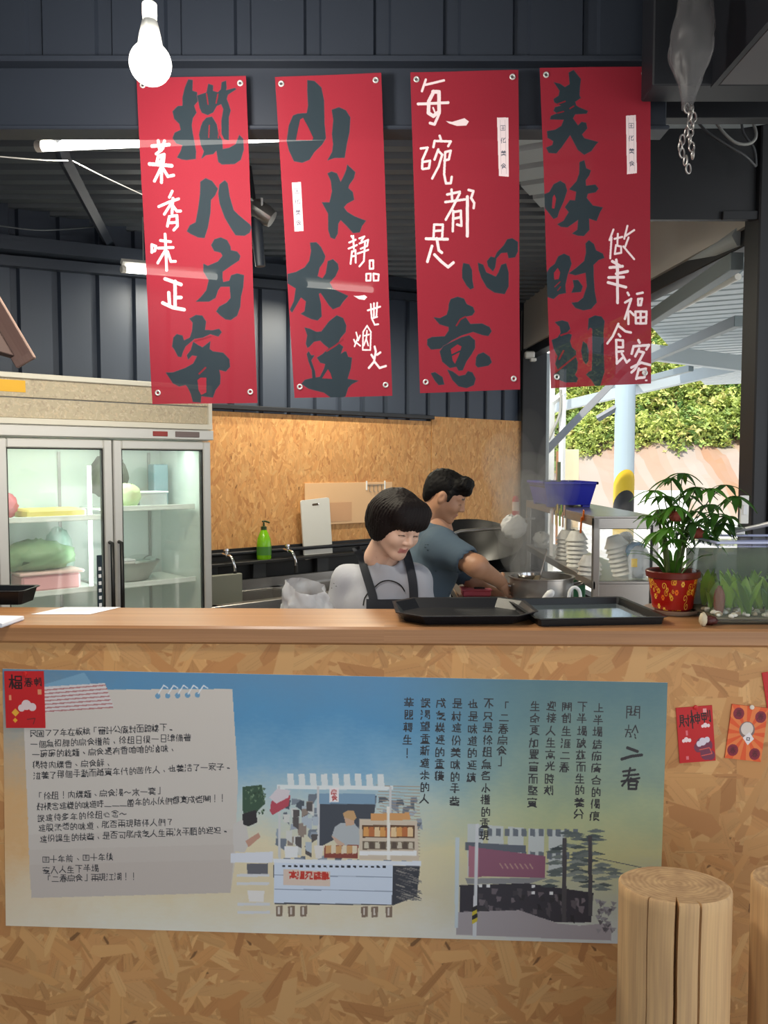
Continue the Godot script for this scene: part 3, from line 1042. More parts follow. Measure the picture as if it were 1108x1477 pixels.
func poster_print() -> Image:
	var w := 2016
	var h := 777
	var im := Image.create(w, h, false, Image.FORMAT_RGB8)
	var n1 := noise(0.006, 5, 4)
	var n2 := noise(0.03, 6, 3)
	var sky := [Color(0.36, 0.55, 0.70), Color(0.33, 0.57, 0.74), Color(0.50, 0.68, 0.80), Color(0.74, 0.80, 0.80), Color(0.88, 0.83, 0.70), Color(0.87, 0.81, 0.68), Color(0.88, 0.86, 0.80)]
	var east := [Color(0.34, 0.47, 0.50), Color(0.42, 0.53, 0.52), Color(0.52, 0.60, 0.54), Color(0.66, 0.70, 0.55), Color(0.78, 0.76, 0.56), Color(0.72, 0.73, 0.66), Color(0.78, 0.79, 0.78)]
	var west := [Color(0.40, 0.53, 0.63), Color(0.60, 0.62, 0.62), Color(0.76, 0.66, 0.54), Color(0.84, 0.67, 0.47), Color(0.85, 0.68, 0.48), Color(0.86, 0.78, 0.66), Color(0.87, 0.82, 0.73)]
	for y in range(0, h, 2):
		for x in range(0, w, 2):
			var u := float(x) / w
			var v := clampf(float(y) / h + 0.05 * n1.get_noise_2d(x, y) + 0.02 * n2.get_noise_2d(x, y * 3.0), 0, 0.999)
			var t := v * 6.0
			var i := int(t)
			var a: Color = sky[i].lerp(sky[i + 1], t - i)
			var b: Color = east[i].lerp(east[i + 1], t - i)
			var c: Color = west[i].lerp(west[i + 1], t - i)
			var col := a.lerp(b, smoothstep(0.55, 0.85, u)).lerp(c, 1.0 - smoothstep(0.0, 0.22, u + 0.03 * n2.get_noise_2d(x, y)))
			im.fill_rect(Rect2i(x, y, 2, 2), col)
	# sheet of note paper with torn binding holes and striped tape
	var paper := Color(0.80, 0.77, 0.74)
	pq(im, paper, [38, 995, 346, 993, 352, 1120, 345, 1240, 338, 1284, 42, 1294])
	for k in 4:
		pq(im, paper.lerp(Color(0.74, 0.69, 0.66), 0.25 * k), [40, 1180 + 22 * k, 349 - 2 * k, 1170 + 22 * k, 338, 1284, 42, 1294])
	pq(im, Color(0.47, 0.63, 0.74), [105, 995, 60, 990, 130, 970, 140, 985])
	pq(im, Color(0.83, 0.80, 0.80), [58, 991, 160, 985, 172, 1018, 62, 1028])
	for k in 7:
		pen(im, PackedVector2Array([pp(60, 996 + 5.0 * k), pp(161 + 1.6 * k, 988 + 5.2 * k)]), 3.0, Color(0.68, 0.42, 0.42))
	for k in 5:
		dab(im, pp(237 + 14.5 * k, 1003 - k * 0.4), 8, Color(0.42, 0.60, 0.74))
		pen(im, PackedVector2Array([pp(238 + 14.5 * k, 1000), pp(246 + 14.5 * k, 988), pp(252 + 14.5 * k, 992)]), 3, Color(0.86, 0.88, 0.9))
	# the street cart
	var lead := Color(0.24, 0.25, 0.28)
	for k in 90:
		var x := rng.randf_range(85, 960)
		var y := rng.randf_range(590, 960)
		if x > 250 and y > 640 and x < 950:
			cart(im, Color(0.30, 0.33, 0.37).lerp(Color(0.66, 0.70, 0.75), rng.randf()), [x, y, x + rng.randf_range(14, 60), y + rng.randf_range(-4, 4), x + rng.randf_range(10, 50), y + rng.randf_range(16, 70), x - 4, y + 30])
	cart(im, Color(0.24, 0.34, 0.27), [95, 610, 190, 600, 205, 690, 150, 740, 95, 735])
	for k in 40:
		var x := rng.randf_range(95, 200)
		var y := rng.randf_range(605, 735)
		cart(im, Color(0.16, 0.24, 0.18).lerp(Color(0.5, 0.6, 0.48), rng.randf()), [x, y, x + 12, y + 4, x + 4, y + 14])
	cart(im, Color(0.28, 0.30, 0.34), [465, 650, 750, 650, 735, 760, 465, 900])
	cart(im, Color(0.50, 0.62, 0.72), [470, 640, 745, 640, 745, 690, 470, 690])
	for k in 22:
		pen(im, PackedVector2Array([pp(330 + (740 + rng.randf() * 30) / 3.358, 950 + (600 + 14 * k) / 3.358), pp(330 + 960 / 3.358, 950 + (605 + 16 * k) / 3.358)]), 2, Color(0.68, 0.60, 0.52))
	for k in 9:
		cart(im, Color(0.86, 0.88, 0.88), [315 + 55 * k, 545 + 4 * (k % 2), 345 + 55 * k, 545, 350 + 55 * k, 605, 318 + 55 * k, 605])
	cart(im, Color(0.88, 0.90, 0.90), [265, 600, 830, 603, 830, 622, 265, 620])
	for x in [268.0, 460.0, 812.0]:
		cart(im, Color(0.80, 0.80, 0.80), [x, 605, x + 12, 605, x + 10, 955, x - 2, 955])
	cart(im, Color(0.93, 0.90, 0.90), [522, 612, 568, 612, 566, 682, 520, 682])
	write_line(im, "扁食", pp(330 + 544 / 3.358, 950 + 632 / 3.358), pp(330 + 544 / 3.358, 950 + 662 / 3.358), 16, 2, Color(0.7, 0.25, 0.25))
	cart(im, Color(0.72, 0.30, 0.36), [235, 680, 300, 640, 330, 650, 320, 700, 240, 745, 228, 725])
	cart(im, Color(0.84, 0.80, 0.82), [225, 660, 265, 618, 330, 625, 320, 660, 260, 690])
	for k in 26:
		var x := rng.randf_range(290, 440)
		var y := rng.randf_range(665, 900)
		cart(im, [Color(0.82, 0.82, 0.80), Color(0.35, 0.33, 0.33), Color(0.58, 0.52, 0.48), Color(0.70, 0.74, 0.78)][k % 4], [x, y, x + 32, y - 2, x + 30, y + rng.randf_range(20, 60), x + 2, y + 40])
	cart(im, Color(0.70, 0.72, 0.73), [545, 800, 575, 780, 640, 780, 665, 810, 665, 890, 560, 890, 530, 845])
	cart(im, Color(0.80, 0.68, 0.60), [525, 840, 545, 850, 590, 880, 600, 900, 560, 890])
	cart(im, Color(0.80, 0.66, 0.56), [590, 745, 640, 745, 640, 790, 600, 795])
	cart(im, Color(0.78, 0.62, 0.44), [585, 735, 605, 722, 640, 722, 652, 755, 640, 770, 590, 752])
	cart(im, Color(0.55, 0.28, 0.24), [495, 890, 660, 885, 655, 950, 490, 950])
	for k in 6:
		cart(im, [Color(0.80, 0.62, 0.42), Color(0.88, 0.82, 0.72)][k % 2], [500 + 26 * k, 890, 525 + 26 * k, 888, 524 + 26 * k, 925, 498 + 26 * k, 930])
	cart(im, Color(0.90, 0.90, 0.90), [295, 895, 365, 895, 360, 950, 300, 950])
	cart(im, Color(0.88, 0.86, 0.84), [442, 890, 490, 890, 480, 950, 450, 950])
	cart(im, Color(0.82, 0.76, 0.68), [665, 760, 948, 770, 955, 960, 665, 955])
	cart(im, Color(0.40, 0.28, 0.20), [680, 790, 935, 790, 935, 850, 680, 850])
	for k in 9:
		cart(im, [Color(0.86, 0.62, 0.36), Color(0.74, 0.44, 0.26), Color(0.90, 0.78, 0.60)][k % 3], [685 + 27 * k, 800, 710 + 27 * k, 798, 712 + 27 * k, 845, 684 + 27 * k, 845])
	cart(im, Color(0.46, 0.40, 0.34), [680, 868, 935, 868, 935, 905, 680, 908])
	for k in 9:
		cart(im, [Color(0.80, 0.76, 0.68), Color(0.38, 0.32, 0.28)][k % 2], [690 + 27 * k, 872, 708 + 27 * k, 870, 712 + 27 * k, 902, 688 + 27 * k, 902])
	cart(im, Color(0.84, 0.62, 0.40), [720, 735, 910, 730, 915, 765, 722, 768])
	cart(im, Color(0.92, 0.90, 0.86), [800, 700, 815, 700, 815, 958, 800, 958])
	cart(im, Color(0.93, 0.93, 0.93), [665, 915, 945, 912, 945, 935, 665, 935])
	cart(im, lead, [240, 985, 960, 985, 945, 1130, 830, 1175, 245, 1175])
	cart(im, Color(0.88, 0.90, 0.93), [240, 955, 965, 962, 965, 985, 240, 975])
	cart(im, Color(0.82, 0.86, 0.92), [245, 975, 828, 982, 822, 1172, 240, 1168])
	for k in 18:
		cart(im, Color(0.16, 0.17, 0.2), [285 + 29 * k, 985, 300 + 29 * k, 986, 300 + 29 * k, 995, 285 + 29 * k, 994])
	for y in [1032.0, 1100.0]:
		cart(im, Color(0.55, 0.60, 0.68), [245, y, 825, y + 6, 825, y + 10, 245, y + 4])
	cart(im, Color(0.86, 0.78, 0.72), [290, 1005, 520, 1015, 520, 1085, 288, 1082])
	write_line(im, "高溫免碰觸", pp(330 + 335 / 3.358, 950 + 1032 / 3.358), pp(330 + 498 / 3.358, 950 + 1036 / 3.358), 21, 4, Color(0.76, 0.22, 0.18))
	for k in 50:
		var x := rng.randf_range(835, 930)
		var y := rng.randf_range(990, 1150)
		pen(im, PackedVector2Array([pp(330 + x / 3.358, 950 + y / 3.358), pp(330 + (x + 40) / 3.358, 950 + (y + 12) / 3.358)]), 2, Color(0.30, 0.30, 0.32).lerp(Color(0.6, 0.58, 0.55), rng.randf()))
	for q in [[250, 1185], [310, 1185], [370, 1185], [670, 1185], [720, 1185], [790, 1185]]:
		cart(im, Color(0.52, 0.44, 0.38), [q[0], q[1], q[0] + 34, q[1] - 4, q[0] + 32, q[1] + 48, q[0] + 2, q[1] + 50])
		cart(im, Color(0.84, 0.80, 0.76), [q[0] + 10, q[1] + 4, q[0] + 20, q[1] + 4, q[0] + 20, q[1] + 40, q[0] + 10, q[1] + 40])
	cart(im, Color(0.80, 0.78, 0.76), [45, 790, 105, 760, 125, 880, 100, 925, 45, 920])
	cart(im, Color(0.20, 0.19, 0.20), [92, 740, 160, 720, 165, 780, 120, 800, 95, 790])
	cart(im, Color(0.76, 0.58, 0.50), [105, 870, 170, 830, 180, 850, 120, 900])
	cart(im, Color(0.86, 0.87, 0.90), [30, 930, 240, 920, 238, 975, 30, 975])
	for y in [1030.0, 1070.0, 1170.0, 1210.0]:
		cart(im, Color(0.84, 0.84, 0.85), [60, y, 220, y - 2, 220, y + 12, 60, y + 14])
	cart(im, Color(0.40, 0.40, 0.43), [110, 980, 215, 978, 212, 1028, 112, 1030])
	cart(im, Color(0.90, 0.88, 0.86), [110, 1110, 195, 1110, 190, 1165, 118, 1165])
	# the street with the pine trees
	for k in 5:
		road(im, Color(0.76, 0.78, 0.77), [200 + 90 * k, 100 + 6 * k, 270 + 90 * k, 104 + 6 * k, 270 + 90 * k, 330, 200 + 90 * k, 330])
	for k in 24:
		var x: float = 250 + 38 * (k % 12)
		var y: float = 120 + 100 * (k / 12)
		road(im, Color(0.42, 0.45, 0.48), [x, y, x + 22, y + 2, x + 22, y + 34, x, y + 32])
	road(im, Color(0.38, 0.40, 0.44), [190, 180, 460, 195, 460, 225, 190, 215])
	road(im, Color(0.56, 0.36, 0.44), [205, 200, 290, 210, 545, 240, 545, 335, 300, 330, 205, 335])
	road(im, Color(0.66, 0.44, 0.50), [205, 195, 252, 205, 250, 335, 205, 335])
	for k in 7:
		pen(im, PackedVector2Array([pp(620 + (345 + 22 * k) / 3.078, 1150 + 275 / 3.078), pp(620 + (358 + 22 * k) / 3.078, 1150 + 295 / 3.078)]), 3, Color(0.72, 0.58, 0.54))
	road(im, Color(0.55, 0.55, 0.56), [190, 340, 560, 335, 480, 360, 200, 365])
	road(im, Color(0.22, 0.21, 0.24), [165, 370, 470, 360, 760, 400, 750, 530, 590, 530, 430, 480, 165, 490])
	for k in 40:
		var x := rng.randf_range(170, 740)
		var y := rng.randf_range(380, 500)
		road(im, Color(0.15, 0.15, 0.17).lerp(Color(0.48, 0.44, 0.46), rng.randf()), [x, y, x + rng.randf_range(10, 34), y + 3, x + 20, y + rng.randf_range(10, 50), x + 2, y + 26])
	for q in [[250, 366], [285, 366], [485, 365], [485, 395], [565, 395]]:
		road(im, Color(0.88, 0.88, 0.88), [q[0], q[1], q[0] + 16, q[1], q[0] + 16, q[1] + 14, q[0], q[1] + 14])
	road(im, Color(0.64, 0.61, 0.62), [150, 490, 430, 478, 600, 535, 700, 545, 840, 530, 840, 610, 150, 590])
	for k in 70:
		var x := rng.randf_range(560, 860)
		var y := rng.randf_range(120, 400)
		if absf(x - 700) < 60 + 0.5 * (y - 100):
			var g := Color(0.24, 0.28, 0.29).lerp(Color(0.55, 0.58, 0.55), rng.randf())
			road(im, g, [x - 40, y + 8, x, y - 4, x + 46, y + 8, x + 20, y + 12, x - 16, y + 14])
	road(im, Color(0.30, 0.29, 0.30), [622, 160, 640, 160, 640, 530, 620, 530])
	road(im, Color(0.30, 0.29, 0.30), [735, 150, 752, 150, 756, 500, 738, 500])
	for k in 30:
		var x := rng.randf_range(760, 840)
		var y := rng.randf_range(420, 560)
		road(im, Color(0.35, 0.33, 0.35).lerp(Color(0.66, 0.65, 0.66), rng.randf()), [x, y, x + 26, y + 4, x + 10, y + 22])
	road(im, Color(0.76, 0.80, 0.82), [145, 160, 165, 160, 158, 560, 142, 560])
	road(im, Color(0.80, 0.81, 0.82), [236, 100, 250, 100, 240, 600, 222, 600])
	for k in 4:
		road(im, Color(0.78, 0.70, 0.22) if k % 2 else Color(0.16, 0.16, 0.16), [220, 470 + 18 * k, 243, 458 + 18 * k, 243, 476 + 18 * k, 220, 488 + 18 * k])
	pen(im, PackedVector2Array([pp(870, 1230), pp(935, 1243)]), 2, Color(0.35, 0.36, 0.38))
	im.resize(840, 324, Image.INTERPOLATE_BILINEAR)
	im.resize(w, h, Image.INTERPOLATE_CUBIC)
	# handwriting
	var ink := Color(0.17, 0.17, 0.19)
	for e in [["民國77年在板橋「審計公廠對面騎樓下。", 52, 1057, 255, 1047.5], ["一個無招牌的扁食攤前，徐姐日復一日準備著", 53, 1072, 279, 1062], ["一碗碗的乾麵、扁食還有香嗆嗆的滷味，", 55, 1086, 257, 1077], ["獨特肉燥香、扁食鮮，", 55, 1102, 162, 1098], ["滋養了那個手動而踏實年代的苦作人，也養活了一家子。", 56, 1117, 338, 1102],
			["「徐姐!肉燥麵、扁食湯~來一套」", 58, 1146, 237, 1138], ["好懷念這樣的味道呀___當年的小伙們都變成老闆!!", 59, 1162, 328, 1148], ["讓這侍多年的徐姐心念~", 60, 1178, 182, 1170.6], ["這股熟悉的味道，能否再現陪伴人們?", 61, 1192, 250, 1182], ["這份謀生的技藝，是否可能成為人生再次平順的選過。", 62, 1208, 332, 1193],
			["四十年前、四十年後", 65, 1238, 160, 1233], ["寫入人生下半場", 65, 1253.5, 138, 1249.5], ["「二春扁食」再現江湖!!", 67, 1266, 195, 1261]]:
		write_line(im, e[0], pp(e[1], e[2]), pp(e[3], e[4]), 20.5, 2.2, ink)
	for e in [["華麗轉生!", 601, 1011, 598, 1082], ["讓渴望重新邁步的人", 625, 1012, 622, 1147], ["成為機運的重獲", 647, 1013, 644, 1115], ["是將這份美味的手藝", 670, 1013, 666, 1150], ["也是味道的延續", 693, 1014, 690, 1116], ["不只是徐姐無名小攤的重現", 715, 1013, 709, 1199], ["「二春扁食」", 739, 1017, 733, 1094],
			["生命更加豐富而堅實", 782, 1016, 778, 1152], ["迎接人生高光時刻", 805, 1016, 802, 1135], ["開創生涯二春", 827, 1016, 824, 1102], ["下半場破繭而生的養分", 849, 1017, 845, 1168], ["上半場結痂癒合的傷痕", 872, 1019, 868, 1170]]:
		write_line(im, e[0], pp(e[1], e[2]), pp(e[3], e[4]), 26.0, 2.5, ink)
	write_line(im, "關於", pp(921, 1024), pp(919, 1052), 38, 3.2, ink)
	for s in [[775, 525, 845, 550], [735, 605, 800, 585, 875, 575], [745, 692, 830, 680], [750, 722, 855, 712], [735, 762, 862, 738], [795, 668, 780, 740, 740, 792], [800, 740, 852, 765], [785, 762, 845, 760, 840, 815, 785, 815, 785, 762], [790, 787, 840, 787]]:
		var pts := PackedVector2Array()
		for i in range(0, s.size(), 2):
			pts.append(pp(760 + s[i] / 5.036, 970 + s[i + 1] / 5.036))
		pen(im, pts, 9.0 if s[1] < 640 else 6.5, ink)
	return im

func make_materials() -> void:
	var strands := [Color(0.77, 0.565, 0.345), Color(0.79, 0.595, 0.375), Color(0.815, 0.63, 0.41), Color(0.74, 0.53, 0.315), Color(0.775, 0.57, 0.355), Color(0.70, 0.485, 0.285)]
	M.osb_front = tmat(strand_board(1024, strands, 2600, 60, 190, 3), 0.55, Vector2(1.1, 1.1), 0.03)
	M.osb_back = tmat(strand_board(1024, strands, 5200, 26, 80, 8, 0.45), 0.7, Vector2(0.8, 0.8), 0.03)
	M.worktop = tmat(grain(1024, 256, Color(0.55, 0.38, 0.24), Color(0.70, 0.51, 0.34), 11, 18.0, 0.8), 0.34, Vector2(0.55, 3.2), 0.01)
	M.log = tmat(grain(768, 512, Color(0.87, 0.71, 0.50), Color(0.72, 0.57, 0.41), 31, 16.0, 1.4), 0.75, Vector2(1, 1), 0.03)
	M.log_end = mat(Color(0.62, 0.50, 0.36), 0.8)
	M.steel_dark = mat(Color(0.215, 0.25, 0.31), 0.5, 0.15)
	M.steel_roof = mat(Color(0.36, 0.39, 0.42), 0.5, 0.1)
	M.fascia = mat(Color(0.15, 0.175, 0.22), 0.5, 0.15)
	M.steel_black = mat(Color(0.10, 0.11, 0.135), 0.5, 0.1)
	M.beam = mat(Color(0.19, 0.22, 0.27), 0.45, 0.2)
	M.grey_panel = mat(Color(0.74, 0.73, 0.71), 0.6)
	M.beam_grey = mat(Color(0.34, 0.34, 0.35), 0.6)
	M.black = mat(Color(0.05, 0.05, 0.055), 0.55)
	M.black_gloss = mat(Color(0.035, 0.037, 0.042), 0.42)
	M.stainless = mat(Color(0.66, 0.65, 0.64), 0.30, 0.85)
	M.alu = mat(Color(0.80, 0.80, 0.79), 0.42, 0.55)
	M.chrome = mat(Color(0.9, 0.9, 0.9), 0.12, 1.0)
	M.white = mat(Color(0.90, 0.90, 0.88), 0.5)
	M.white_plastic = mat(Color(0.88, 0.89, 0.90), 0.35)
	M.paper = mat(Color(0.90, 0.91, 0.94), 0.8)
	M.fridge_in = mat(Color(0.88, 0.92, 0.90), 0.5)
	M.glass = glass(Color(0.93, 1.0, 0.97), 0.06)
	M.glass_green = glass(Color(0.80, 0.95, 0.88), 0.14)
	M.bag = film(Color(0.90, 0.91, 0.92), 0.42, 0.35)
	M.bag_grey = film(Color(0.40, 0.40, 0.41), 0.40, 0.45)
	M.concrete = tmat(mottle(256, Color(0.50, 0.49, 0.47), Color(0.60, 0.59, 0.57), 0.03, 4), 0.85, Vector2(0.5, 0.5))
	M.ground = tmat(mottle(256, Color(0.80, 0.78, 0.75), Color(0.88, 0.87, 0.85), 0.05, 14), 0.9, Vector2(0.08, 0.08))
	M.canopy = mat(Color(0.66, 0.70, 0.72), 0.5, 0.1)
	M.canopy_beam = mat(Color(0.48, 0.53, 0.55), 0.5, 0.1)
	M.pale_post = mat(Color(0.66, 0.74, 0.80), 0.45)
	M.wood_brown = tmat(grain(256, 128, Color(0.42, 0.33, 0.31), Color(0.52, 0.43, 0.40), 51, 10.0), 0.7, Vector2(1, 3))
	M.pebble = []
	for k in 4:
		M.pebble.append(pebble(0.006 + 0.001 * k, 90 + k))
	M.peb1 = mat(Color(0.78, 0.74, 0.66), 0.5)
	M.peb2 = mat(Color(0.60, 0.52, 0.42), 0.5)
	M.peb3 = mat(Color(0.86, 0.84, 0.80), 0.5)

func pebble(r: float, sd: int) -> ArrayMesh:
	var n := noise(1.2, sd, 2)
	var f := func(u: float, v: float) -> Vector3:
		var d := Vector3(sin(PI * v) * cos(TAU * u), cos(PI * v), sin(PI * v) * sin(TAU * u))
		return d * r * (1.0 + 0.25 * n.get_noise_3d(d.x * 2, d.y * 2, d.z * 2)) * Vector3(1.2, 0.7, 1.0)
	return sheet(f, 7, 4)
# ---------- frames of reference ----------
var WALL: Transform3D      # x along the kitchen's back wall, z out of it
var BAR: Transform3D       # x along the service counter's front edge, z towards the guests
var SIDE: Transform3D      # x along the open side wall, going back; z outwards

func wall_xy(x: float, y: float, off := 0.0) -> Vector3:
	return WALL.affine_inverse() * on_plane(x, y, WALL * Vector3(0, 0, off), WALL.basis.z)

func bar_xy(x: float, y: float, off := 0.0) -> Vector3:
	return BAR.affine_inverse() * on_plane(x, y, BAR * Vector3(0, 0, off), BAR.basis.z)

func _ready() -> void:
	rng.seed = 7
	# camera
	var cam := Camera3D.new()
	cam.name = "camera"
	cam.position = EYE
	cam.rotation.x = PITCH
	cam.fov = rad_to_deg(2.0 * atan(738.5 / F))
	add_child(cam)
	cam.current = true
	# sky, sun, exposure
	var we := WorldEnvironment.new()
	we.name = "environment"
	var e := Environment.new()
	e.background_mode = Environment.BG_SKY
	var sky := Sky.new()
	var sm := ProceduralSkyMaterial.new()
	sm.sky_top_color = Color(0.80, 0.86, 0.93)
	sm.sky_horizon_color = Color(0.97, 0.96, 0.94)
	sm.ground_horizon_color = Color(0.80, 0.79, 0.76)
	sm.ground_bottom_color = Color(0.66, 0.64, 0.60)
	sm.sky_energy_multiplier = 1.42
	sm.ground_energy_multiplier = 1.0
	sky.sky_material = sm
	e.sky = sky
	e.tonemap_mode = Environment.TONE_MAPPER_LINEAR
	e.tonemap_exposure = 1.0
	e.sdfgi_enabled = true
	e.ssao_enabled = true
	e.ssil_enabled = true
	e.volumetric_fog_enabled = true
	e.volumetric_fog_density = 0.0
	we.environment = e
	add_child(we)
	var sun := DirectionalLight3D.new()
	sun.name = "sun"
	sun.light_energy = 2.0
	sun.light_color = Color(1.0, 0.96, 0.89)
	sun.light_angular_distance = 1.0
	sun.shadow_enabled = true
	sun.rotation_degrees = Vector3(-56, -32, 0)
	add_child(sun)

	WALL = Transform3D(Basis(Vector3(0.766, 0, -0.643), Vector3.UP, Vector3(0.643, 0, 0.766)), Vector3(-1.406, 0, -5.173))
	BAR = Transform3D(Basis(Vector3.UP, -0.028), Vector3(0, 0, -2.085))
	SIDE = Transform3D(Basis(Vector3(-0.0864, 0, -0.9963), Vector3.UP, Vector3(0.9963, 0, -0.0864)), Vector3(1.56, 0, -3.53))
	make_materials()
	print("materials")
	shell()
	outdoors()
	print("shell")
	counter()
	banners()
	lamps()
	fridge()
	sink_wall()
	right_side()
	print("kitchen")
	on_counter()
	front_things()
	overhead()
	print("small things")
	woman()
	man()
	steam()
	print("done")

# ---------- the room ----------
func shell() -> void:
	struct("floor", "grey concrete floor of the stall", span(Vector3(-3.2, -0.12, 4.0), Vector3(1.8, 0.0, -8.6)), M.concrete)
	var groove := [Vector2(0, 0), Vector2(0.172, 0), Vector2(0.182, -0.032), Vector2(0.215, -0.032), Vector2(0.225, 0)]
	struct("wall_back", "dark blue-grey ribbed steel wall behind the kitchen", ribbed(groove, 0.225, 5.9, 3.1), M.steel_dark, WALL * tf(Vector3(-2.4, 0, 0)))
	struct("wall_left", "dark ribbed steel wall at the end of the stall", ribbed(groove, 0.225, 7.8, 3.1), M.steel_dark, Transform3D(Basis(Vector3(0, 0, -1), Vector3.UP, Vector3.RIGHT), Vector3(-3.1, 0, 4.0)))
	# rail along the top of the back wall, following the fall of the roof
	var st := begin()
	for q in [[2.655, 0.055, 0.06], [2.725, 0.075, 0.14]]:
		var p := PackedVector2Array([Vector2(-2.4, q[0] - 0.156), Vector2(3.5, q[0] + 0.228), Vector2(3.5, q[0] + 0.228 + q[1]), Vector2(-2.4, q[0] - 0.156 + q[1])])
		add_plate(st, p, 0.0, q[2])
	struct("trim_1", "dark steel rail along the top of the back wall", fin(st), M.beam, WALL)
	# kitchen ceiling: deck sheet with ribs running across the view
	var deck := [Vector2(0, 0), Vector2(0.062, 0), Vector2(0.076, -0.04), Vector2(0.130, -0.04), Vector2(0.145, 0)]
	struct("ceiling", "dark ribbed steel deck over the kitchen", ribbed(deck, 0.145, 5.9, 4.65), M.steel_roof, Transform3D(Basis(Vector3(0, 0, -1), Vector3.RIGHT, Vector3.DOWN), Vector3(-3.1, 2.93, -2.45)))
	struct("ceiling_dining", "dark roof over the dining side", span(Vector3(-3.1, 3.08, 3.0), Vector3(2.3, 3.14, -2.45)), M.steel_roof)
	# front of the kitchen: ribbed panel over a deep channel beam
	var rib := [Vector2(0, 0), Vector2(0.145, 0), Vector2(0.152, -0.012), Vector2(0.188, -0.012), Vector2(0.195, 0)]
	struct("wall_front", "dark ribbed steel panel above the banners", ribbed(rib, 0.195, 3.9, 0.46, 0.03), M.fascia, tf(Vector3(-3.1, 2.635, -2.36)))
	st = begin()
	add_box(st, Vector3(-1.15, 2.535, -2.40), Vector3(3.9, 0.18, 0.05), 0.003)
	add_box(st, Vector3(-1.15, 2.628, -2.375), Vector3(3.9, 0.016, 0.09), 0.003)
	add_box(st, Vector3(-1.15, 2.447, -2.385), Vector3(3.9, 0.012, 0.08), 0.003)
	struct("trim_2", "dark channel beam that carries the banners", fin(st), M.fascia)
	# slanting roof beam between the wall and the front
	struct("trim_3", "slanting grey roof beam by the first tube lamp", tube([at(60, 120, 2.8), at(92, 228, 3.3), at(160, 357, 5.05)], [0.028, 0.028, 0.032], 4), M.beam)
	# open side: header, black edge, far post, near post, sill
	struct("wall_right", "grey header panel over the open side", span(Vector3(-0.05, 2.53, 0.0), Vector3(3.87, 2.97, 0.05)), M.grey_panel, SIDE)
	st = begin()
	add_box(st, Vector3(1.9, 2.495, 0.07), Vector3(3.9, 0.075, 0.10), 0.004)
	struct("trim_4", "black edge under the header of the open side", fin(st), M.steel_black, SIDE)
	struct("wall_sill", "low dark wall below the open side", span(Vector3(0.0, 0.0, 0.0), Vector3(3.8, 0.62, 0.08)), M.steel_black, SIDE)
	st = begin()
	add_box(st, Vector3(1.335, 1.47, -7.40), Vector3(0.215, 2.94, 0.2), 0.006)
	struct("trim_5", "dark post where the wall ends at the open side", fin(st), M.steel_black)
	struct("trim_6", "pale jamb strip of the open side", span(Vector3(1.443, 0, -7.40), Vector3(1.475, 2.5, -7.33), 0.003), M.canopy)
	st = begin()
	add_box(st, Vector3(1.66, 1.47, -3.42), Vector3(0.30, 2.94, 0.14), 0.006)
	add_box(st, Vector3(1.60, 1.47, -3.345), Vector3(0.06, 2.94, 0.02), 0.004)
	add_box(st, Vector3(1.72, 1.47, -3.345), Vector3(0.05, 2.94, 0.02), 0.004)
	struct("trim_7", "black post at the end of the counter", fin(st), M.steel_black)
	# dark plate under the roof beside the last banner, with a slit of daylight above
	st = begin()
	add_box(st, Vector3(1.18, 2.70, -3.40), Vector3(0.66, 0.40, 0.03), 0.002)
	add_box(st, Vector3(1.20, 2.955, -3.40), Vector3(0.42, 0.07, 0.03), 0.002)
	add_box(st, Vector3(1.56, 2.955, -3.40), Vector3(0.08, 0.07, 0.03), 0.002)
	add_box(st, Vector3(1.49, 2.512, -3.375), Vector3(0.24, 0.035, 0.02), 0.002)
	add_box(st, Vector3(1.22, 2.75, -2.62), Vector3(0.86, 0.35, 0.05), 0.002)
	struct("trim_8", "dark steel plate under the roof behind the last banner", fin(st), M.steel_black)
	# heavy beam coming forward on the guests' side
	st = begin()
	add_box(st, Vector3(1.02, 2.80, -2.24), Vector3(0.64, 0.62, 0.10), 0.004)
	struct("trim_9", "black boxed beam end overlapping the last banner", fin(st), M.steel_black)
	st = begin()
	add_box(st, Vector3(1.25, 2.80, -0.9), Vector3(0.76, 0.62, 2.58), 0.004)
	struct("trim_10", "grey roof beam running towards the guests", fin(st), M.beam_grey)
	part(get_node("trim_10"), "side_sheet", span(Vector3(0.855, 2.488, -2.2), Vector3(0.869, 3.11, 0.39)), M.steel_black)

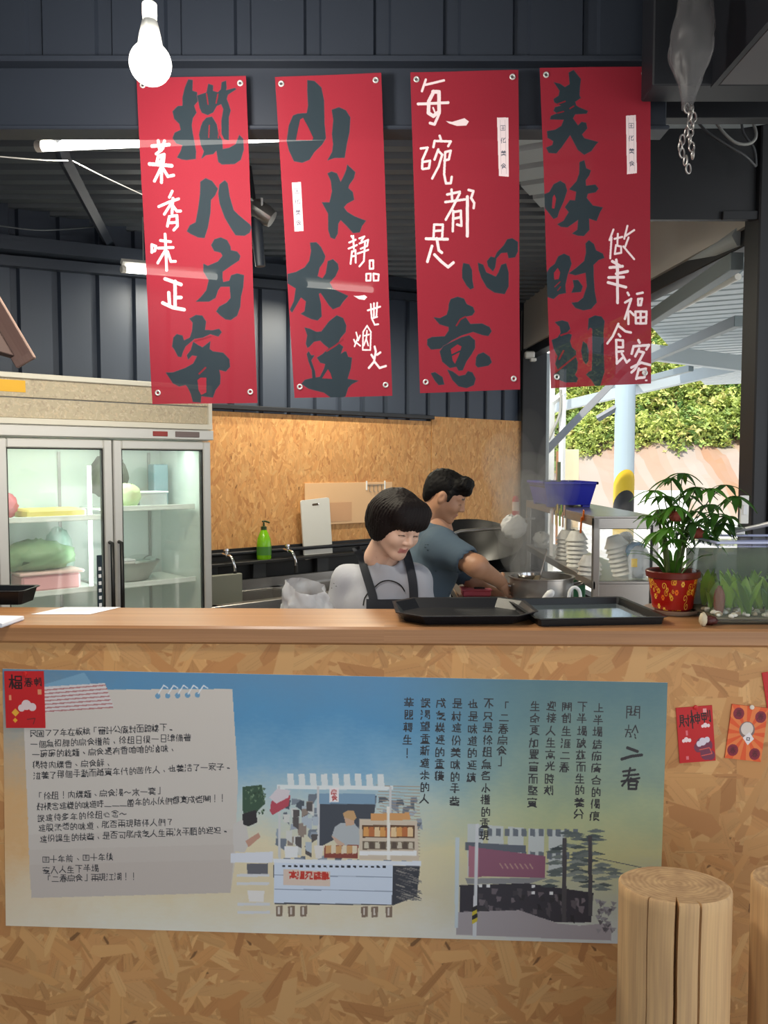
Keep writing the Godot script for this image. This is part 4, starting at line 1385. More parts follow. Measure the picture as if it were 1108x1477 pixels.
# ---------- outdoors ----------
func outdoors() -> void:
	struct("ground", "pale sunlit ground outside", span(Vector3(-60, -0.3, 30), Vector3(90, -0.13, -130)), M.ground)
	# canopy beside the stall
	var can := thing("side_canopy", "pale grey corrugated canopy on rafters outside the open side", "canopy")
	var rib := [Vector2(0, 0), Vector2(0.15, 0), Vector2(0.165, -0.035), Vector2(0.20, -0.035), Vector2(0.215, 0)]
	var turn := Basis(Vector3.UP, -0.45)
	part(can, "roof_sheet", ribbed(rib, 0.215, 12.0, 8.0), M.canopy, Transform3D(turn * Basis(Vector3(0, 0, -1), Vector3.RIGHT, Vector3.DOWN), Vector3(0.2, 2.86, -3.1)))
	for q in [[940, 459, 4.9, 1070, 372, 3.55], [960, 508, 7.3, 1070, 461, 5.6], [930, 548, 10.6, 1000, 530, 9.2]]:
		part(can, "rafter", bar(at(q[0], q[1], q[2]), at(q[3], q[4], q[5]), 0.06, 0.075, 1.2, -0.05), M.canopy_beam)
	part(can, "purlin", bar(at(850, 497, 8.6), at(1120, 531, 8.9), 0.1, 0.16), M.canopy)
	part(can, "edge_beam", bar(at(940, 556, 10.8), at(1110, 517, 9.2), 0.08, 0.14, 2.5, 0.5), M.canopy)
	part(can, "flashing", tube([at(925, 418, 5.0), at(1000, 377, 4.2), at(1072, 340, 3.66)], [0.035, 0.04, 0.05], 6), M.canopy)
	var lamp := thing("batten_lamp", "unlit tube lamp under the side canopy rafter", "lamp")
	part(lamp, "housing", tube([at(978, 438, 4.9), at(1064, 384, 4.1)], 0.05, 4), M.canopy_beam)
	part(lamp, "tube", tube([at(978, 446, 4.85), at(1065, 399, 4.05)], 0.017, 8), M.white)
	# pale round column with a striped guard
	var col := thing("canopy_column", "pale blue round column with a yellow and black guard", "column", Transform3D(Basis(), Vector3(at(900, 700, 9.6).x, 0, -9.6)))
	part(col, "shaft", lathe([Vector2(0, -0.13), Vector2(0.115, -0.13), Vector2(0.115, 2.75), Vector2(0, 2.75)], 28), M.pale_post)
	var g := mat(Color(0.86, 0.72, 0.16), 0.6)
	var gb := mat(Color(0.13, 0.13, 0.14), 0.6)
	for k in 5:
		var st := begin()
		st.set_smooth_group(0)
		for i in 24:
			var a0 := TAU * i / 24
			var a1 := TAU * (i + 1) / 24
			var y0 := 0.1 + 0.24 * k + 0.16 * sin(a0)
			var y1 := 0.1 + 0.24 * k + 0.16 * sin(a1)
			var d0 := Vector3(cos(a0), 0, sin(a0)) * 0.12
			var d1 := Vector3(cos(a1), 0, sin(a1)) * 0.12
			quad(st, d0 + Vector3(0, y0, 0), d1 + Vector3(0, y1, 0), d1 + Vector3(0, y1 + 0.24, 0), d0 + Vector3(0, y0 + 0.24, 0), d0)
		part(col, "guard_stripe", fin(st), g if k % 2 == 0 else gb)
	var brace_m := mat(Color(0.50, 0.51, 0.53), 0.6)
	solo("diagonal_brace", "grey diagonal brace running up from the pale jamb", "brace", tube([at(781, 658, 7.42), at(905, 530, 9.0)], 0.045, 4), brace_m)
	solo("diagonal_brace", "short grey brace beside the pale round column", "brace", tube([at(862, 604, 9.7), at(893, 586, 9.6)], 0.04, 4), brace_m)
	# neighbour's white frame, pipe and board
	var fr := thing("white_pergola", "white pergola posts outside beyond the pale jamb", "pergola")
	part(fr, "upright", tube([Vector3(at(790, 640, 12).x, -0.13, -12), Vector3(at(790, 640, 12).x, 3.2, -12)], 0.10, 4), M.white)
	part(fr, "upright", tube([Vector3(at(811, 640, 12).x, -0.13, -12), Vector3(at(811, 640, 12).x, 2.9, -12)], 0.05, 4), M.white)
	part(fr, "crosspiece", tube([at(784, 590, 12), at(815, 566, 12)], 0.05, 4), M.white)
	solo("garden_hose", "grey hose hanging on the white pergola posts", "hose", tube(curve([at(809, 562, 11.97), at(808, 595, 11.95), at(798, 620, 11.93), at(789, 640, 11.92)], 16), 0.022, 6), mat(Color(0.55, 0.55, 0.52)))
	var bd := Vector3(at(816, 690, 14).x, 0, -14)
	solo("beige_board", "beige board leaning outside behind the blue planter", "board", box(Vector3(0.34, 1.91, 0.04), 0.005), mat(Color(0.80, 0.74, 0.62)), tf(bd + Vector3(0.05, 0.825, 0)))
	solo("wooden_stake", "brown wooden stake outside in front of the beige board", "stake", tube([Vector3(at(805, 690, 13.6).x, -0.13, -13.6), at(805, 651, 13.6)], 0.032, 6), mat(Color(0.55, 0.36, 0.20)))
	# far house
	var hz := 60.0
	var hx := at(848, 690, hz).x
	var house := thing("far_house", "white low-gabled house standing below the green hillside", "house", Transform3D(Basis(), Vector3(hx, -0.13, -hz)))
	var px := hz / F
	part(house, "wall", span(Vector3(-3.4, 0, 0), Vector3(2.2, 2.9, -4)), M.white)
	part(house, "gable", plate(PackedVector2Array([Vector2(-3.8, 2.9), Vector2(2.4, 2.9), Vector2(2.0, 3.7), Vector2(-2.0, 4.7), Vector2(-3.8, 4.4)]), -4.0, 0.2), M.white)
	for k in 3:
		var w := part(house, "window", box(Vector3(1.15, 0.62, 0.06)), mat(Color(0.45, 0.49, 0.53), 0.25), tf(Vector3(-1.55 + 1.42 * k, 3.55 - 0.02 * k, 0.24)))
		part(w, "window_frame", box(Vector3(1.3, 0.07, 0.08)), M.white, tf(Vector3(0, -0.34, 0.01)))
	part(house, "door", box(Vector3(0.55, 1.35, 0.06)), mat(Color(0.16, 0.17, 0.20)), tf(Vector3(2.0, 3.0, 0.24)))
	part(house, "porch", box(Vector3(5.8, 0.12, 1.2)), M.white, tf(Vector3(-0.6, 2.05, 0.6)))
	part(house, "carport", box(Vector3(1.7, 1.5, 0.1)), mat(Color(0.42, 0.44, 0.48)), tf(Vector3(1.3, 1.2, 0.06)))
	part(house, "vent", tube([Vector3(0.5, 2.75, 0.05), Vector3(0.5, 2.75, 0.3)], 0.24, 14), mat(Color(0.55, 0.56, 0.58)))
	var rr := at(838, 592, 84)
	var rh := thing("red_roofed_house", "red-roofed house far behind the white one", "house", tf(Vector3(rr.x, -0.13, rr.z)))
	part(rh, "wall", span(Vector3(-2.6, 0, -2.0), Vector3(2.8, rr.y + 0.15, 2.0)), M.white)
	part(rh, "roof", plate(PackedVector2Array([Vector2(-3.2, 0), Vector2(3.4, 0), Vector2(3.0, 1.9), Vector2(-3.0, 2.1)]), -2.3, 2.3), mat(Color(0.80, 0.30, 0.28)), tf(Vector3(0, rr.y + 0.13, 0)))
	solo("white_parapet", "low white concrete wall at the foot of the slope", "wall", span(at(914, 708, 25), at(985, 760, 25.4) + Vector3(0, -0.3, 0)), M.white)
	# the hill: bare earth below, thicket above
	var hn := noise(0.16, 3, 4)
	var hill := func(u: float, v: float) -> Vector3:
		var x := lerpf(-6.0, 42.0, u)
		var d := lerpf(0.0, 34.0, v)
		var foot := -25.5 - maxf(0.0, 9.0 - x) * 2.2
		var y := -0.2 + d * (0.62 + 0.012 * (x - 9.0)) + 1.1 * hn.get_noise_2d(x * 1.5, d * 1.5) * minf(1.0, d * 0.3)
		return Vector3(x, y, foot - d)
	var st := begin()
	st.set_smooth_group(0)
	var nu := 190
	var nv := 130
	var earth := func(p: Vector3, v: float) -> Color:
		var a := 0.5 + 0.9 * hn.get_noise_2d(p.x * 5.0, p.z * 2.0 + p.y * 3.0)
		return Color(0.30, 0.17, 0.10).lerp(Color(0.31, 0.28, 0.25), clampf(a, 0, 1))
	for i in nu:
		for j in nv:
			var q := []
			for e in [[0, 0], [1, 0], [1, 1], [0, 1]]:
				q.append(hill.call(float(i + e[0]) / nu, float(j + e[1]) / nv))
			var c: Color = earth.call((q[0] + q[2]) * 0.5, float(j) / nv)
			st.set_color(c)
			quad(st, q[0], q[1], q[2], q[3], Vector3.UP)
	var hm := mat(Color.WHITE, 0.95)
	hm.vertex_color_use_as_albedo = true
	struct("hillside", "bare earth and rock slope rising outside", fin(st), hm)
	# leaves of the thicket
	var leaf := begin()
	for k in 5:
		var b := Basis.from_euler(Vector3(rng.randf_range(-0.9, 0.9), k * TAU / 5 + rng.randf(), rng.randf_range(-0.5, 0.5)))
		leaf.set_smooth_group(-1)
		var l := 0.26
		quad(leaf, b * Vector3(0, 0, 0), b * Vector3(0.08, 0.02, l * 0.5), b * Vector3(0, -0.03, l), b * Vector3(-0.08, 0.02, l * 0.5), Vector3.UP)
	var lm := fin(leaf)
	var mm := MultiMesh.new()
	mm.transform_format = MultiMesh.TRANSFORM_3D
	mm.use_colors = true
	mm.mesh = lm
	var spots := []
	var gn := noise(0.35, 9, 3)
	var tries := 0
	while spots.size() < 90000 and tries < 400000:
		tries += 1
		var u := rng.randf_range(0.18, 0.66)
		var v := rng.randf_range(0.0, 0.62)
		var p: Vector3 = hill.call(u, v)
		var edge: float = 1.5 + 0.16 * maxf(0.0, p.x - 7.0) + 0.9 * gn.get_noise_2d(p.x, p.z)
		if p.y < edge:
			continue
		var clump := gn.get_noise_2d(p.x * 2.0 + 40.0, p.y * 3.0)
		p.y += rng.randf() * (0.5 + 1.1 * maxf(0.0, clump + 0.3))
		spots.append([p, clump])
	mm.instance_count = spots.size()
	for i in spots.size():
		var b := Basis.from_euler(Vector3(rng.randf_range(-0.7, 0.9), rng.randf() * TAU, rng.randf_range(-0.7, 0.7))).scaled(Vector3.ONE * rng.randf_range(0.35, 0.95))
		mm.set_instance_transform(i, Transform3D(b, spots[i][0]))
		var f: float = clampf(0.5 + spots[i][1] * 0.9 + rng.randf_range(-0.35, 0.35), 0, 1)
		var c := Color(0.12, 0.23, 0.06).lerp(Color(0.48, 0.54, 0.14), f)
		if rng.randf() < 0.12:
			c = Color(0.50, 0.46, 0.16)
		mm.set_instance_color(i, c)
	var mi := MultiMeshInstance3D.new()
	mi.name = numbered("hillside_thicket")
	mi.multimesh = mm
	var gm := mat(Color.WHITE, 0.7)
	gm.vertex_color_use_as_albedo = true
	gm.backlight_enabled = true
	gm.backlight = Color(0.3, 0.35, 0.1)
	mi.material_override = gm
	add_child(mi)
	tag(mi, "green thicket covering the upper hillside outside", "bushes", "", "stuff")
	# bushes by the house
	for q in [[845, 672, 50.0, 1.5], [852, 608, 70.0, 2.6], [879, 622, 75.0, 2.4], [822, 600, 94.0, 3.6]]:
		var c := at(q[0], q[1], q[2])
		var sb := begin()
		sb.set_smooth_group(-1)
		for k in 420:
			var d = Vector3(rng.randfn(), rng.randfn(), rng.randfn()).normalized() * q[3] * rng.randf_range(0.75, 1.05)
			var b := Basis.from_euler(Vector3(rng.randf() * TAU, rng.randf() * TAU, 0)).scaled(Vector3.ONE * q[3] * 0.16)
			sb.set_color(Color(0.14, 0.24, 0.07).lerp(Color(0.40, 0.42, 0.14), rng.randf()))
			quad(sb, d + b * Vector3(-1, 0, -1), d + b * Vector3(1, 0, -0.6), d + b * Vector3(0.7, 0.2, 1), d + b * Vector3(-0.8, 0.1, 0.8), d)
		var low: bool = q[2] < 60.0
		var bush := thing("bush", "round green bush in front of the white house" if low else "green tree rising behind the white house", "bush" if low else "tree", Transform3D(Basis(), c), "" if low else "trees behind the white house")
		part(bush, "foliage", fin(sb), gm)
		part(bush, "trunk", tube([Vector3(0, -c.y - 0.13, 0), Vector3.ZERO], 0.18, 6), mat(Color(0.35, 0.27, 0.2)))
# ---------- service counter ----------
func counter() -> void:
	var c := thing("service_counter", "wooden service counter faced with pressed strand board", "counter", BAR)
	var st := begin()
	add_box(st, Vector3(-0.75, 1.0615, -0.139), Vector3(4.5, 0.047, 0.278), 0.006)
	part(c, "worktop", fin(st), M.worktop, Transform3D(), "oiled solid wood worktop")
	part(c, "front_panel", span(Vector3(-2.2, 0.0, -0.026), Vector3(1.46, 1.038, -0.008)), M.osb_front, Transform3D(), "orange-brown pressed strand board")
	for x in [-2.9, -1.6, -0.3, 0.9, 1.42]:
		part(c, "leg", span(Vector3(x, 0, -0.25), Vector3(x + 0.05, 1.038, -0.20), 0.003), M.wood_brown)
	part(c, "front_panel", span(Vector3(-3.0, 0.0, -0.026), Vector3(-2.202, 1.038, -0.008)), M.osb_front)

# ---------- cloth banners ----------
func banners() -> void:
	var px := [[197, 113, 355, 110, 371, 581, 220, 583], [397, 112, 550, 105, 566, 571, 425, 574], [592, 104, 748, 100, 750, 562, 606, 567], [779, 97, 938, 96, 940, 553, 795, 560]]
	var words := ["red banner whose lettering ends in the sign for guest, beside the bare bulb", "red banner with dark mountain and water lettering and white column", "red banner with white writing above two large dark signs", "red banner with four large dark signs, overlapped by the black beam"]
	var ring := begin()
	for k in 14:
		var a := TAU * k / 14
		var b := TAU * (k + 1) / 14
		for q in [[0.0042, 0.0078, 0.0015, 0.0015], [0.0078, 0.0085, 0.0015, -0.001], [0.0042, 0.0036, 0.0015, -0.001]]:
			quad(ring, Vector3(cos(a) * q[0], sin(a) * q[0], q[2]), Vector3(cos(b) * q[0], sin(b) * q[0], q[2]), Vector3(cos(b) * q[1], sin(b) * q[1], q[3]), Vector3(cos(a) * q[1], sin(a) * q[1], q[3]), Vector3(0, 0, 1))
	var ring_mesh := fin(ring)
	for k in 4:
		var q: Array = px[k]
		var d := 2.325
		var a := at(q[0], q[1], d)
		var b := at(q[2], q[3], d)
		var c := at(q[4], q[5], d + 0.01)
		var e := at(q[6], q[7], d + 0.01)
		var origin := (a + b) * 0.5
		var node := thing("cloth_banner", words[k], "banner", Transform3D(Basis(), origin))
		var ph := 1.7 * k
		var f := func(u: float, v: float) -> Vector3:
			var p := a.lerp(b, u).lerp(e.lerp(c, u), v) - origin
			p.z += 0.0030 * sin(v * 9.0 + ph + u * 1.5) + 0.0035 * sin(u * 5.5 + ph) * (0.3 + v) + 0.0022 * exp(-pow((v - 0.315) * 60.0, 2.0)) + 0.0018 * exp(-pow((v - 0.63) * 60.0, 2.0))
			return p
		var m := tmat(banner_print(k), 0.72)
		m.metallic_specular = 0.3
		m.albedo_color.a = 0.965
		m.transparency = BaseMaterial3D.TRANSPARENCY_ALPHA
		m.texture_repeat = false
		m.backlight_enabled = true
		m.backlight = Color(0.55, 0.55, 0.55)
		part(node, "cloth", sheet(f, 18, 54, Vector3(0, 0, 1)), m)
		for h in [[0.055, 0.022], [0.945, 0.022], [0.06, 0.965], [0.935, 0.965]]:
			part(node, "grommet", ring_mesh, M.alu, tf(f.call(h[0], h[1]) + Vector3(0, 0, 0.002)), "metal eyelet")
		for h in [[0.055, 0.022], [0.945, 0.022]]:
			part(node, "screw", tube([f.call(h[0], h[1]) + Vector3(0, 0, 0.004), f.call(h[0], h[1]) + Vector3(0, 0, -0.05)], 0.003, 6), M.chrome)

# ---------- lamps ----------
func omni(p: Vector3, c: Color, e: float, size: float, parent: Node3D = self) -> void:
	var l := OmniLight3D.new()
	l.name = "lamp_light"
	l.light_color = c
	l.light_energy = e
	l.light_size = size
	l.omni_range = 12.0
	l.omni_attenuation = 2.0
	l.shadow_enabled = true
	l.position = p
	parent.add_child(l, true)

func lamps() -> void:
	# bare bulb
	var p := at(217, 92, 1.72)
	var b := thing("light_bulb", "lit bare bulb in a white holder hanging before the banners", "bulb", Transform3D(Basis(), p))
	var s := 0.0425
	var prof := []
	for i in 15:
		var t := PI * i / 18.0
		prof.append(Vector2(sin(t) * s, -cos(t) * s))
	part(b, "globe", lathe(prof, 28), glow(Color(1.0, 0.98, 0.94), 5.0))
	part(b, "neck", lathe([Vector2(0.026, 0.033), Vector2(0.022, 0.055), Vector2(0.016, 0.082), Vector2(0.014, 0.084)], 24), M.white)
	part(b, "holder", lathe([Vector2(0, 0.083), Vector2(0.014, 0.083), Vector2(0.0145, 0.09), Vector2(0.0135, 0.092), Vector2(0.0145, 0.094), Vector2(0.0145, 0.118), Vector2(0.008, 0.124), Vector2(0, 0.124)], 24), M.white)
	part(b, "wire", tube([Vector3(0, 0.12, 0), Vector3(0.002, 0.5, 0), Vector3(0, 3.08 - p.y, 0)], 0.003, 6), M.black)
	omni(Vector3(0, 0, 0), Color(1.0, 0.97, 0.92), 1.15, 0.08, b)
	# tube lamps
	var ends := [[at(57, 211, 3.16), at(512, 192, 3.03), "lit tube lamp hanging behind the first two banners", 1.0], [WALL * Vector3(-0.35, 2.615, 0.30), WALL * Vector3(0.25, 2.66, 0.30), "lit tube lamp along the top of the back wall", 0.55], [WALL * Vector3(0.72, 2.64, 0.55), WALL * Vector3(1.28, 2.68, 0.55), "unseen tube lamp added behind the mountain and water banner to brighten the boards", 1.2]]  # last entry is an unseen tube, added to brighten the back boards
	for q in ends:
		var a: Vector3 = q[0]
		var c: Vector3 = q[1]
		var dir := (c - a).normalized()
		var t := thing("tube_lamp", q[2], "lamp", Transform3D(Basis(), a))
		var v := c - a
		part(t, "tube", tube([Vector3.ZERO, v], 0.019, 12), glow(Color(1.0, 0.99, 0.95), 6.0))
		var lift := Vector3(0, 0.040, 0)
		part(t, "housing", tube([lift - dir * 0.01, v + lift + dir * 0.01], 0.020, 4), M.white)
		for w in [Vector3.ZERO, v]:
			part(t, "end_cap", tube([w - dir * 0.012, w + dir * 0.012], 0.021, 10), M.white)
		for w in [0.2, 0.8]:
			part(t, "hanger", tube([v * w + lift, Vector3(0, 0, 0) + v * w + Vector3(0, 2.93 - (a + v * w).y, 0)], 0.003, 5), M.alu)
		var l := AreaLight3D.new()
		l.name = "lamp_light"
		l.area_size = Vector2(v.length(), 0.03)
		l.light_color = Color(1.0, 0.96, 0.86)
		l.light_energy = 4.4 * q[3]
		l.area_range = 12.0
		l.shadow_enabled = true
		var zb := Vector3(0, 1, 0)
		var xb := (dir - zb * dir.dot(zb)).normalized()
		l.transform = Transform3D(Basis(xb, zb.cross(xb), zb), v * 0.5 + Vector3(0, -0.02, 0))
		t.add_child(l)
	for q in [[[0, 226, 2.9], [60, 231, 3.0], [98, 232, 3.1]], [[104, 232, 3.1], [150, 255, 3.3], [206, 281, 3.5]]]:
		var pts := []
		for r in q:
			pts.append(at(r[0], r[1], r[2]))
		solo("lamp_wire", "thin white wire under the roof near the first tube lamp", "wire", tube(curve(pts, 12), 0.0025, 5), M.white_plastic, Transform3D(), "wires of the first tube lamp")
	solo("roof_wire", "thin dark wire sagging along the back wall rail", "wire", tube(curve([at(-5, 325, 4.3), at(60, 332, 4.4), at(140, 327, 4.7)], 14), 0.004, 5), M.steel_roof)

# ---------- two-door glass fridge ----------
func fridge() -> void:
	var w := 1.16
	var base := WALL * tf(Vector3(-w, 0, 0.05))
	var fr := thing("display_fridge", "two-door glass display fridge with a speckled beige header", "fridge", base)
	var D := 0.62
	var st := begin()
	add_box(st, Vector3(w / 2, 0.14, D / 2), Vector3(w, 0.28, D), 0.004)
	part(fr, "plinth", fin(st), M.stainless)
	st = begin()
	for x in [0.02, w - 0.02]:
		add_box(st, Vector3(x, 0.94, D / 2 - 0.03), Vector3(0.04, 1.34, D - 0.06), 0.003)
	part(fr, "side_wall", fin(st), M.alu)
	part(fr, "back_wall", span(Vector3(0.03, 0.28, 0), Vector3(w - 0.03, 1.63, 0.03)), M.fridge_in, Transform3D(), "pale green inner back")
	st = begin()
	for x in [0.0425, w - 0.0425]:
		add_box(st, Vector3(x, 0.94, D / 2 - 0.03), Vector3(0.006, 1.32, D - 0.1))
	part(fr, "lining", fin(st), M.fridge_in)
	part(fr, "inner_ceiling", span(Vector3(0.03, 1.620, 0.02), Vector3(w - 0.03, 1.638, D - 0.06)), M.fridge_in)
	part(fr, "inner_floor", span(Vector3(0.03, 0.28, 0.02), Vector3(w - 0.03, 0.30, D - 0.06)), M.fridge_in)
	# header: box with two speckled boards in a pale frame
	st = begin()
	add_box(st, Vector3(w / 2, 1.795, D / 2 - 0.02), Vector3(w, 0.31, D - 0.04), 0.003)
	part(fr, "header_box", fin(st), M.alu)
	var sp := tmat(speckle(256, Color(0.70, 0.66, 0.58), [Color(0.77, 0.73, 0.65), Color(0.65, 0.60, 0.53), Color(0.76, 0.70, 0.60)], 2600, 17, 2, 7), 0.7, Vector2(1.6, 1.6))
	part(fr, "header_board", span(Vector3(0.025, 1.835, D - 0.03), Vector3(w - 0.02, 1.925, D - 0.008), 0.002), sp, Transform3D(), "speckled beige board")
	part(fr, "header_board", span(Vector3(0.025, 1.735, D - 0.03), Vector3(w - 0.02, 1.83, D - 0.014), 0.002), sp, Transform3D(), "speckled beige board")
	st = begin()
	add_box(st, Vector3(w / 2, 1.938, D - 0.01), Vector3(w, 0.026, 0.03), 0.003)
	add_box(st, Vector3(w / 2, 1.718, D - 0.01), Vector3(w, 0.030, 0.036), 0.003)
	for x in [0.011, w - 0.011]:
		add_box(st, Vector3(x, 1.83, D - 0.01), Vector3(0.022, 0.21, 0.03), 0.003)
	part(fr, "header_frame", fin(st), mat(Color(0.82, 0.81, 0.77), 0.5))
	part(fr, "control_strip", span(Vector3(-0.004, 1.645, D - 0.06), Vector3(w + 0.004, 1.700, D + 0.01), 0.004), M.alu)
	part(fr, "display", span(Vector3(0.80, 1.660, D), Vector3(0.885, 1.687, D + 0.014), 0.002), mat(Color(0.55, 0.16, 0.14), 0.3), Transform3D(), "red temperature display")
	part(fr, "display", span(Vector3(0.93, 1.658, D), Vector3(1.075, 1.689, D + 0.014), 0.002), mat(Color(0.42, 0.36, 0.36), 0.3), Transform3D(), "grey control panel")
	part(fr, "sticker", span(Vector3(0.035, 1.858, D - 0.012), Vector3(0.155, 1.915, D - 0.006)), mat(Color(0.86, 0.66, 0.12), 0.5), Transform3D(), "yellow sticker")
	# doors
	for k in 2:
		var x0 := 0.012 + k * 0.571
		var dw := 0.565
		var door := Node3D.new()
		door.name = "door"
		fr.add_child(door, true)
		door.position = Vector3(x0, 0.30, D)
		var h := 1.335
		st = begin()
		var t := 0.046
		for q in [[0, 0, t, h], [dw - t, 0, dw, h], [t, h - t, dw - t, h], [t, 0, dw - t, t]]:
			add_box(st, Vector3((q[0] + q[2]) / 2, (q[1] + q[3]) / 2, -0.02), Vector3(q[2] - q[0], q[3] - q[1], 0.045), 0.005)
		part(door, "frame", fin(st), M.alu)
		st = begin()
		for q in [[t, t, t + 0.006, h - t], [dw - t - 0.006, t, dw - t, h - t], [t, h - t - 0.006, dw - t, h - t]]:
			add_box(st, Vector3((q[0] + q[2]) / 2, (q[1] + q[3]) / 2, -0.022), Vector3(q[2] - q[0], q[3] - q[1], 0.03))
		part(door, "seal", fin(st), M.black)
		part(door, "pane", span(Vector3(t, t, -0.024), Vector3(dw - t, h - t, -0.018)), M.glass)
		st = begin()
		var hx := dw - 0.022 if k == 0 else 0.022
		add_tube(st, [Vector3(hx, 0.30, 0.004), Vector3(hx, 0.30, 0.035), Vector3(hx, 0.80, 0.035), Vector3(hx, 0.80, 0.004)], 0.010, 8)
		part(door, "handle", fin(st), M.black_gloss, Transform3D(), "black bar handle")
		if k == 0:
			part(door, "label_strip", span(Vector3(dw - t - 0.040, 0.30, -0.016), Vector3(dw - t - 0.012, 0.735, -0.012), 0.003), mat(Color(0.10, 0.17, 0.22), 0.4), Transform3D(), "dark printed strip on the pane")
			for j in 9:
				part(door, "strip_print", box(Vector3(0.014, 0.018, 0.002)), M.paper, tf(Vector3(dw - t - 0.026, 0.36 + 0.038 * j, -0.011)))
	part(fr, "mullion", span(Vector3(w / 2 - 0.025, 0.28, D - 0.09), Vector3(w / 2 + 0.025, 1.62, D - 0.05), 0.003), M.white)
	# shelves and lamp
	for k in 2:
		var x0 := 0.05 + k * 0.54
		for y in [0.84, 1.26 if k == 1 else 1.22]:
			st = begin()
			add_box(st, Vector3(x0 + 0.26, y, 0.29), Vector3(0.50, 0.012, 0.46), 0.002)
			add_box(st, Vector3(x0 + 0.26, y + 0.008, 0.515), Vector3(0.50, 0.03, 0.008), 0.002)
			part(fr, "shelf", fin(st), M.fridge_in)
		part(fr, "shelf_rail", span(Vector3(x0 + 0.44, 0.32, 0.034), Vector3(x0 + 0.455, 1.58, 0.042)), M.stainless)
	var lp := part(fr, "lamp", tube([Vector3(0.50, 0.86, 0.50), Vector3(0.50, 1.50, 0.50)], 0.011, 10), glow(Color(0.95, 1.0, 0.97), 2.2), Transform3D(), "lit upright tube inside the left door")
	var l := AreaLight3D.new()
	l.name = "lamp_light"
	l.area_size = Vector2(0.03, 0.64)
	l.light_color = Color(0.92, 1.0, 0.97)
	l.light_energy = 0.12
	l.area_range = 6.0
	l.shadow_enabled = true
	l.transform = Transform3D(Basis(), Vector3(0.50, 1.18, 0.485))
	fr.add_child(l)
	var l2 := AreaLight3D.new()  # unseen light added to brighten the right half of the fridge
	l2.name = "added_fill_light"
	l2.area_size = Vector2(1.0, 0.05)
	l2.light_color = Color(0.95, 1.0, 0.95)
	l2.light_energy = 0.3
	l2.area_range = 6.0
	l2.shadow_enabled = true
	l2.transform = Transform3D(Basis(Vector3.RIGHT, -PI / 2), Vector3(w / 2, 1.60, 0.42))
	fr.add_child(l2)
	part(fr, "added_fill_strip", span(Vector3(0.08, 1.604, 0.40), Vector3(w - 0.08, 1.618, 0.44), 0.002), glow(Color(0.95, 1.0, 0.95), 1.6))  # glowing strip added above the door frame, out of view
	fridge_food(base)

func crumple(rx: float, ry: float, rz: float, sd: int, amp := 0.2, flat := 0.0) -> ArrayMesh:
	var n := noise(1.7, sd, 3)
	var f := func(u: float, v: float) -> Vector3:
		var t := u * TAU
		var p := PI * v
		var d := Vector3(sin(p) * cos(t), cos(p), sin(p) * sin(t))
		var r := 1.0 + amp * n.get_noise_3d(d.x * 2.2, d.y * 2.2, d.z * 2.2) + amp * 0.5 * n.get_noise_3d(d.x * 7, d.y * 7, d.z * 7)
		var q := d * r * Vector3(rx, ry, rz)
		q.y = maxf(q.y, -ry * (1.0 - flat))
		return q
	return sheet(f, 26, 16)

func bowl_mesh(r: float, h: float) -> ArrayMesh:
	return lathe([Vector2(0, 0), Vector2(r * 0.55, 0), Vector2(r * 0.62, 0.004), Vector2(r * 0.85, h * 0.55), Vector2(r, h), Vector2(r + 0.004, h), Vector2(r + 0.003, h - 0.004), Vector2(r * 0.86, h * 0.6), Vector2(r * 0.6, 0.008), Vector2(0, 0.006)], 28)

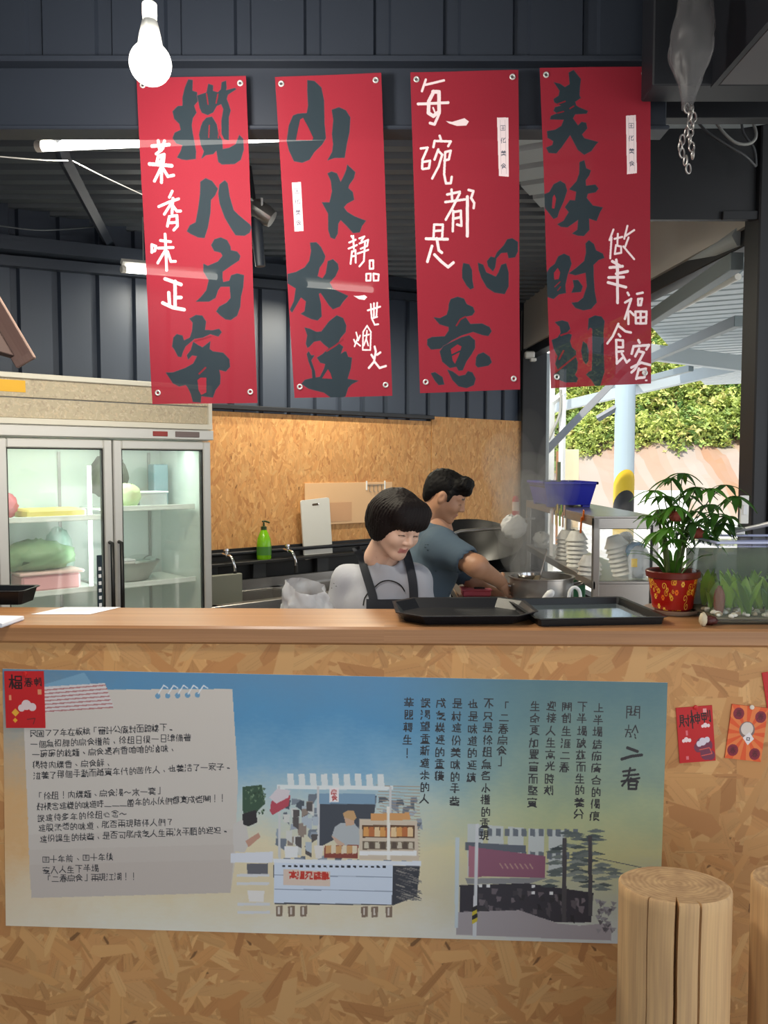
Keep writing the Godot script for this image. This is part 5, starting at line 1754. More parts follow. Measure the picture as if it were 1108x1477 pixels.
func fridge_food(base: Transform3D) -> void:
	var y2 := 0.849
	solo("steel_bowl", "wide stainless bowl on the right door's lower fridge shelf", "bowl", bowl_mesh(0.17, 0.11), M.stainless, base * tf(Vector3(0.79, y2, 0.30)))
	var bw := thing("takeout_box", "white food box stacked in the steel fridge bowl", "box", base * tf(Vector3(0.72, y2 + 0.09, 0.33)))
	part(bw, "tray", box(Vector3(0.15, 0.05, 0.11), 0.006), M.white)
	part(bw, "lid", box(Vector3(0.156, 0.008, 0.116), 0.003), M.white_plastic, tf(Vector3(0, 0.029, 0)))
	solo("pot_lid", "small steel lid leaning on the steel fridge bowl", "lid", lathe([Vector2(0, 0.012), Vector2(0.07, 0.004), Vector2(0.08, 0), Vector2(0.07, -0.002), Vector2(0, 0.006)], 24), M.chrome, base * tf(Vector3(0.87, y2 + 0.118, 0.30), 0, 0.15))
	var y3 := 1.269
	solo("vegetable_bag", "dark bag of greens on the right door's top fridge shelf", "bag", crumple(0.10, 0.13, 0.11, 4, 0.3, 0.2), mat(Color(0.20, 0.22, 0.16), 0.6), base * tf(Vector3(0.695, y3 + 0.16, 0.27)))
	solo("cabbage", "pale green cabbage below the dark bag of greens", "cabbage", crumple(0.075, 0.07, 0.075, 6, 0.16, 0.1), mat(Color(0.74, 0.82, 0.62), 0.6), base * tf(Vector3(0.745, y3 + 0.063, 0.40)))
	var tub := thing("clear_tub", "clear food tub on the right door's top fridge shelf", "tub", base * tf(Vector3(0.90, y3, 0.32)))
	part(tub, "body", box(Vector3(0.18, 0.075, 0.16), 0.01, Vector3(0, 0.0385, 0)), M.bag)
	part(tub, "lid", box(Vector3(0.19, 0.01, 0.17), 0.004, Vector3(0, 0.081, 0)), M.white_plastic)
	solo("milk_jug", "pale blue carton at the fridge's right wall", "carton", span(Vector3(0, 0, 0), Vector3(0.09, 0.24, 0.09), 0.006), mat(Color(0.50, 0.62, 0.66), 0.5), base * tf(Vector3(0.985, y3 + 0.001, 0.14)))
	var pink := thing("pink_box", "pink plastic box on the left door's lower fridge shelf", "box", base * tf(Vector3(0.31, y2, 0.36)))
	part(pink, "body", box(Vector3(0.30, 0.085, 0.2), 0.012, Vector3(0, 0.0445, 0)), mat(Color(0.90, 0.66, 0.68), 0.45))
	part(pink, "rim", box(Vector3(0.33, 0.016, 0.23), 0.005, Vector3(0, 0.096, 0)), mat(Color(0.92, 0.78, 0.76), 0.45))
	solo("greens_bag", "green vegetable bag lying on the pink fridge box", "bag", crumple(0.19, 0.085, 0.12, 9, 0.22, 0.2), mat(Color(0.50, 0.64, 0.48), 0.5), base * tf(Vector3(0.27, y2 + 0.175, 0.35)))
	solo("noodle_bag", "clear tall bag beside the lit tube in the fridge", "bag", crumple(0.075, 0.16, 0.10, 12, 0.16, 0.08), film(Color(0.80, 0.93, 0.88), 0.6, 0.35), base * tf(Vector3(0.43, y2 + 0.15, 0.20)))
	var y4 := 1.229
	solo("sausage_pack", "red and pink packet on the left door's top fridge shelf", "packet", crumple(0.06, 0.07, 0.06, 15, 0.25, 0.1), mat(Color(0.72, 0.34, 0.38), 0.5), base * tf(Vector3(0.12, y4 + 0.066, 0.34)))
	solo("egg_tray", "yellow tray on the left door's top fridge shelf", "tray", box(Vector3(0.30, 0.045, 0.26), 0.01), mat(Color(0.86, 0.80, 0.42), 0.5), base * tf(Vector3(0.34, y4 + 0.024, 0.35)))

# ---------- back wall: boards, ledge, taps, sink ----------
func sink_wall() -> void:
	var st := begin()
	add_box(st, Vector3(1.10, 1.4, 0.009), Vector3(2.44, 0.92, 0.014), 0.001)
	solo("strand_board", "long pale strand board panel on the kitchen wall beside the fridge", "panel", fin(st), M.osb_back, WALL)
	st = begin()
	add_box(st, Vector3(2.90, 1.44, 0.013), Vector3(1.15, 0.92, 0.014), 0.001)
	solo("strand_board", "shorter strand board panel ending at the dark corner post", "panel", fin(st), M.osb_back, WALL)
	struct("trim_11", "black ledge rail above the strand boards", span(Vector3(-0.1, 1.875, 0.0), Vector3(2.33, 1.905, 0.05), 0.003), M.steel_black, WALL)
	# dark splash wall with pipe and ledge
	struct("trim_12", "black splash wall below the strand boards", span(Vector3(0.0, 0.0, 0.001), Vector3(3.45, 0.945, 0.03)), M.black, WALL)
	part(get_node("trim_12"), "ledge", span(Vector3(0.0, 0.845, 0.03), Vector3(2.2, 0.865, 0.14), 0.003), M.black)
	for x in [0.25, 0.62, 1.15, 1.9]:
		part(get_node("trim_12"), "support", span(Vector3(x, 0.3, 0.03), Vector3(x + 0.10, 0.845, 0.07), 0.003), mat(Color(0.16, 0.17, 0.18), 0.5))
	var pipe := thing("water_pipe", "black water pipe under the strand board", "pipe", WALL)
	part(pipe, "pipe", tube([Vector3(0.05, 0.915, 0.06), Vector3(2.1, 0.915, 0.06)], 0.014, 8), M.steel_black)
	for q in [[325, "chrome tap nearest the fridge above the sink"], [413, "chrome tap beside the hanging white cutting board"]]:
		var x := wall_xy(q[0], 800, 0.1).x
		var t := thing("tap", q[1], "tap", WALL * tf(Vector3(x, 0.915, 0.06)))
		part(t, "body", tube([Vector3(0, 0, 0), Vector3(0, 0, 0.07)], 0.013, 10), M.chrome)
		part(t, "handle", lathe([Vector2(0, 0), Vector2(0.012, 0.002), Vector2(0.012, 0.018), Vector2(0.018, 0.022), Vector2(0.015, 0.036), Vector2(0, 0.038)], 14), M.chrome, tf(Vector3(0, 0.008, 0.055)))
		part(t, "spout", tube(curve([Vector3(0, 0, 0.06), Vector3(0.01, -0.01, 0.10), Vector3(0.02, -0.06, 0.12), Vector3(0.025, -0.10, 0.12)], 10), [0.011, 0.0105, 0.0105, 0.010, 0.010, 0.010, 0.010, 0.0095, 0.0095, 0.0095, 0.0095], 10), M.chrome)
		part(t, "nozzle", tube([Vector3(0.025, -0.10, 0.12), Vector3(0.028, -0.15, 0.12)], [0.012, 0.014], 10), M.black)
	# hand soap
	var bx := wall_xy(381, 806, 0.09).x
	var so := thing("soap_bottle", "green pump bottle of soap on the black ledge", "bottle", WALL * tf(Vector3(bx, 0.866, 0.09)))
	var green := mat(Color(0.42, 0.66, 0.06), 0.2)
	part(so, "body", lathe([Vector2(0, 0), Vector2(0.047, 0), Vector2(0.05, 0.01), Vector2(0.05, 0.09), Vector2(0.044, 0.14), Vector2(0.026, 0.185), Vector2(0.019, 0.20), Vector2(0, 0.20)], 26), green)
	part(so, "label_band", lathe([Vector2(0.0508, 0.03), Vector2(0.0508, 0.088)], 26), mat(Color(0.24, 0.45, 0.16), 0.4), Transform3D(), "dark green paper label")
	part(so, "cap", lathe([Vector2(0, 0.20), Vector2(0.02, 0.20), Vector2(0.02, 0.222), Vector2(0.007, 0.226), Vector2(0.006, 0.25), Vector2(0, 0.25)], 18), mat(Color(0.12, 0.22, 0.06), 0.4))
	part(so, "pump", tube(curve([Vector3(-0.012, 0.256, 0), Vector3(0.01, 0.258, 0), Vector3(0.045, 0.247, 0)], 8), 0.006, 8), mat(Color(0.12, 0.22, 0.06), 0.4))
	# notice board of plywood with papers, hanging cutting board
	var a := wall_xy(440, 697, 0.03)
	var b := wall_xy(566, 694, 0.03)
	var c := wall_xy(520, 754, 0.03)
	var ply := thing("plywood_board", "smooth plywood board fixed on the strand board behind the woman", "board", WALL * tf(Vector3(a.x, c.y, 0.018)))
	var pw := b.x - a.x
	var phh := a.y - c.y
	part(ply, "board", span(Vector3.ZERO, Vector3(pw, phh, 0.012), 0.001), mat(Color(0.86, 0.70, 0.53), 0.6))
	part(ply, "paper", span(Vector3(0.20, 0.02, 0.012), Vector3(0.42, 0.16, 0.014)), mat(Color(0.80, 0.62, 0.47), 0.8))
	for x in [0.555, 0.735]:
		part(ply, "hook", span(Vector3(x, phh - 0.06, 0.012), Vector3(x + 0.012, phh + 0.01, 0.02), 0.002), M.white_plastic)
	part(ply, "rack", tube([Vector3(0.56, phh - 0.02, 0.016), Vector3(0.74, phh - 0.02, 0.016)], 0.0025, 5), M.stainless)
	for k in 4:
		part(ply, "rack_hook", tube([Vector3(0.59 + 0.04 * k, phh - 0.02, 0.018), Vector3(0.59 + 0.04 * k, phh - 0.07, 0.018), Vector3(0.605 + 0.04 * k, phh - 0.075, 0.02)], 0.0025, 5), M.stainless)
	var e := wall_xy(456, 762, 0.05)
	var tl := wall_xy(433, 722, 0.05)
	var tr := wall_xy(474, 716, 0.05)
	var bl := wall_xy(442, 807, 0.05)
	var cw := tl.distance_to(tr)
	var ch := tl.distance_to(bl)
	var cb := thing("cutting_board", "white plastic cutting board hanging crookedly by its slot", "board", WALL * tf(Vector3(e.x, e.y, 0.05), 0, 0, 0.07))
	st = begin()
	var op := rounded(cw, ch, 0.018)
	add_plate(st, op, 0, 0.012)
	part(cb, "slab", fin(st), mat(Color(0.82, 0.82, 0.80), 0.45))
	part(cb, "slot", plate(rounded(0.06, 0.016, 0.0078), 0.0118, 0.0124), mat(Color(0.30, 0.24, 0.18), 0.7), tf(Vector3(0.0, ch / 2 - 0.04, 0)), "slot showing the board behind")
	part(cb, "nail", tube([Vector3(0.02, ch / 2 - 0.037, -0.033), Vector3(0.02, ch / 2 - 0.037, 0.022)], 0.004, 6), M.chrome)
	# sink bench
	var s := thing("sink_bench", "stainless double sink bench along the kitchen wall", "sink", WALL)
	st = begin()
	for q in [[0.03, 0.07, 2.30, 0.13], [0.03, 0.50, 2.30, 0.56], [0.03, 0.07, 0.10, 0.56], [0.74, 0.07, 0.82, 0.56], [1.50, 0.07, 1.58, 0.56], [2.22, 0.07, 2.30, 0.56]]:
		add_box(st, Vector3((q[0] + q[2]) / 2, 0.665, (q[1] + q[3]) / 2), Vector3(q[2] - q[0], 0.012, q[3] - q[1]), 0.002)
	add_box(st, Vector3(1.165, 0.70, 0.075), Vector3(2.27, 0.075, 0.012), 0.003)
	add_box(st, Vector3(1.165, 0.635, 0.560), Vector3(2.27, 0.072, 0.012), 0.004)
	part(s, "bench_top", fin(st), M.stainless)
	for q in [[0.10, 0.74], [0.82, 1.50], [1.58, 2.22]]:
		st = begin()
		add_box(st, Vector3((q[0] + q[1]) / 2, 0.42, 0.315), Vector3(q[1] - q[0], 0.01, 0.37))
		for z in [0.132, 0.498]:
			add_box(st, Vector3((q[0] + q[1]) / 2, 0.54, z), Vector3(q[1] - q[0], 0.24, 0.006))
		for x in [q[0] + 0.003, q[1] - 0.003]:
			add_box(st, Vector3(x, 0.54, 0.315), Vector3(0.006, 0.24, 0.37))
		part(s, "basin", fin(st), M.stainless)
	for x in [0.07, 1.16, 2.26]:
		for z in [0.10, 0.53]:
			part(s, "leg", tube([Vector3(x, 0, z), Vector3(x, 0.66, z)], 0.018, 8), M.stainless)
	solo("grey_tub", "grey plastic tub standing in the sink below the first tap", "tub", span(Vector3(0.11, 0.426, 0.16), Vector3(0.46, 0.80, 0.20), 0.004), mat(Color(0.45, 0.46, 0.42), 0.6), WALL)

# ---------- right of the kitchen: dish cabinet, work table, pots ----------
func right_side() -> void:
	var x0 := 0.886
	var x1 := 1.164
	var zn := -3.45
	var zf := -5.10
	var top := 1.287
	var cab := thing("dish_cabinet", "stainless dish cabinet with glass sides under the blue planter", "cabinet")
	var st := begin()
	add_box(st, Vector3((x0 + x1) / 2, top - 0.003, (zn + zf) / 2), Vector3(x1 - x0, 0.006, zn - zf), 0.001)
	add_box(st, Vector3((x0 + x1) / 2, top - 0.03, zn - 0.012), Vector3(x1 - x0, 0.048, 0.024), 0.003)
	add_box(st, Vector3(x0 + 0.012, top - 0.024, (zn + zf) / 2), Vector3(0.024, 0.036, zn - zf), 0.003)
	add_box(st, Vector3(x1 - 0.012, top - 0.024, (zn + zf) / 2), Vector3(0.024, 0.036, zn - zf), 0.003)
	part(cab, "top", fin(st), M.stainless)
	for x in [x0 + 0.014, x1 - 0.014]:
		for z in [zn - 0.014, zf + 0.014]:
			part(cab, "post", span(Vector3(x - 0.014, 0.0, z - 0.014), Vector3(x + 0.014, top - 0.005, z + 0.014), 0.003), M.stainless)
	for y in [1.005, 0.62]:
		st = begin()
		add_box(st, Vector3((x0 + x1) / 2, y, (zn + zf) / 2), Vector3(x1 - x0 - 0.002, 0.012, zn - zf - 0.002), 0.002)
		add_box(st, Vector3(x0 + 0.006, y - 0.012, (zn + zf) / 2), Vector3(0.012, 0.036, zn - zf), 0.002)
		part(cab, "shelf", fin(st), M.stainless)
	part(cab, "end_panel", span(Vector3(x0 + 0.02, 0.3, zn - 0.012), Vector3(x1 - 0.02, 1.0, zn - 0.004), 0.002), M.stainless)
	part(cab, "end_pane", span(Vector3(x0 + 0.028, 1.015, zn - 0.012), Vector3(x1 - 0.028, top - 0.056, zn - 0.008)), M.glass)
	part(cab, "side_pane", span(Vector3(x1 - 0.012, 1.015, zf + 0.03), Vector3(x1 - 0.008, top - 0.045, zn - 0.03)), M.glass)
	part(cab, "door_knob", lathe([Vector2(0, 0), Vector2(0.006, 0.002), Vector2(0.006, 0.012), Vector2(0.012, 0.016), Vector2(0.010, 0.028), Vector2(0, 0.03)], 14), M.chrome, Transform3D(Basis(Vector3.RIGHT, PI / 2), Vector3(x1 - 0.006, 0.93, zn)))
	part(cab, "door_seal", span(Vector3(x1 - 0.034, 0.3, zn - 0.01), Vector3(x1 - 0.026, 1.25, zn + 0.002)), M.black)
	# bowls on the cabinet shelf
	var sy := 1.0115
	var bowl := mat(Color(0.90, 0.90, 0.88), 0.4)
	var first: Node3D
	var spots := [[0.945, -3.98, 7, 0.05, "white paper bowl in the tall nested stack inside the cabinet"], [0.955, -4.28, 6, -0.04, "white paper bowl in the farther nested stack inside the cabinet"], [0.925, -3.66, 3, 0.0, "white paper bowl in the short stack by the cabinet's front post"], [1.06, -3.62, 7, 0.30, "white paper bowl in the leaning stack behind the cabinet's end glass"]]
	for q in spots:
		for k in q[2]:
			var lean := Basis(Vector3(0, 0, 1), q[3])
			var xf := Transform3D(lean * Basis(Vector3.RIGHT, PI), Vector3(q[0], sy + 0.046, q[1]) + lean * Vector3(0, 0.021 * k + (0.012 if q[3] > 0.1 else 0.001), 0))
			if first == null:
				first = solo("paper_bowl", q[4], "bowl", bowl_mesh(0.050, 0.046), bowl, xf, "paper bowls in the dish cabinet")
			else:
				again(first, xf, q[4])
	solo("snack_bag", "blue and white packet with a yellow mark behind the cabinet's end glass", "packet", crumple(0.05, 0.075, 0.035, 31, 0.18, 0.1), mat(Color(0.82, 0.85, 0.88), 0.35), tf(Vector3(1.105, sy + 0.07, -3.52)))
	solo("snack_bag", "pale blue packet top behind the cabinet's end glass", "packet", crumple(0.045, 0.04, 0.03, 33, 0.15), mat(Color(0.45, 0.62, 0.80), 0.35), tf(Vector3(1.105, sy + 0.115, -3.57)))
	solo("yellow_tag", "yellow paper tag in front of the white packet in the cabinet", "tag", span(Vector3(-0.012, -0.018, 0), Vector3(0.014, 0.018, 0.002)), mat(Color(0.92, 0.76, 0.14), 0.5), tf(Vector3(1.068, sy + 0.075, -3.478)))
	solo("plastic_bundle", "bundle of clear plastic bags at the far end of the cabinet shelf", "bag", crumple(0.05, 0.05, 0.12, 36, 0.3, 0.1), M.bag, tf(Vector3(0.94, sy + 0.046, -4.85)))
	solo("plastic_bundle", "white folded bags beside the far bowl stack in the cabinet", "bag", crumple(0.05, 0.07, 0.10, 38, 0.22, 0.1), M.white_plastic, tf(Vector3(1.05, sy + 0.064, -4.55)))
	solo("green_tray", "green crate under the cabinet shelf", "crate", span(Vector3(0.92, 0.627, -4.95), Vector3(1.13, 0.86, -4.55), 0.006), mat(Color(0.06, 0.36, 0.20), 0.5))
	# clothes pegs and paper strip on the cabinet's rail
	var pegs := [[0.99, Color(0.86, 0.42, 0.10), 0.02, "orange clothes peg nearest the front of the cabinet rail"], [0.60, Color(0.55, 0.72, 0.22), 0.0, "green clothes peg on the cabinet rail"], [0.52, Color(0.88, 0.76, 0.20), 0.0, "yellow clothes peg on the cabinet rail"], [0.45, Color(0.80, 0.50, 0.24), 0.0, "brown clothes peg on the cabinet rail"], [0.66, Color(0.80, 0.62, 0.52), 0.0, "pink clothes peg on the cabinet rail"]]
	for q in pegs:
		var z: float = lerpf(zf + 0.35, zn - 0.16, q[0])
		var pg := thing("clothes_peg", q[3], "peg", tf(Vector3(x0 - 0.006, top - 0.03, z), 0, 0.25 if q[2] > 0 else 0.0))
		var m := mat(q[1], 0.4)
		part(pg, "jaw", box(Vector3(0.007, 0.075, 0.013), 0.002, Vector3(-0.004, -0.02, 0)), m)
		part(pg, "jaw", box(Vector3(0.006, 0.05, 0.013), 0.002, Vector3(0.003, 0.026, 0)), m)
		part(pg, "spring", tube([Vector3(-0.001, -0.004, -0.008), Vector3(-0.001, -0.004, 0.008)], 0.004, 6), M.chrome)
	solo("paper_strip", "white paper strip pegged to the cabinet rail", "paper", span(Vector3(x0 - 0.012, 1.03, -4.30), Vector3(x0 - 0.010, 1.275, -4.22)), M.paper)
	# blue planter on top
	var pl := thing("blue_planter", "blue plastic planter of seedlings on the dish cabinet", "planter", tf(Vector3(0.955, top, -4.42)))
	var blue := mat(Color(0.10, 0.14, 0.66), 0.4)
	st = begin()
	for q in [[0.108, 0.205, 0.012, 0.0], [0.136, 0.236, 0.0, 0.108]]:
		pass
	var lo := [Vector3(-0.108, 0.012, 0.205), Vector3(0.108, 0.012, 0.205), Vector3(0.108, 0.012, -0.205), Vector3(-0.108, 0.012, -0.205)]
	var hi := [Vector3(-0.134, 0.125, 0.234), Vector3(0.134, 0.125, 0.234), Vector3(0.134, 0.125, -0.234), Vector3(-0.134, 0.125, -0.234)]
	st.set_smooth_group(-1)
	for k in 4:
		var k2 := (k + 1) % 4
		quad(st, lo[k], lo[k2], hi[k2], hi[k], lo[k] + lo[k2])
	quad(st, lo[0], lo[1], lo[2], lo[3], Vector3.DOWN)
	part(pl, "tub", fin(st), blue)
	st = begin()
	for q in [[-0.142, -0.242, -0.128, 0.242], [0.128, -0.242, 0.142, 0.242], [-0.142, 0.228, 0.142, 0.242], [-0.142, -0.242, 0.142, -0.228]]:
		add_box(st, Vector3((q[0] + q[2]) / 2, 0.125, (q[1] + q[3]) / 2), Vector3(q[2] - q[0], 0.014, q[3] - q[1]), 0.003)
	part(pl, "rim", fin(st), blue)
	part(pl, "soil", span(Vector3(-0.13, 0.10, -0.225), Vector3(0.13, 0.112, 0.225)), mat(Color(0.16, 0.11, 0.08), 0.95))
	for q in [[-0.09, 0.18], [0.09, 0.18], [-0.09, -0.18], [0.09, -0.18]]:
		part(pl, "foot", span(Vector3(q[0] - 0.02, 0.0, q[1] - 0.02), Vector3(q[0] + 0.02, 0.013, q[1] + 0.02), 0.002), blue)
	for k in 16:
		var p := Vector3(-0.115 + 0.165 * rng.randf(), 0.112, rng.randf_range(-0.2, 0.2))
		st = begin()
		for j in 3:
			blade(st, p, Vector3(rng.randf_range(-0.6, 0.6), 1.0, rng.randf_range(-0.6, 0.6)).normalized() * rng.randf_range(0.03, 0.055), 0.010, 0.02)
		part(pl, "seedling", fin(st), mat(Color(0.22, 0.36, 0.20).lerp(Color(0.50, 0.60, 0.46), rng.randf()), 0.6))
	# tall plant tag
	var sp := at(806, 722, 4.5)
	solo("bamboo_stick", "green bamboo stick standing in the blue planter", "stick", tube([Vector3(sp.x, top + 0.09, -4.5), Vector3(sp.x, top + 0.235, -4.5)], 0.010, 8), mat(Color(0.25, 0.38, 0.16), 0.5))
	# work table with burner boxes
	var tb := thing("work_table", "stainless work table where the man cooks", "table")
	st = begin()
	add_box(st, Vector3(0.60, 0.885, -3.85), Vector3(0.54, 0.03, 1.5), 0.004)
	add_box(st, Vector3(0.335, 0.90, -3.85), Vector3(0.012, 0.03, 1.5), 0.002)
	part(tb, "top", fin(st), M.stainless)
	part(tb, "lower_shelf", span(Vector3(0.34, 0.30, -3.12), Vector3(0.86, 0.32, -4.58), 0.004), M.stainless)
	for x in [0.36, 0.83]:
		for z in [-3.14, -4.56]:
			part(tb, "leg", tube([Vector3(x, 0, z), Vector3(x, 0.87, z)], 0.018, 8), M.stainless)
	var pot := thing("steaming_pot", "stainless pot of boiling noodles on the work table", "pot", tf(Vector3(0.70, 0.9, -3.62)))
	part(pot, "body", lathe([Vector2(0, 0), Vector2(0.135, 0), Vector2(0.14, 0.006), Vector2(0.14, 0.105), Vector2(0.148, 0.108), Vector2(0.148, 0.113), Vector2(0.134, 0.111), Vector2(0.132, 0.01), Vector2(0, 0.01)], 32), M.stainless)
	part(pot, "broth", lathe([Vector2(0, 0.085), Vector2(0.133, 0.085)], 32), mat(Color(0.55, 0.50, 0.42), 0.15))
	for q in [-1.0, 1.0]:
		part(pot, "handle", tube(curve([Vector3(0.14 * q, 0.07, 0.03), Vector3(0.18 * q, 0.08, 0.02), Vector3(0.18 * q, 0.08, -0.02), Vector3(0.14 * q, 0.07, -0.03)], 10), 0.006, 8), M.stainless)
	var nb := thing("noodle_basket", "wire noodle basket standing in the steaming pot", "basket", tf(Vector3(0.64, 0.965, -3.58)))
	part(nb, "cup", lathe([Vector2(0, 0), Vector2(0.04, 0.004), Vector2(0.05, 0.06), Vector2(0.052, 0.06), Vector2(0.041, 0.0), Vector2(0, -0.003)], 20), M.chrome)
	part(nb, "handle", tube(curve([Vector3(0.05, 0.06, 0), Vector3(0.06, 0.10, 0), Vector3(0.075, 0.17, 0.01)], 8), 0.004, 6), M.chrome)
	var pb := thing("pink_basket", "pink plastic basket on the work table beside the man's arm", "basket", tf(at_y(688, 850, 0.935) + Vector3(0, -0.02, -0.05)))
	part(pb, "tub", box(Vector3(0.13, 0.03, 0.10), 0.006), mat(Color(0.88, 0.38, 0.44), 0.45))
	part(pb, "rim", box(Vector3(0.14, 0.006, 0.11), 0.002, Vector3(0, 0.016, 0)), mat(Color(0.92, 0.45, 0.50), 0.45))
	part(pb, "tongs", box(Vector3(0.05, 0.006, 0.02), 0.002, Vector3(0.015, 0.022, 0.02)), M.black)
	solo("ladle", "white ladle handle leaning on the work table", "ladle", tube(curve([at(762, 893, 3.16), at(780, 870, 3.16), at(793, 857, 3.16), at(799, 856, 3.16)], 9), [0.007, 0.007, 0.008, 0.009, 0.011, 0.014, 0.016, 0.016, 0.014, 0.010], 8), M.white_plastic)
	# dark wok range behind the steam
	var wk := thing("wok_range", "black wok range in the dark corner behind the steam", "stove", tf(Vector3(0.65, 0, -5.05)))
	part(wk, "body", span(Vector3(-0.45, 0, -0.32), Vector3(0.14, 0.80, 0.32), 0.01), M.black)
	part(wk, "wok", lathe([Vector2(0, 0.82), Vector2(0.15, 0.86), Vector2(0.26, 0.96), Vector2(0.30, 1.06), Vector2(0.306, 1.065), Vector2(0.29, 1.05), Vector2(0.25, 0.965), Vector2(0.14, 0.875), Vector2(0, 0.835)], 32), M.black_gloss, Transform3D(Basis(Vector3.RIGHT, 0.35), Vector3(-0.1, 0.05, -0.35)))
	part(wk, "splash_guard", tube([Vector3(-0.40, 1.02, 0.1), Vector3(-0.18, 1.10, 0.05), Vector3(0.12, 1.12, 0.0)], 0.012, 8), M.stainless)
	# white bag and red bottle at the cabinet's far corner
	solo("white_bag", "white plastic bag hanging at the far corner of the dish cabinet", "bag", crumple(0.075, 0.07, 0.05, 41, 0.3), M.white_plastic, tf(at(741, 760, 4.9)))
	var rb := at(744, 732, 4.95)
	var bo := thing("sauce_bottle", "red-labelled bottle above the white hanging bag", "bottle", tf(rb))
	part(bo, "body", lathe([Vector2(0, -0.07), Vector2(0.021, -0.07), Vector2(0.021, 0.05), Vector2(0.012, 0.07), Vector2(0, 0.07)], 16), mat(Color(0.72, 0.16, 0.16), 0.4))
	part(bo, "label_band", lathe([Vector2(0.0216, -0.02), Vector2(0.0216, 0.035)], 16), mat(Color(0.85, 0.78, 0.74), 0.6), Transform3D(), "pale paper label")
	part(bo, "bracket", tube([Vector3(0, -0.075, 0), Vector3(0.14, -0.075, -0.14)], 0.008, 6), M.stainless)

func blade(st: SurfaceTool, p: Vector3, dir: Vector3, w: float, droop: float, seg := 4) -> void:
	var side := dir.cross(Vector3.UP if absf(dir.normalized().y) < 0.95 else Vector3.RIGHT).normalized()
	var prev: Array = []
	st.set_smooth_group(0)
	for i in seg + 1:
		var t := float(i) / seg
		var c := p + dir * t + Vector3(0, -droop * t * t, 0)
		var hw := w * sin(PI * clampf(0.12 + 0.88 * t, 0, 1)) * 0.5 + 0.0004
		var up := side.cross(dir).normalized() * w * 0.12
		var row := [c - side * hw + up, c, c + side * hw + up]
		if prev.size():
			quad(st, prev[0], prev[1], row[1], row[0], Vector3.UP)
			quad(st, prev[1], prev[2], row[2], row[1], Vector3.UP)
		prev = row
# ---------- things on the worktop ----------
func tray_mesh(w: float, d: float, h: float, slope: float, corner: float, t := 0.003) -> ArrayMesh:
	var st := begin()
	st.set_smooth_group(-1)
	var ring := func(inset: float, y: float) -> Array:
		var a := w / 2 - inset
		var b := d / 2 - inset
		var c := maxf(corner - inset * 0.4, 0.002)
		return [Vector3(-a + c, y, b), Vector3(a - c, y, b), Vector3(a, y, b - c), Vector3(a, y, -b + c), Vector3(a - c, y, -b), Vector3(-a + c, y, -b), Vector3(-a, y, -b + c), Vector3(-a, y, b - c)]
	var rings := [ring.call(slope, 0.0), ring.call(0.002, h - 0.003), ring.call(-0.006, h), ring.call(-0.006, h + 0.002), ring.call(0.004, h + 0.001), ring.call(slope + t, t)]
	for r in rings.size() - 1:
		for k in 8:
			var k2 := (k + 1) % 8
			var m: Vector3 = (rings[r][k] + rings[r + 1][k2]) * 0.5
			var o := Vector3(m.x, 0, m.z) if r < 2 else (Vector3.UP if r < 4 else Vector3(-m.x, 0.2, -m.z))
			quad(st, rings[r][k], rings[r][k2], rings[r + 1][k2], rings[r + 1][k], o)
	for k in range(1, 7):
		tri(st, rings[0][0], rings[0][k], rings[0][k + 1], Vector3.DOWN)
		tri(st, rings[5][0], rings[5][k], rings[5][k + 1], Vector3.UP)
	return fin(st)

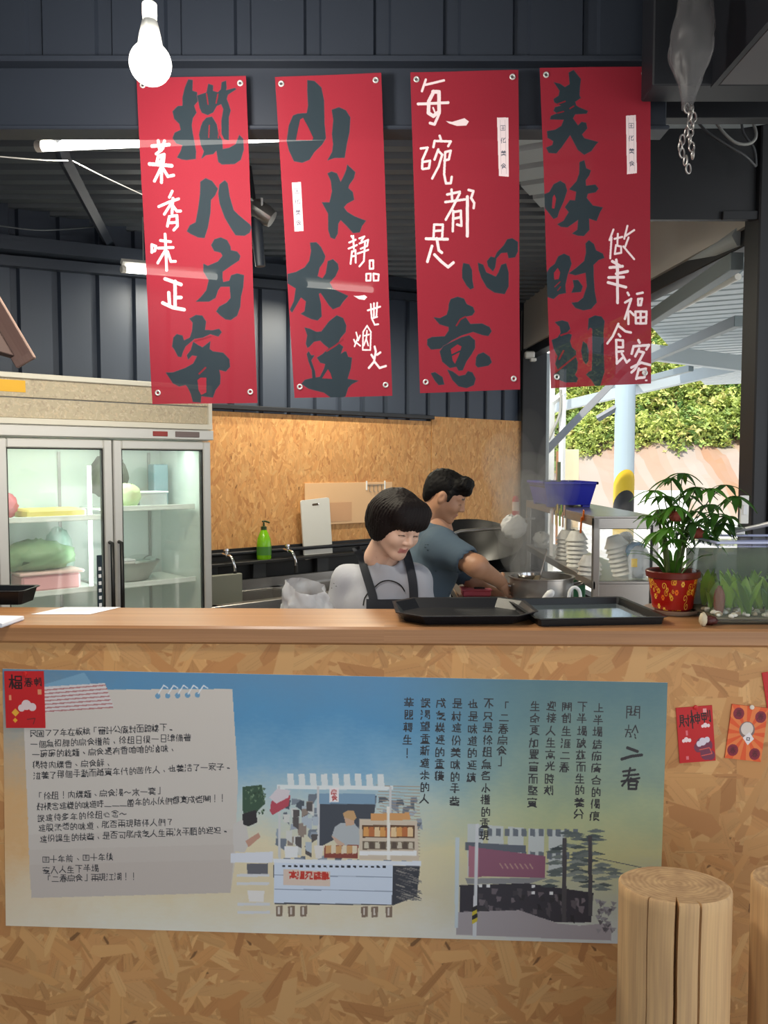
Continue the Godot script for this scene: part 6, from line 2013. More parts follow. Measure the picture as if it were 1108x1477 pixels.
func on_counter() -> void:
	var top := 1.0855
	# two black trays
	var a := at_y(668, 889, top)
	var t1 := thing("serving_tray", "black plastic serving tray with clipped corners in front of the woman", "tray", tf(Vector3(a.x, top, -2.245), 0.04))
	part(t1, "pan", tray_mesh(0.37, 0.29, 0.026, 0.022, 0.06), mat(Color(0.075, 0.08, 0.10), 0.42))
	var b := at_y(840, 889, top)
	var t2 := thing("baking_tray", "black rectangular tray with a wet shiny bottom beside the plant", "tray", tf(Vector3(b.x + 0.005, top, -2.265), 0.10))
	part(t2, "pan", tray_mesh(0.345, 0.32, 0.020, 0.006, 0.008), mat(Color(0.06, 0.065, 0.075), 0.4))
	part(t2, "wet_sheet", span(Vector3(-0.155, 0.0032, -0.14), Vector3(0.155, 0.0044, 0.14)), mat(Color(0.36, 0.40, 0.43), 0.06, 0.25), Transform3D(), "wet bottom with the mirrored sky put into its grey colour")  # pan is black; the grey here is sky reflection put into the colour
	# left end: black box, paper pile, loose sheet
	var k := thing("black_container", "black plastic container behind the paper pile", "container", tf(at_y(12, 873, top) * Vector3(1, 0, 1) + Vector3(-0.075, top, -0.055)))
	part(k, "tub", tray_mesh(0.24, 0.12, 0.042, 0.012, 0.012), mat(Color(0.045, 0.05, 0.065), 0.4))
	var pile := at_y(2, 886, top)
	for i in 7:
		var m := solo("paper_sheet", "white printed sheet in the pile beside the black container", "paper", box(Vector3(0.15, 0.0014, 0.105)), M.paper, tf(Vector3(pile.x + 0.022 + rng.randf_range(-0.002, 0.002), top + 0.001 + 0.0017 * i, -2.135 - 0.002 * rng.randf()), -0.1 + rng.randf_range(-0.02, 0.02)), "paper pile on the worktop")
	var sh := at_y(111, 881, top)
	var sheet1 := solo("paper_sheet", "loose white sheet lying alone on the worktop", "paper", box(Vector3(0.165, 0.0006, 0.115)), M.paper, tf(Vector3(sh.x, top + 0.0004, sh.z), 0.0))
	sheet1.transform = Transform3D(Basis(Vector3(1, 0, 0), Vector3.UP, Vector3(-0.42, 0, 1)), Vector3(sh.x, top + 0.0004, sh.z))
	for i in 6:
		part(sheet1, "print_line", box(Vector3(0.11 - 0.012 * (i % 3), 0.0002, 0.003)), mat(Color(0.62, 0.64, 0.68), 0.8), tf(Vector3(-0.008, 0.0004, -0.04 + 0.013 * i)))
	# clear carrier bag by the woman
	var bp := at(446, 880, 2.50)
	var bn := noise(1.6, 52, 2)
	var bag := func(u: float, v: float) -> Vector3:
		var t := u * TAU
		var r := 1.0 - 0.35 * v * v + 0.10 * sin(3.0 * t + 4.0 * v) * v + 0.20 * bn.get_noise_3d(cos(t) * 1.3, v * 2.5, sin(t) * 1.3)
		return Vector3(cos(t) * 0.088 * r - 0.012 * v, v * 0.165 - 0.09 + 0.022 * v * cos(t + 2.2), sin(t) * 0.06 * r)
	solo("carrier_bag", "white plastic carrier bag slumped behind the worktop beside the woman", "bag", sheet(bag, 40, 14), film(Color(0.86, 0.87, 0.88), 0.5, 0.3), tf(bp + Vector3(0, 0.0, 0)))
	var shelf := thing("prep_shelf", "wooden shelf under the worktop on the kitchen side", "shelf", BAR)
	part(shelf, "board", span(Vector3(-1.6, 0.96, -0.50), Vector3(0.1, 0.985, -0.285), 0.003), M.wood_brown)
	for x in [-1.5, -0.5, 0.05]:
		part(shelf, "bracket", span(Vector3(x, 0.80, -0.49), Vector3(x + 0.03, 0.96, -0.26), 0.002), M.steel_black)
	# white handle loop beyond the tray
	var hb := thing("small_basket", "white basket with a looped handle behind the rectangular tray", "basket", tf(Vector3(at(829, 870, 3.25).x, 0.9, -3.25)))
	part(hb, "tub", lathe([Vector2(0, 0.001), Vector2(0.045, 0.001), Vector2(0.055, 0.065), Vector2(0.052, 0.065), Vector2(0.043, 0.006), Vector2(0, 0.006)], 20), M.white_plastic)
	part(hb, "handle", tube(curve([at(820, 870, 3.25), at(822, 853, 3.25), at(829, 847, 3.25), at(836, 853, 3.25), at(838, 870, 3.25)], 18), 0.007, 8), M.white_plastic, Transform3D(Basis(), -hb.position))
	potted_plant(top)
	aquarium(top)

func potted_plant(top: float) -> void:
	var c := at_y(989, 893, top)
	var pt := thing("potted_plant", "leafy umbrella plant in a red pot with gold scrolls", "plant", tf(Vector3(c.x, top, -2.30)))
	var im := Image.create(512, 160, false, Image.FORMAT_RGB8)
	var red := Color(0.62, 0.10, 0.07)
	im.fill(red)
	var r := RandomNumberGenerator.new()
	r.seed = 77
	for k in 60:
		var p := Vector2(r.randf() * 512, r.randf_range(14, 146))
		var gold: Color = [Color(0.86, 0.60, 0.16), Color(0.90, 0.44, 0.10), Color(0.94, 0.74, 0.26)][r.randi() % 3]
		if r.randf() < 0.55:
			var pts := PackedVector2Array()
			var tw := r.randf() * TAU
			var size := r.randf_range(9, 24)
			for i in 26:
				var t := i / 25.0
				pts.append(p + Vector2(cos(tw + t * 8.0), sin(tw + t * 8.0)) * size * (1.0 - t * 0.85))
			pen(im, pts, 3.0, gold)
		else:
			for i in 6:
				dab(im, p + Vector2(cos(i * TAU / 6), sin(i * TAU / 6)) * 8.0, 5.0, gold)
			dab(im, p, 4.0, red)
	var pm := tmat(im, 0.22, Vector2(1, 9.5))
	pm.uv1_offset = Vector3(0, -0.25, 0)
	part(pt, "pot", lathe([Vector2(0.050, 0.012), Vector2(0.055, 0.016), Vector2(0.061, 0.06), Vector2(0.068, 0.105)], 40, 2.0), pm)
	part(pt, "rim", lathe([Vector2(0.067, 0.100), Vector2(0.073, 0.103), Vector2(0.075, 0.118), Vector2(0.072, 0.121), Vector2(0.066, 0.118), Vector2(0.064, 0.098)], 40), mat(Color(0.40, 0.12, 0.08), 0.35))
	part(pt, "saucer", lathe([Vector2(0, 0.001), Vector2(0.066, 0.001), Vector2(0.078, 0.014), Vector2(0.076, 0.014), Vector2(0.064, 0.005), Vector2(0, 0.005)], 40), mat(Color(0.66, 0.60, 0.54), 0.4))
	part(pt, "base", lathe([Vector2(0, 0.005), Vector2(0.048, 0.005), Vector2(0.050, 0.013), Vector2(0, 0.013)], 30), mat(Color(0.40, 0.10, 0.07), 0.4))
	part(pt, "soil", lathe([Vector2(0, 0.108), Vector2(0.066, 0.106)], 24), mat(Color(0.14, 0.09, 0.06), 0.95))
	var lm := []
	for q in [Color(0.10, 0.24, 0.07), Color(0.16, 0.32, 0.09), Color(0.24, 0.42, 0.12)]:
		var m := mat(q, 0.4)
		m.backlight_enabled = true
		m.backlight = Color(0.28, 0.40, 0.12)
		lm.append(m)
	var stem_m := mat(Color(0.30, 0.36, 0.16), 0.6)
	for k in 4:
		var ang := 1.3 * k
		part(pt, "stem", tube(curve([Vector3(0.015 * cos(ang), 0.10, 0.015 * sin(ang)), Vector3(0.03 * cos(ang), 0.19, 0.03 * sin(ang)), Vector3(0.05 * cos(ang), 0.29, 0.05 * sin(ang))], 8), [0.006, 0.006, 0.0055, 0.005, 0.005, 0.0045, 0.004, 0.004, 0.0035], 7), stem_m)
	# palmate leaves: stalk with drooping leaflets
	var tips := [[985, 683, 2.29], [968, 690, 2.33], [944, 708, 2.28], [958, 716, 2.24], [1004, 703, 2.27], [1026, 705, 2.25], [1047, 700, 2.30], [1060, 716, 2.28], [975, 730, 2.22], [1005, 738, 2.24], [1035, 742, 2.23], [940, 745, 2.32], [1050, 745, 2.30], [1012, 765, 2.26], [965, 762, 2.20], [990, 715, 2.36], [1025, 728, 2.38], [955, 735, 2.38], [1000, 755, 2.18], [1038, 762, 2.33], [948, 768, 2.27], [980, 745, 2.34], [1018, 748, 2.36], [965, 742, 2.28], [992, 768, 2.30], [1024, 775, 2.28], [975, 778, 2.26], [1046, 755, 2.26]]
	for i in tips.size():
		var q: Array = tips[i]
		var tip: Vector3 = at(q[0], q[1], q[2]) - pt.position
		var root := Vector3(tip.x * 0.28, 0.16 + 0.10 * rng.randf(), tip.z * 0.3)
		var st := begin()
		add_tube(st, curve([root, root.lerp(tip, 0.55) + Vector3(0, 0.02, 0), tip], 6), 0.0016, 5)
		var n := 6 + i % 3
		for j in n:
			var ang := TAU * j / n + 0.4 * i
			var out := Vector3(cos(ang), rng.randf_range(-0.35, 0.15), sin(ang))
			blade(st, tip, out.normalized() * rng.randf_range(0.046, 0.072), rng.randf_range(0.014, 0.020), rng.randf_range(0.018, 0.040), 5)
		part(pt, "leaf", fin(st), lm[i % 3])
	# strap leaves near the soil, some arching over the cabinet side
	for i in 16:
		var ang := rng.randf() * TAU
		var st := begin()
		var l := rng.randf_range(0.09, 0.16)
		blade(st, Vector3(0.025 * cos(ang), 0.108, 0.025 * sin(ang)), Vector3(cos(ang) * 0.55, 0.9, sin(ang) * 0.55).normalized() * l, 0.012, l * 0.45, 7)
		part(pt, "strap_leaf", fin(st), lm[1 + i % 2])
	for q in [[905, 762], [912, 778], [908, 795], [900, 800]]:
		var st := begin()
		var root := Vector3(-0.03, 0.15, 0.0)
		var e: Vector3 = at(q[0], q[1], 2.28) - pt.position
		blade(st, root, e - root + Vector3(0, 0.03, 0), 0.010, 0.03, 8)
		part(pt, "strap_leaf", fin(st), lm[2])
	for q in [[975, 745, 2.2], [1006, 769, 2.2]]:
		part(pt, "dry_leaf", crumple(0.016, 0.014, 0.008, 61, 0.4), mat(Color(0.46, 0.16, 0.07), 0.7), tf(at(q[0], q[1], q[2]) - pt.position), "brown withered leaf")
	# glass rod stuck into the pot
	solo("glass_tube", "clear glass tube standing in the red pot", "tube", tube([pt.position + Vector3(0.045, 0.105, 0.035), pt.position + Vector3(0.052, 0.20, 0.04)], 0.006, 10), glass(Color(0.9, 0.95, 0.95), 0.25))

func aquarium(top: float) -> void:
	var a := at_y(1036, 903, top)
	var x0 := a.x - 0.002
	var x1 := x0 + 0.34
	var z1 := -2.115
	var z0 := -2.345
	var h := 0.215
	var t := thing("aquarium", "small glass aquarium of water plants at the end of the counter", "aquarium", tf(Vector3(x0, top, z1)))
	var w := x1 - x0
	var d := z1 - z0
	var g := glass(Color(0.86, 0.97, 0.92), 0.012)
	g.metallic_specular = 0.2
	var water := glass(Color(0.50, 0.72, 0.36), 0.03)
	water.metallic_specular = 0.15
	part(t, "pane", span(Vector3(0, 0.004, -0.004), Vector3(w, h, 0)), g)
	part(t, "pane", span(Vector3(0, 0.004, -d), Vector3(w, h, -d + 0.004)), g)
	part(t, "pane", span(Vector3(0, 0.004, -d + 0.004), Vector3(0.004, h, -0.004)), g)
	part(t, "pane", span(Vector3(w - 0.004, 0.004, -d + 0.004), Vector3(w, h, -0.004)), g)
	part(t, "backdrop", span(Vector3(0.004, 0.006, -d + 0.0045), Vector3(w - 0.004, h - 0.035, -d + 0.0055)), film(Color(0.16, 0.24, 0.10), 0.82, 0.5), Transform3D(), "dark green backing film")
	part(t, "base", span(Vector3(0, 0, -d), Vector3(w, 0.004, 0)), g)
	var st := begin()
	for q in [[0.0, -0.006, w, 0.001], [0.0, -d - 0.001, w, -d + 0.006], [-0.001, -d, 0.006, 0.0], [w - 0.006, -d, w + 0.001, 0.0]]:
		add_box(st, Vector3((q[0] + q[2]) / 2, h, (q[1] + q[3]) / 2), Vector3(q[2] - q[0], 0.006, q[3] - q[1]), 0.001)
	part(t, "rim", fin(st), mat(Color(0.70, 0.72, 0.84), 0.2))
	part(t, "water", span(Vector3(0.005, 0.006, -d + 0.005), Vector3(w - 0.005, h - 0.03, -0.005)), water)
	part(t, "cover", span(Vector3(0.004, h - 0.012, -d + 0.004), Vector3(w - 0.004, h - 0.008, -0.004)), glass(Color(0.62, 0.64, 0.95), 0.22))
	part(t, "sand", span(Vector3(0.005, 0.0045, -d + 0.005), Vector3(w - 0.005, 0.018, -0.005), 0.004), mat(Color(0.34, 0.28, 0.20), 0.9))
	for k in 90:
		var p := Vector3(rng.randf_range(0.012, w - 0.02), 0.0215 + rng.randf() * 0.004, -rng.randf_range(0.010, 0.12))
		part(t, "pebble", M.pebble[k % 4], [M.peb1, M.peb2, M.peb3][k % 3], tf(p, rng.randf() * TAU))
	for k in 34:
		var p := Vector3(rng.randf_range(0.025, w - 0.03), 0.02, -rng.randf_range(0.03, d - 0.03))
		var s2 := begin()
		for j in 4:
			var ang := rng.randf() * TAU
			var l := rng.randf_range(0.08, 0.15)
			var dir := Vector3(cos(ang) * 0.35, 1.0, sin(ang) * 0.35).normalized() * l
			dir.x = clampf(p.x + dir.x, 0.012, w - 0.012) - p.x
			dir.z = clampf(p.z + dir.z, -d + 0.012, -0.012) - p.z
			blade(s2, p, dir, rng.randf_range(0.018, 0.030), l * 0.22, 6)
		var m := mat(Color(0.16, 0.32, 0.06).lerp(Color(0.56, 0.72, 0.16), rng.randf()), 0.45)
		m.backlight_enabled = true
		m.backlight = Color(0.35, 0.45, 0.12)
		part(t, "water_plant", fin(s2), m)
	part(t, "stone", crumple(0.014, 0.040, 0.016, 71, 0.15), mat(Color(0.40, 0.16, 0.10), 0.5), tf(Vector3(0.03, 0.055, -0.05)), "red-brown stone")
	# clip lamp above the water
	var l := thing("aquarium_lamp", "slim grey lamp arm reaching over the aquarium", "lamp")
	part(l, "bar", tube([at(1062, 766, 2.26), at(1112, 755, 2.20), at(1150, 748, 2.16)], [0.006, 0.008, 0.008], 6), M.alu)
	part(l, "clamp", box(Vector3(0.028, 0.022, 0.02), 0.003), M.alu, tf(at(1066, 766, 2.27)))
	part(l, "stand", tube([at(1150, 748, 2.16), at(1150, 748, 2.16) * Vector3(1, 0, 1) + Vector3(0.0, top, 0)], 0.006, 6), M.alu)
	# rag or cone on the worktop between pot and tank
	solo("brown_shell", "small brown shell on the worktop beside the red pot", "shell", crumple(0.022, 0.012, 0.014, 72, 0.3), mat(Color(0.30, 0.10, 0.07), 0.5), tf(Vector3(at_y(1030, 902, top).x - 0.008, top + 0.011, -2.12)))
	solo("pale_shell", "small pale shell on the front edge of the worktop", "shell", crumple(0.010, 0.018, 0.010, 73, 0.2), mat(Color(0.80, 0.74, 0.62), 0.5), tf(Vector3(at_y(1018, 905, top).x, top + 0.0175, -2.10)))
	# switch plate on the black post
	var s := at(1074, 735, 3.33)
	var sw := thing("wall_switch", "white switch plate on the black post above the aquarium", "switch", tf(Vector3(s.x, s.y, -3.332)))
	part(sw, "plate", box(Vector3(0.034, 0.115, 0.010), 0.002), M.white)
	part(sw, "rocker", box(Vector3(0.016, 0.04, 0.006), 0.001, Vector3(0, 0, 0.007)), M.white_plastic)

# ---------- the counter's front ----------
func front_things() -> void:
	var tl := bar_xy(10, 965, -0.006)
	var tr := bar_xy(970, 985, -0.006)
	var bl := bar_xy(2, 1335, -0.006)
	var turn := atan2(tr.y - tl.y, tr.x - tl.x)
	var w := tl.distance_to(tr)
	var h := tl.distance_to(bl)
	var ctr := tl + (tr - tl) * 0.5 + (bl - tl) * 0.5
	var po := thing("wall_poster", "long printed poster with a street cart photo on the counter front", "poster", BAR * tf(Vector3(ctr.x, ctr.y, -0.0075), 0, 0, turn))
	var st := begin()
	st.set_smooth_group(-1)
	quad(st, Vector3(-w / 2, h / 2, 0.0012), Vector3(w / 2, h / 2, 0.0012), Vector3(w / 2, -h / 2, 0.0012), Vector3(-w / 2, -h / 2, 0.0012), Vector3(0, 0, 1), Vector2(0, 0), Vector2(1, 0), Vector2(1, 1), Vector2(0, 1))
	var pm := tmat(poster_print(), 0.5)
	pm.texture_repeat = false
	part(po, "print", fin(st), pm)
	part(po, "backing", span(Vector3(-w / 2, -h / 2, 0), Vector3(w / 2, h / 2, 0.001)), M.white)
	# red envelopes
	envelope([9, 968, 67, 968, 62, 1049, 7, 1050], 0, "small red lucky envelope pinned on the poster's corner", -0.0055)
	envelope([974, 1021, 1026, 1017, 1033, 1097, 981, 1100], 1, "red lucky envelope with black brush writing beside the poster", -0.0075)
	envelope([1053, 1015, 1105, 1021, 1100, 1099, 1048, 1093], 2, "orange lucky envelope with four dark red discs", -0.0075)
	envelope([1101, 970, 1150, 962, 1160, 1035, 1108, 1046], 3, "plain red envelope beyond the orange one", -0.0075)
	# log stools
	log_stool(at(973, 1275, 1.66), 0.113, "peeled log stool with two long cracks before the poster", 1, [[-0.30, 0.008, 0.06], [0.10, 0.005, 0.035], [-0.80, 0.003, 0.02]])
	log_stool(at(1172, 1272, 1.66), 0.118, "peeled log stool partly out of view beyond the cracked one", 2, [[0.6, 0.006, 0.03]])

func envelope(q: Array, k: int, label: String, off: float) -> void:
	var p := []
	for i in 4:
		p.append(bar_xy(q[2 * i], q[2 * i + 1], off))
	var w: float = (p[0].distance_to(p[1]) + p[3].distance_to(p[2])) * 0.5
	var h: float = (p[0].distance_to(p[3]) + p[1].distance_to(p[2])) * 0.5
	var c: Vector3 = (p[0] + p[1] + p[2] + p[3]) * 0.25
	var turn := atan2(p[1].y - p[0].y, p[1].x - p[0].x)
	var im := Image.create(160, 220, false, Image.FORMAT_RGB8)
	var red := Color(0.76, 0.09, 0.11)
	var ink := Color(0.16, 0.04, 0.06)
	im.fill(red)
	if k == 0:
		write_line(im, "福", Vector2(48, 38), Vector2(48, 38), 52, 6, ink)
		write_line(im, "春到", Vector2(98, 42), Vector2(136, 40), 30, 4, ink)
		for s in [[134, 70, 150, 90], [16, 92, 26, 112]]:
			im.fill_rect(Rect2i(s[0], s[1], s[2] - s[0], s[3] - s[1]), Color(0.86, 0.56, 0.40))
		for s in [[40, 160, 16], [38, 190, 10]]:
			fill_poly(im, PackedVector2Array([Vector2(s[0] - s[2], s[1]), Vector2(s[0], s[1] - s[2]), Vector2(s[0] + s[2], s[1]), Vector2(s[0], s[1] + s[2])]), Color(0.90, 0.66, 0.20))
		for s in [[86, 130, 20], [110, 138, 16], [66, 142, 14]]:
			dab(im, Vector2(s[0], s[1]), s[2], Color(0.86, 0.78, 0.78))
		pen(im, PackedVector2Array([Vector2(88, 186), Vector2(120, 182), Vector2(112, 204)]), 4, Color(0.45, 0.12, 0.12))
	elif k == 1:
		write_line(im, "財神到", Vector2(34, 52), Vector2(128, 42), 44, 5, ink)
		pen(im, PackedVector2Array([Vector2(66, 14), Vector2(68, 84)]), 5, ink)
		for s in [[36, 128, 13], [50, 131, 10], [24, 132, 9], [124, 76, 12], [138, 78, 9], [112, 79, 8]]:
			dab(im, Vector2(s[0], s[1]), s[2] * 0.8, Color(0.94, 0.84, 0.84))
		im.fill_rect(Rect2i(36, 92, 9, 20), Color(0.86, 0.45, 0.48))
		im.fill_rect(Rect2i(118, 10, 16, 16), Color(0.90, 0.62, 0.62))
		im.fill_rect(Rect2i(30, 194, 12, 14), Color(0.86, 0.45, 0.48))
		for s in [[104, 150, 26], [126, 156, 24], [88, 162, 20], [120, 188, 26], [138, 196, 20]]:
			dab(im, Vector2(s[0], s[1]), s[2], Color(0.46, 0.20, 0.30))
		for s in [[108, 140, 16], [128, 134, 12], [92, 148, 12]]:
			dab(im, Vector2(s[0], s[1]), s[2], Color(0.86, 0.82, 0.86))
		pen(im, PackedVector2Array([Vector2(92, 172), Vector2(136, 166), Vector2(146, 190), Vector2(100, 196)]), 4, Color(0.85, 0.36, 0.30))
	elif k == 2:
		im.fill(Color(0.90, 0.48, 0.24))
		for j in 12:
			var t := TAU * j / 12
			fill_poly(im, PackedVector2Array([Vector2(80, 110), Vector2(80, 110) + Vector2(cos(t - 0.12), sin(t - 0.12)) * 150, Vector2(80, 110) + Vector2(cos(t + 0.12), sin(t + 0.12)) * 150]), Color(0.88, 0.34, 0.14))
		for s in [[34, 34], [132, 38], [30, 184], [128, 190]]:
			dab(im, Vector2(s[0], s[1]), 24, Color(0.52, 0.12, 0.20))
			write_line(im, "春", Vector2(s[0], s[1]), Vector2(s[0], s[1]), 24, 3, Color(0.36, 0.08, 0.14))
		for s in [[80, 96, 34, Color(0.52, 0.42, 0.40)], [80, 92, 27, Color(0.86, 0.80, 0.76)]]:
			dab(im, Vector2(s[0], s[1]), s[2], s[3])
		fill_poly(im, PackedVector2Array([Vector2(66, 130), Vector2(92, 104), Vector2(116, 130), Vector2(92, 158)]), Color(0.92, 0.88, 0.88))
		write_line(im, "口", Vector2(91, 131), Vector2(91, 131), 16, 3, Color(0.2, 0.18, 0.22))
	var node := thing("lucky_envelope", label, "envelope", BAR * tf(Vector3(c.x, c.y, off), 0, 0, turn))
	var st := begin()
	st.set_smooth_group(-1)
	quad(st, Vector3(-w / 2, h / 2, 0.0026), Vector3(w / 2, h / 2, 0.0026), Vector3(w / 2, -h / 2, 0.0022), Vector3(-w / 2, -h / 2, 0.0022), Vector3(0, 0, 1), Vector2(0, 0), Vector2(1, 0), Vector2(1, 1), Vector2(0, 1))
	var m := tmat(im, 0.5)
	m.texture_repeat = false
	part(node, "print", fin(st), m)
	part(node, "paper", span(Vector3(-w / 2, -h / 2, 0), Vector3(w / 2, h / 2, 0.0021)), mat(red, 0.5))
	part(node, "pin", lathe([Vector2(0, 0), Vector2(0.006, 0.0005), Vector2(0.0055, 0.003), Vector2(0, 0.004)], 16), mat(Color(0.86, 0.82, 0.76), 0.4) if k == 2 else mat(Color(0.80, 0.10, 0.10), 0.35), Transform3D(Basis(Vector3.RIGHT, PI / 2), Vector3(0.004, h / 2 - (0.002 if k else 0.006), 0.0025)), "round drawing pin")

func log_stool(p: Vector3, r: float, label: String, sd: int, cracks: Array) -> void:
	var n := noise(0.8, sd, 3)
	var o := Vector3(p.x, 0, p.z)
	var h := p.y
	var s := thing("log_stool", label, "stool", Transform3D(Basis(), o))
	# angles, with extra ones at each crack
	var angs := []
	for i in 120:
		angs.append(-PI + TAU * i / 120)
	for c in cracks:
		var da: float = c[1] / r * 0.5
		angs = angs.filter(func(x): return absf(x - c[0]) > da * 2.2)
		angs += [c[0] - da * 1.6, c[0] - da, c[0], c[0] + da, c[0] + da * 1.6]
	angs.sort()
	var tilt := -0.155
	var rad := func(a: float, y: float, inner: bool) -> float:
		var q: float = r * (1.0 + 0.025 * n.get_noise_3d(sin(a) * 0.9, y * 1.2, cos(a) * 0.9) - 0.02 * (h - y) * 0.0)
		for c in cracks:
			var wob: float = 0.02 * n.get_noise_2d(y * 6.0, c[0] * 30.0)
			if absf(a - c[0] - wob * 0.0) < c[1] / r * 0.25:
				q -= c[2] * 0.6
		return q
	var rows := 26
	var st := begin()
	st.set_smooth_group(0)
	var pt := func(a: float, t: float) -> Vector3:
		var y: float = t * h
		var q: float = rad.call(a, y, false)
		var wob: float = 0.018 * n.get_noise_2d(y * 4.0, 3.0)
		var aa := a + wob
		var top: float = tilt * cos(aa) * q * -1.0 * t * t
		if t > 0.999:
			q -= 0.004
		return Vector3(sin(aa) * q, y + top * t, cos(aa) * q)
	var m := angs.size()
	var ts := []
	for j in rows:
		ts.append(float(j) / rows)
	ts.append(0.994)
	ts.append(1.0)
	for j in ts.size() - 1:
		for i in m:
			var a0: float = angs[i]
			var a1: float = angs[(i + 1) % m] + (TAU if i == m - 1 else 0.0)
			var sharp := false
			for c in cracks:
				if absf((a0 + a1) * 0.5 - c[0]) < c[1] / r:
					sharp = true
			st.set_smooth_group(-1 if sharp else 0)
			var a: Vector3 = pt.call(a0, ts[j])
			var b: Vector3 = pt.call(a1 if i < m - 1 else a1 - TAU, ts[j])
			var c2: Vector3 = pt.call(a1 if i < m - 1 else a1 - TAU, ts[j + 1])
			var d: Vector3 = pt.call(a0, ts[j + 1])
			# grain runs along the trunk: u along the height
			quad(st, a, b, c2, d, Vector3((a + c2).x, 0, (a + c2).z), Vector2(ts[j] * 0.9, a0 * 0.16 + 0.5), Vector2(ts[j] * 0.9, a1 * 0.16 + 0.5), Vector2(ts[j + 1] * 0.9, a1 * 0.16 + 0.5), Vector2(ts[j + 1] * 0.9, a0 * 0.16 + 0.5))
	part(s, "trunk", fin(st), M.log)
	# sawn end with rings, drawn across the cut
	var im := Image.create(256, 256, false, Image.FORMAT_RGB8)
	for y in 256:
		for x in 256:
			var v := Vector2(x - 140, y - 120) / 128.0
			var d := v.length() + 0.05 * n.get_noise_2d(x * 0.03, y * 0.03)
			var f := 0.5 + 0.22 * sin(d * 62.0) + 0.5 * n.get_noise_2d(x * 0.02 + 9.0, y * 0.02)
			im.set_pixel(x, y, Color(0.60, 0.47, 0.34).lerp(Color(0.76, 0.63, 0.46), clampf(f, 0, 1)))
	st = begin()
	st.set_smooth_group(0)
	var mid := Vector3.ZERO
	for i in m:
		mid += pt.call(angs[i], 1.0) / m
	for i in m:
		var a: Vector3 = pt.call(angs[i], 1.0)
		var b: Vector3 = pt.call(angs[(i + 1) % m], 1.0)
		tri(st, mid, a, b, Vector3.UP, Vector2(0.5, 0.5), Vector2(a.x, a.z) / r * 0.5 + Vector2(0.5, 0.5), Vector2(b.x, b.z) / r * 0.5 + Vector2(0.5, 0.5))
	part(s, "sawn_end", fin(st), tmat(im, 0.75))
	var lowest := begin()
	for i in m:
		tri(lowest, Vector3.ZERO, pt.call(angs[i], 0.0), pt.call(angs[(i + 1) % m], 0.0), Vector3.DOWN)
	part(s, "lower_end", fin(lowest), M.log_end)

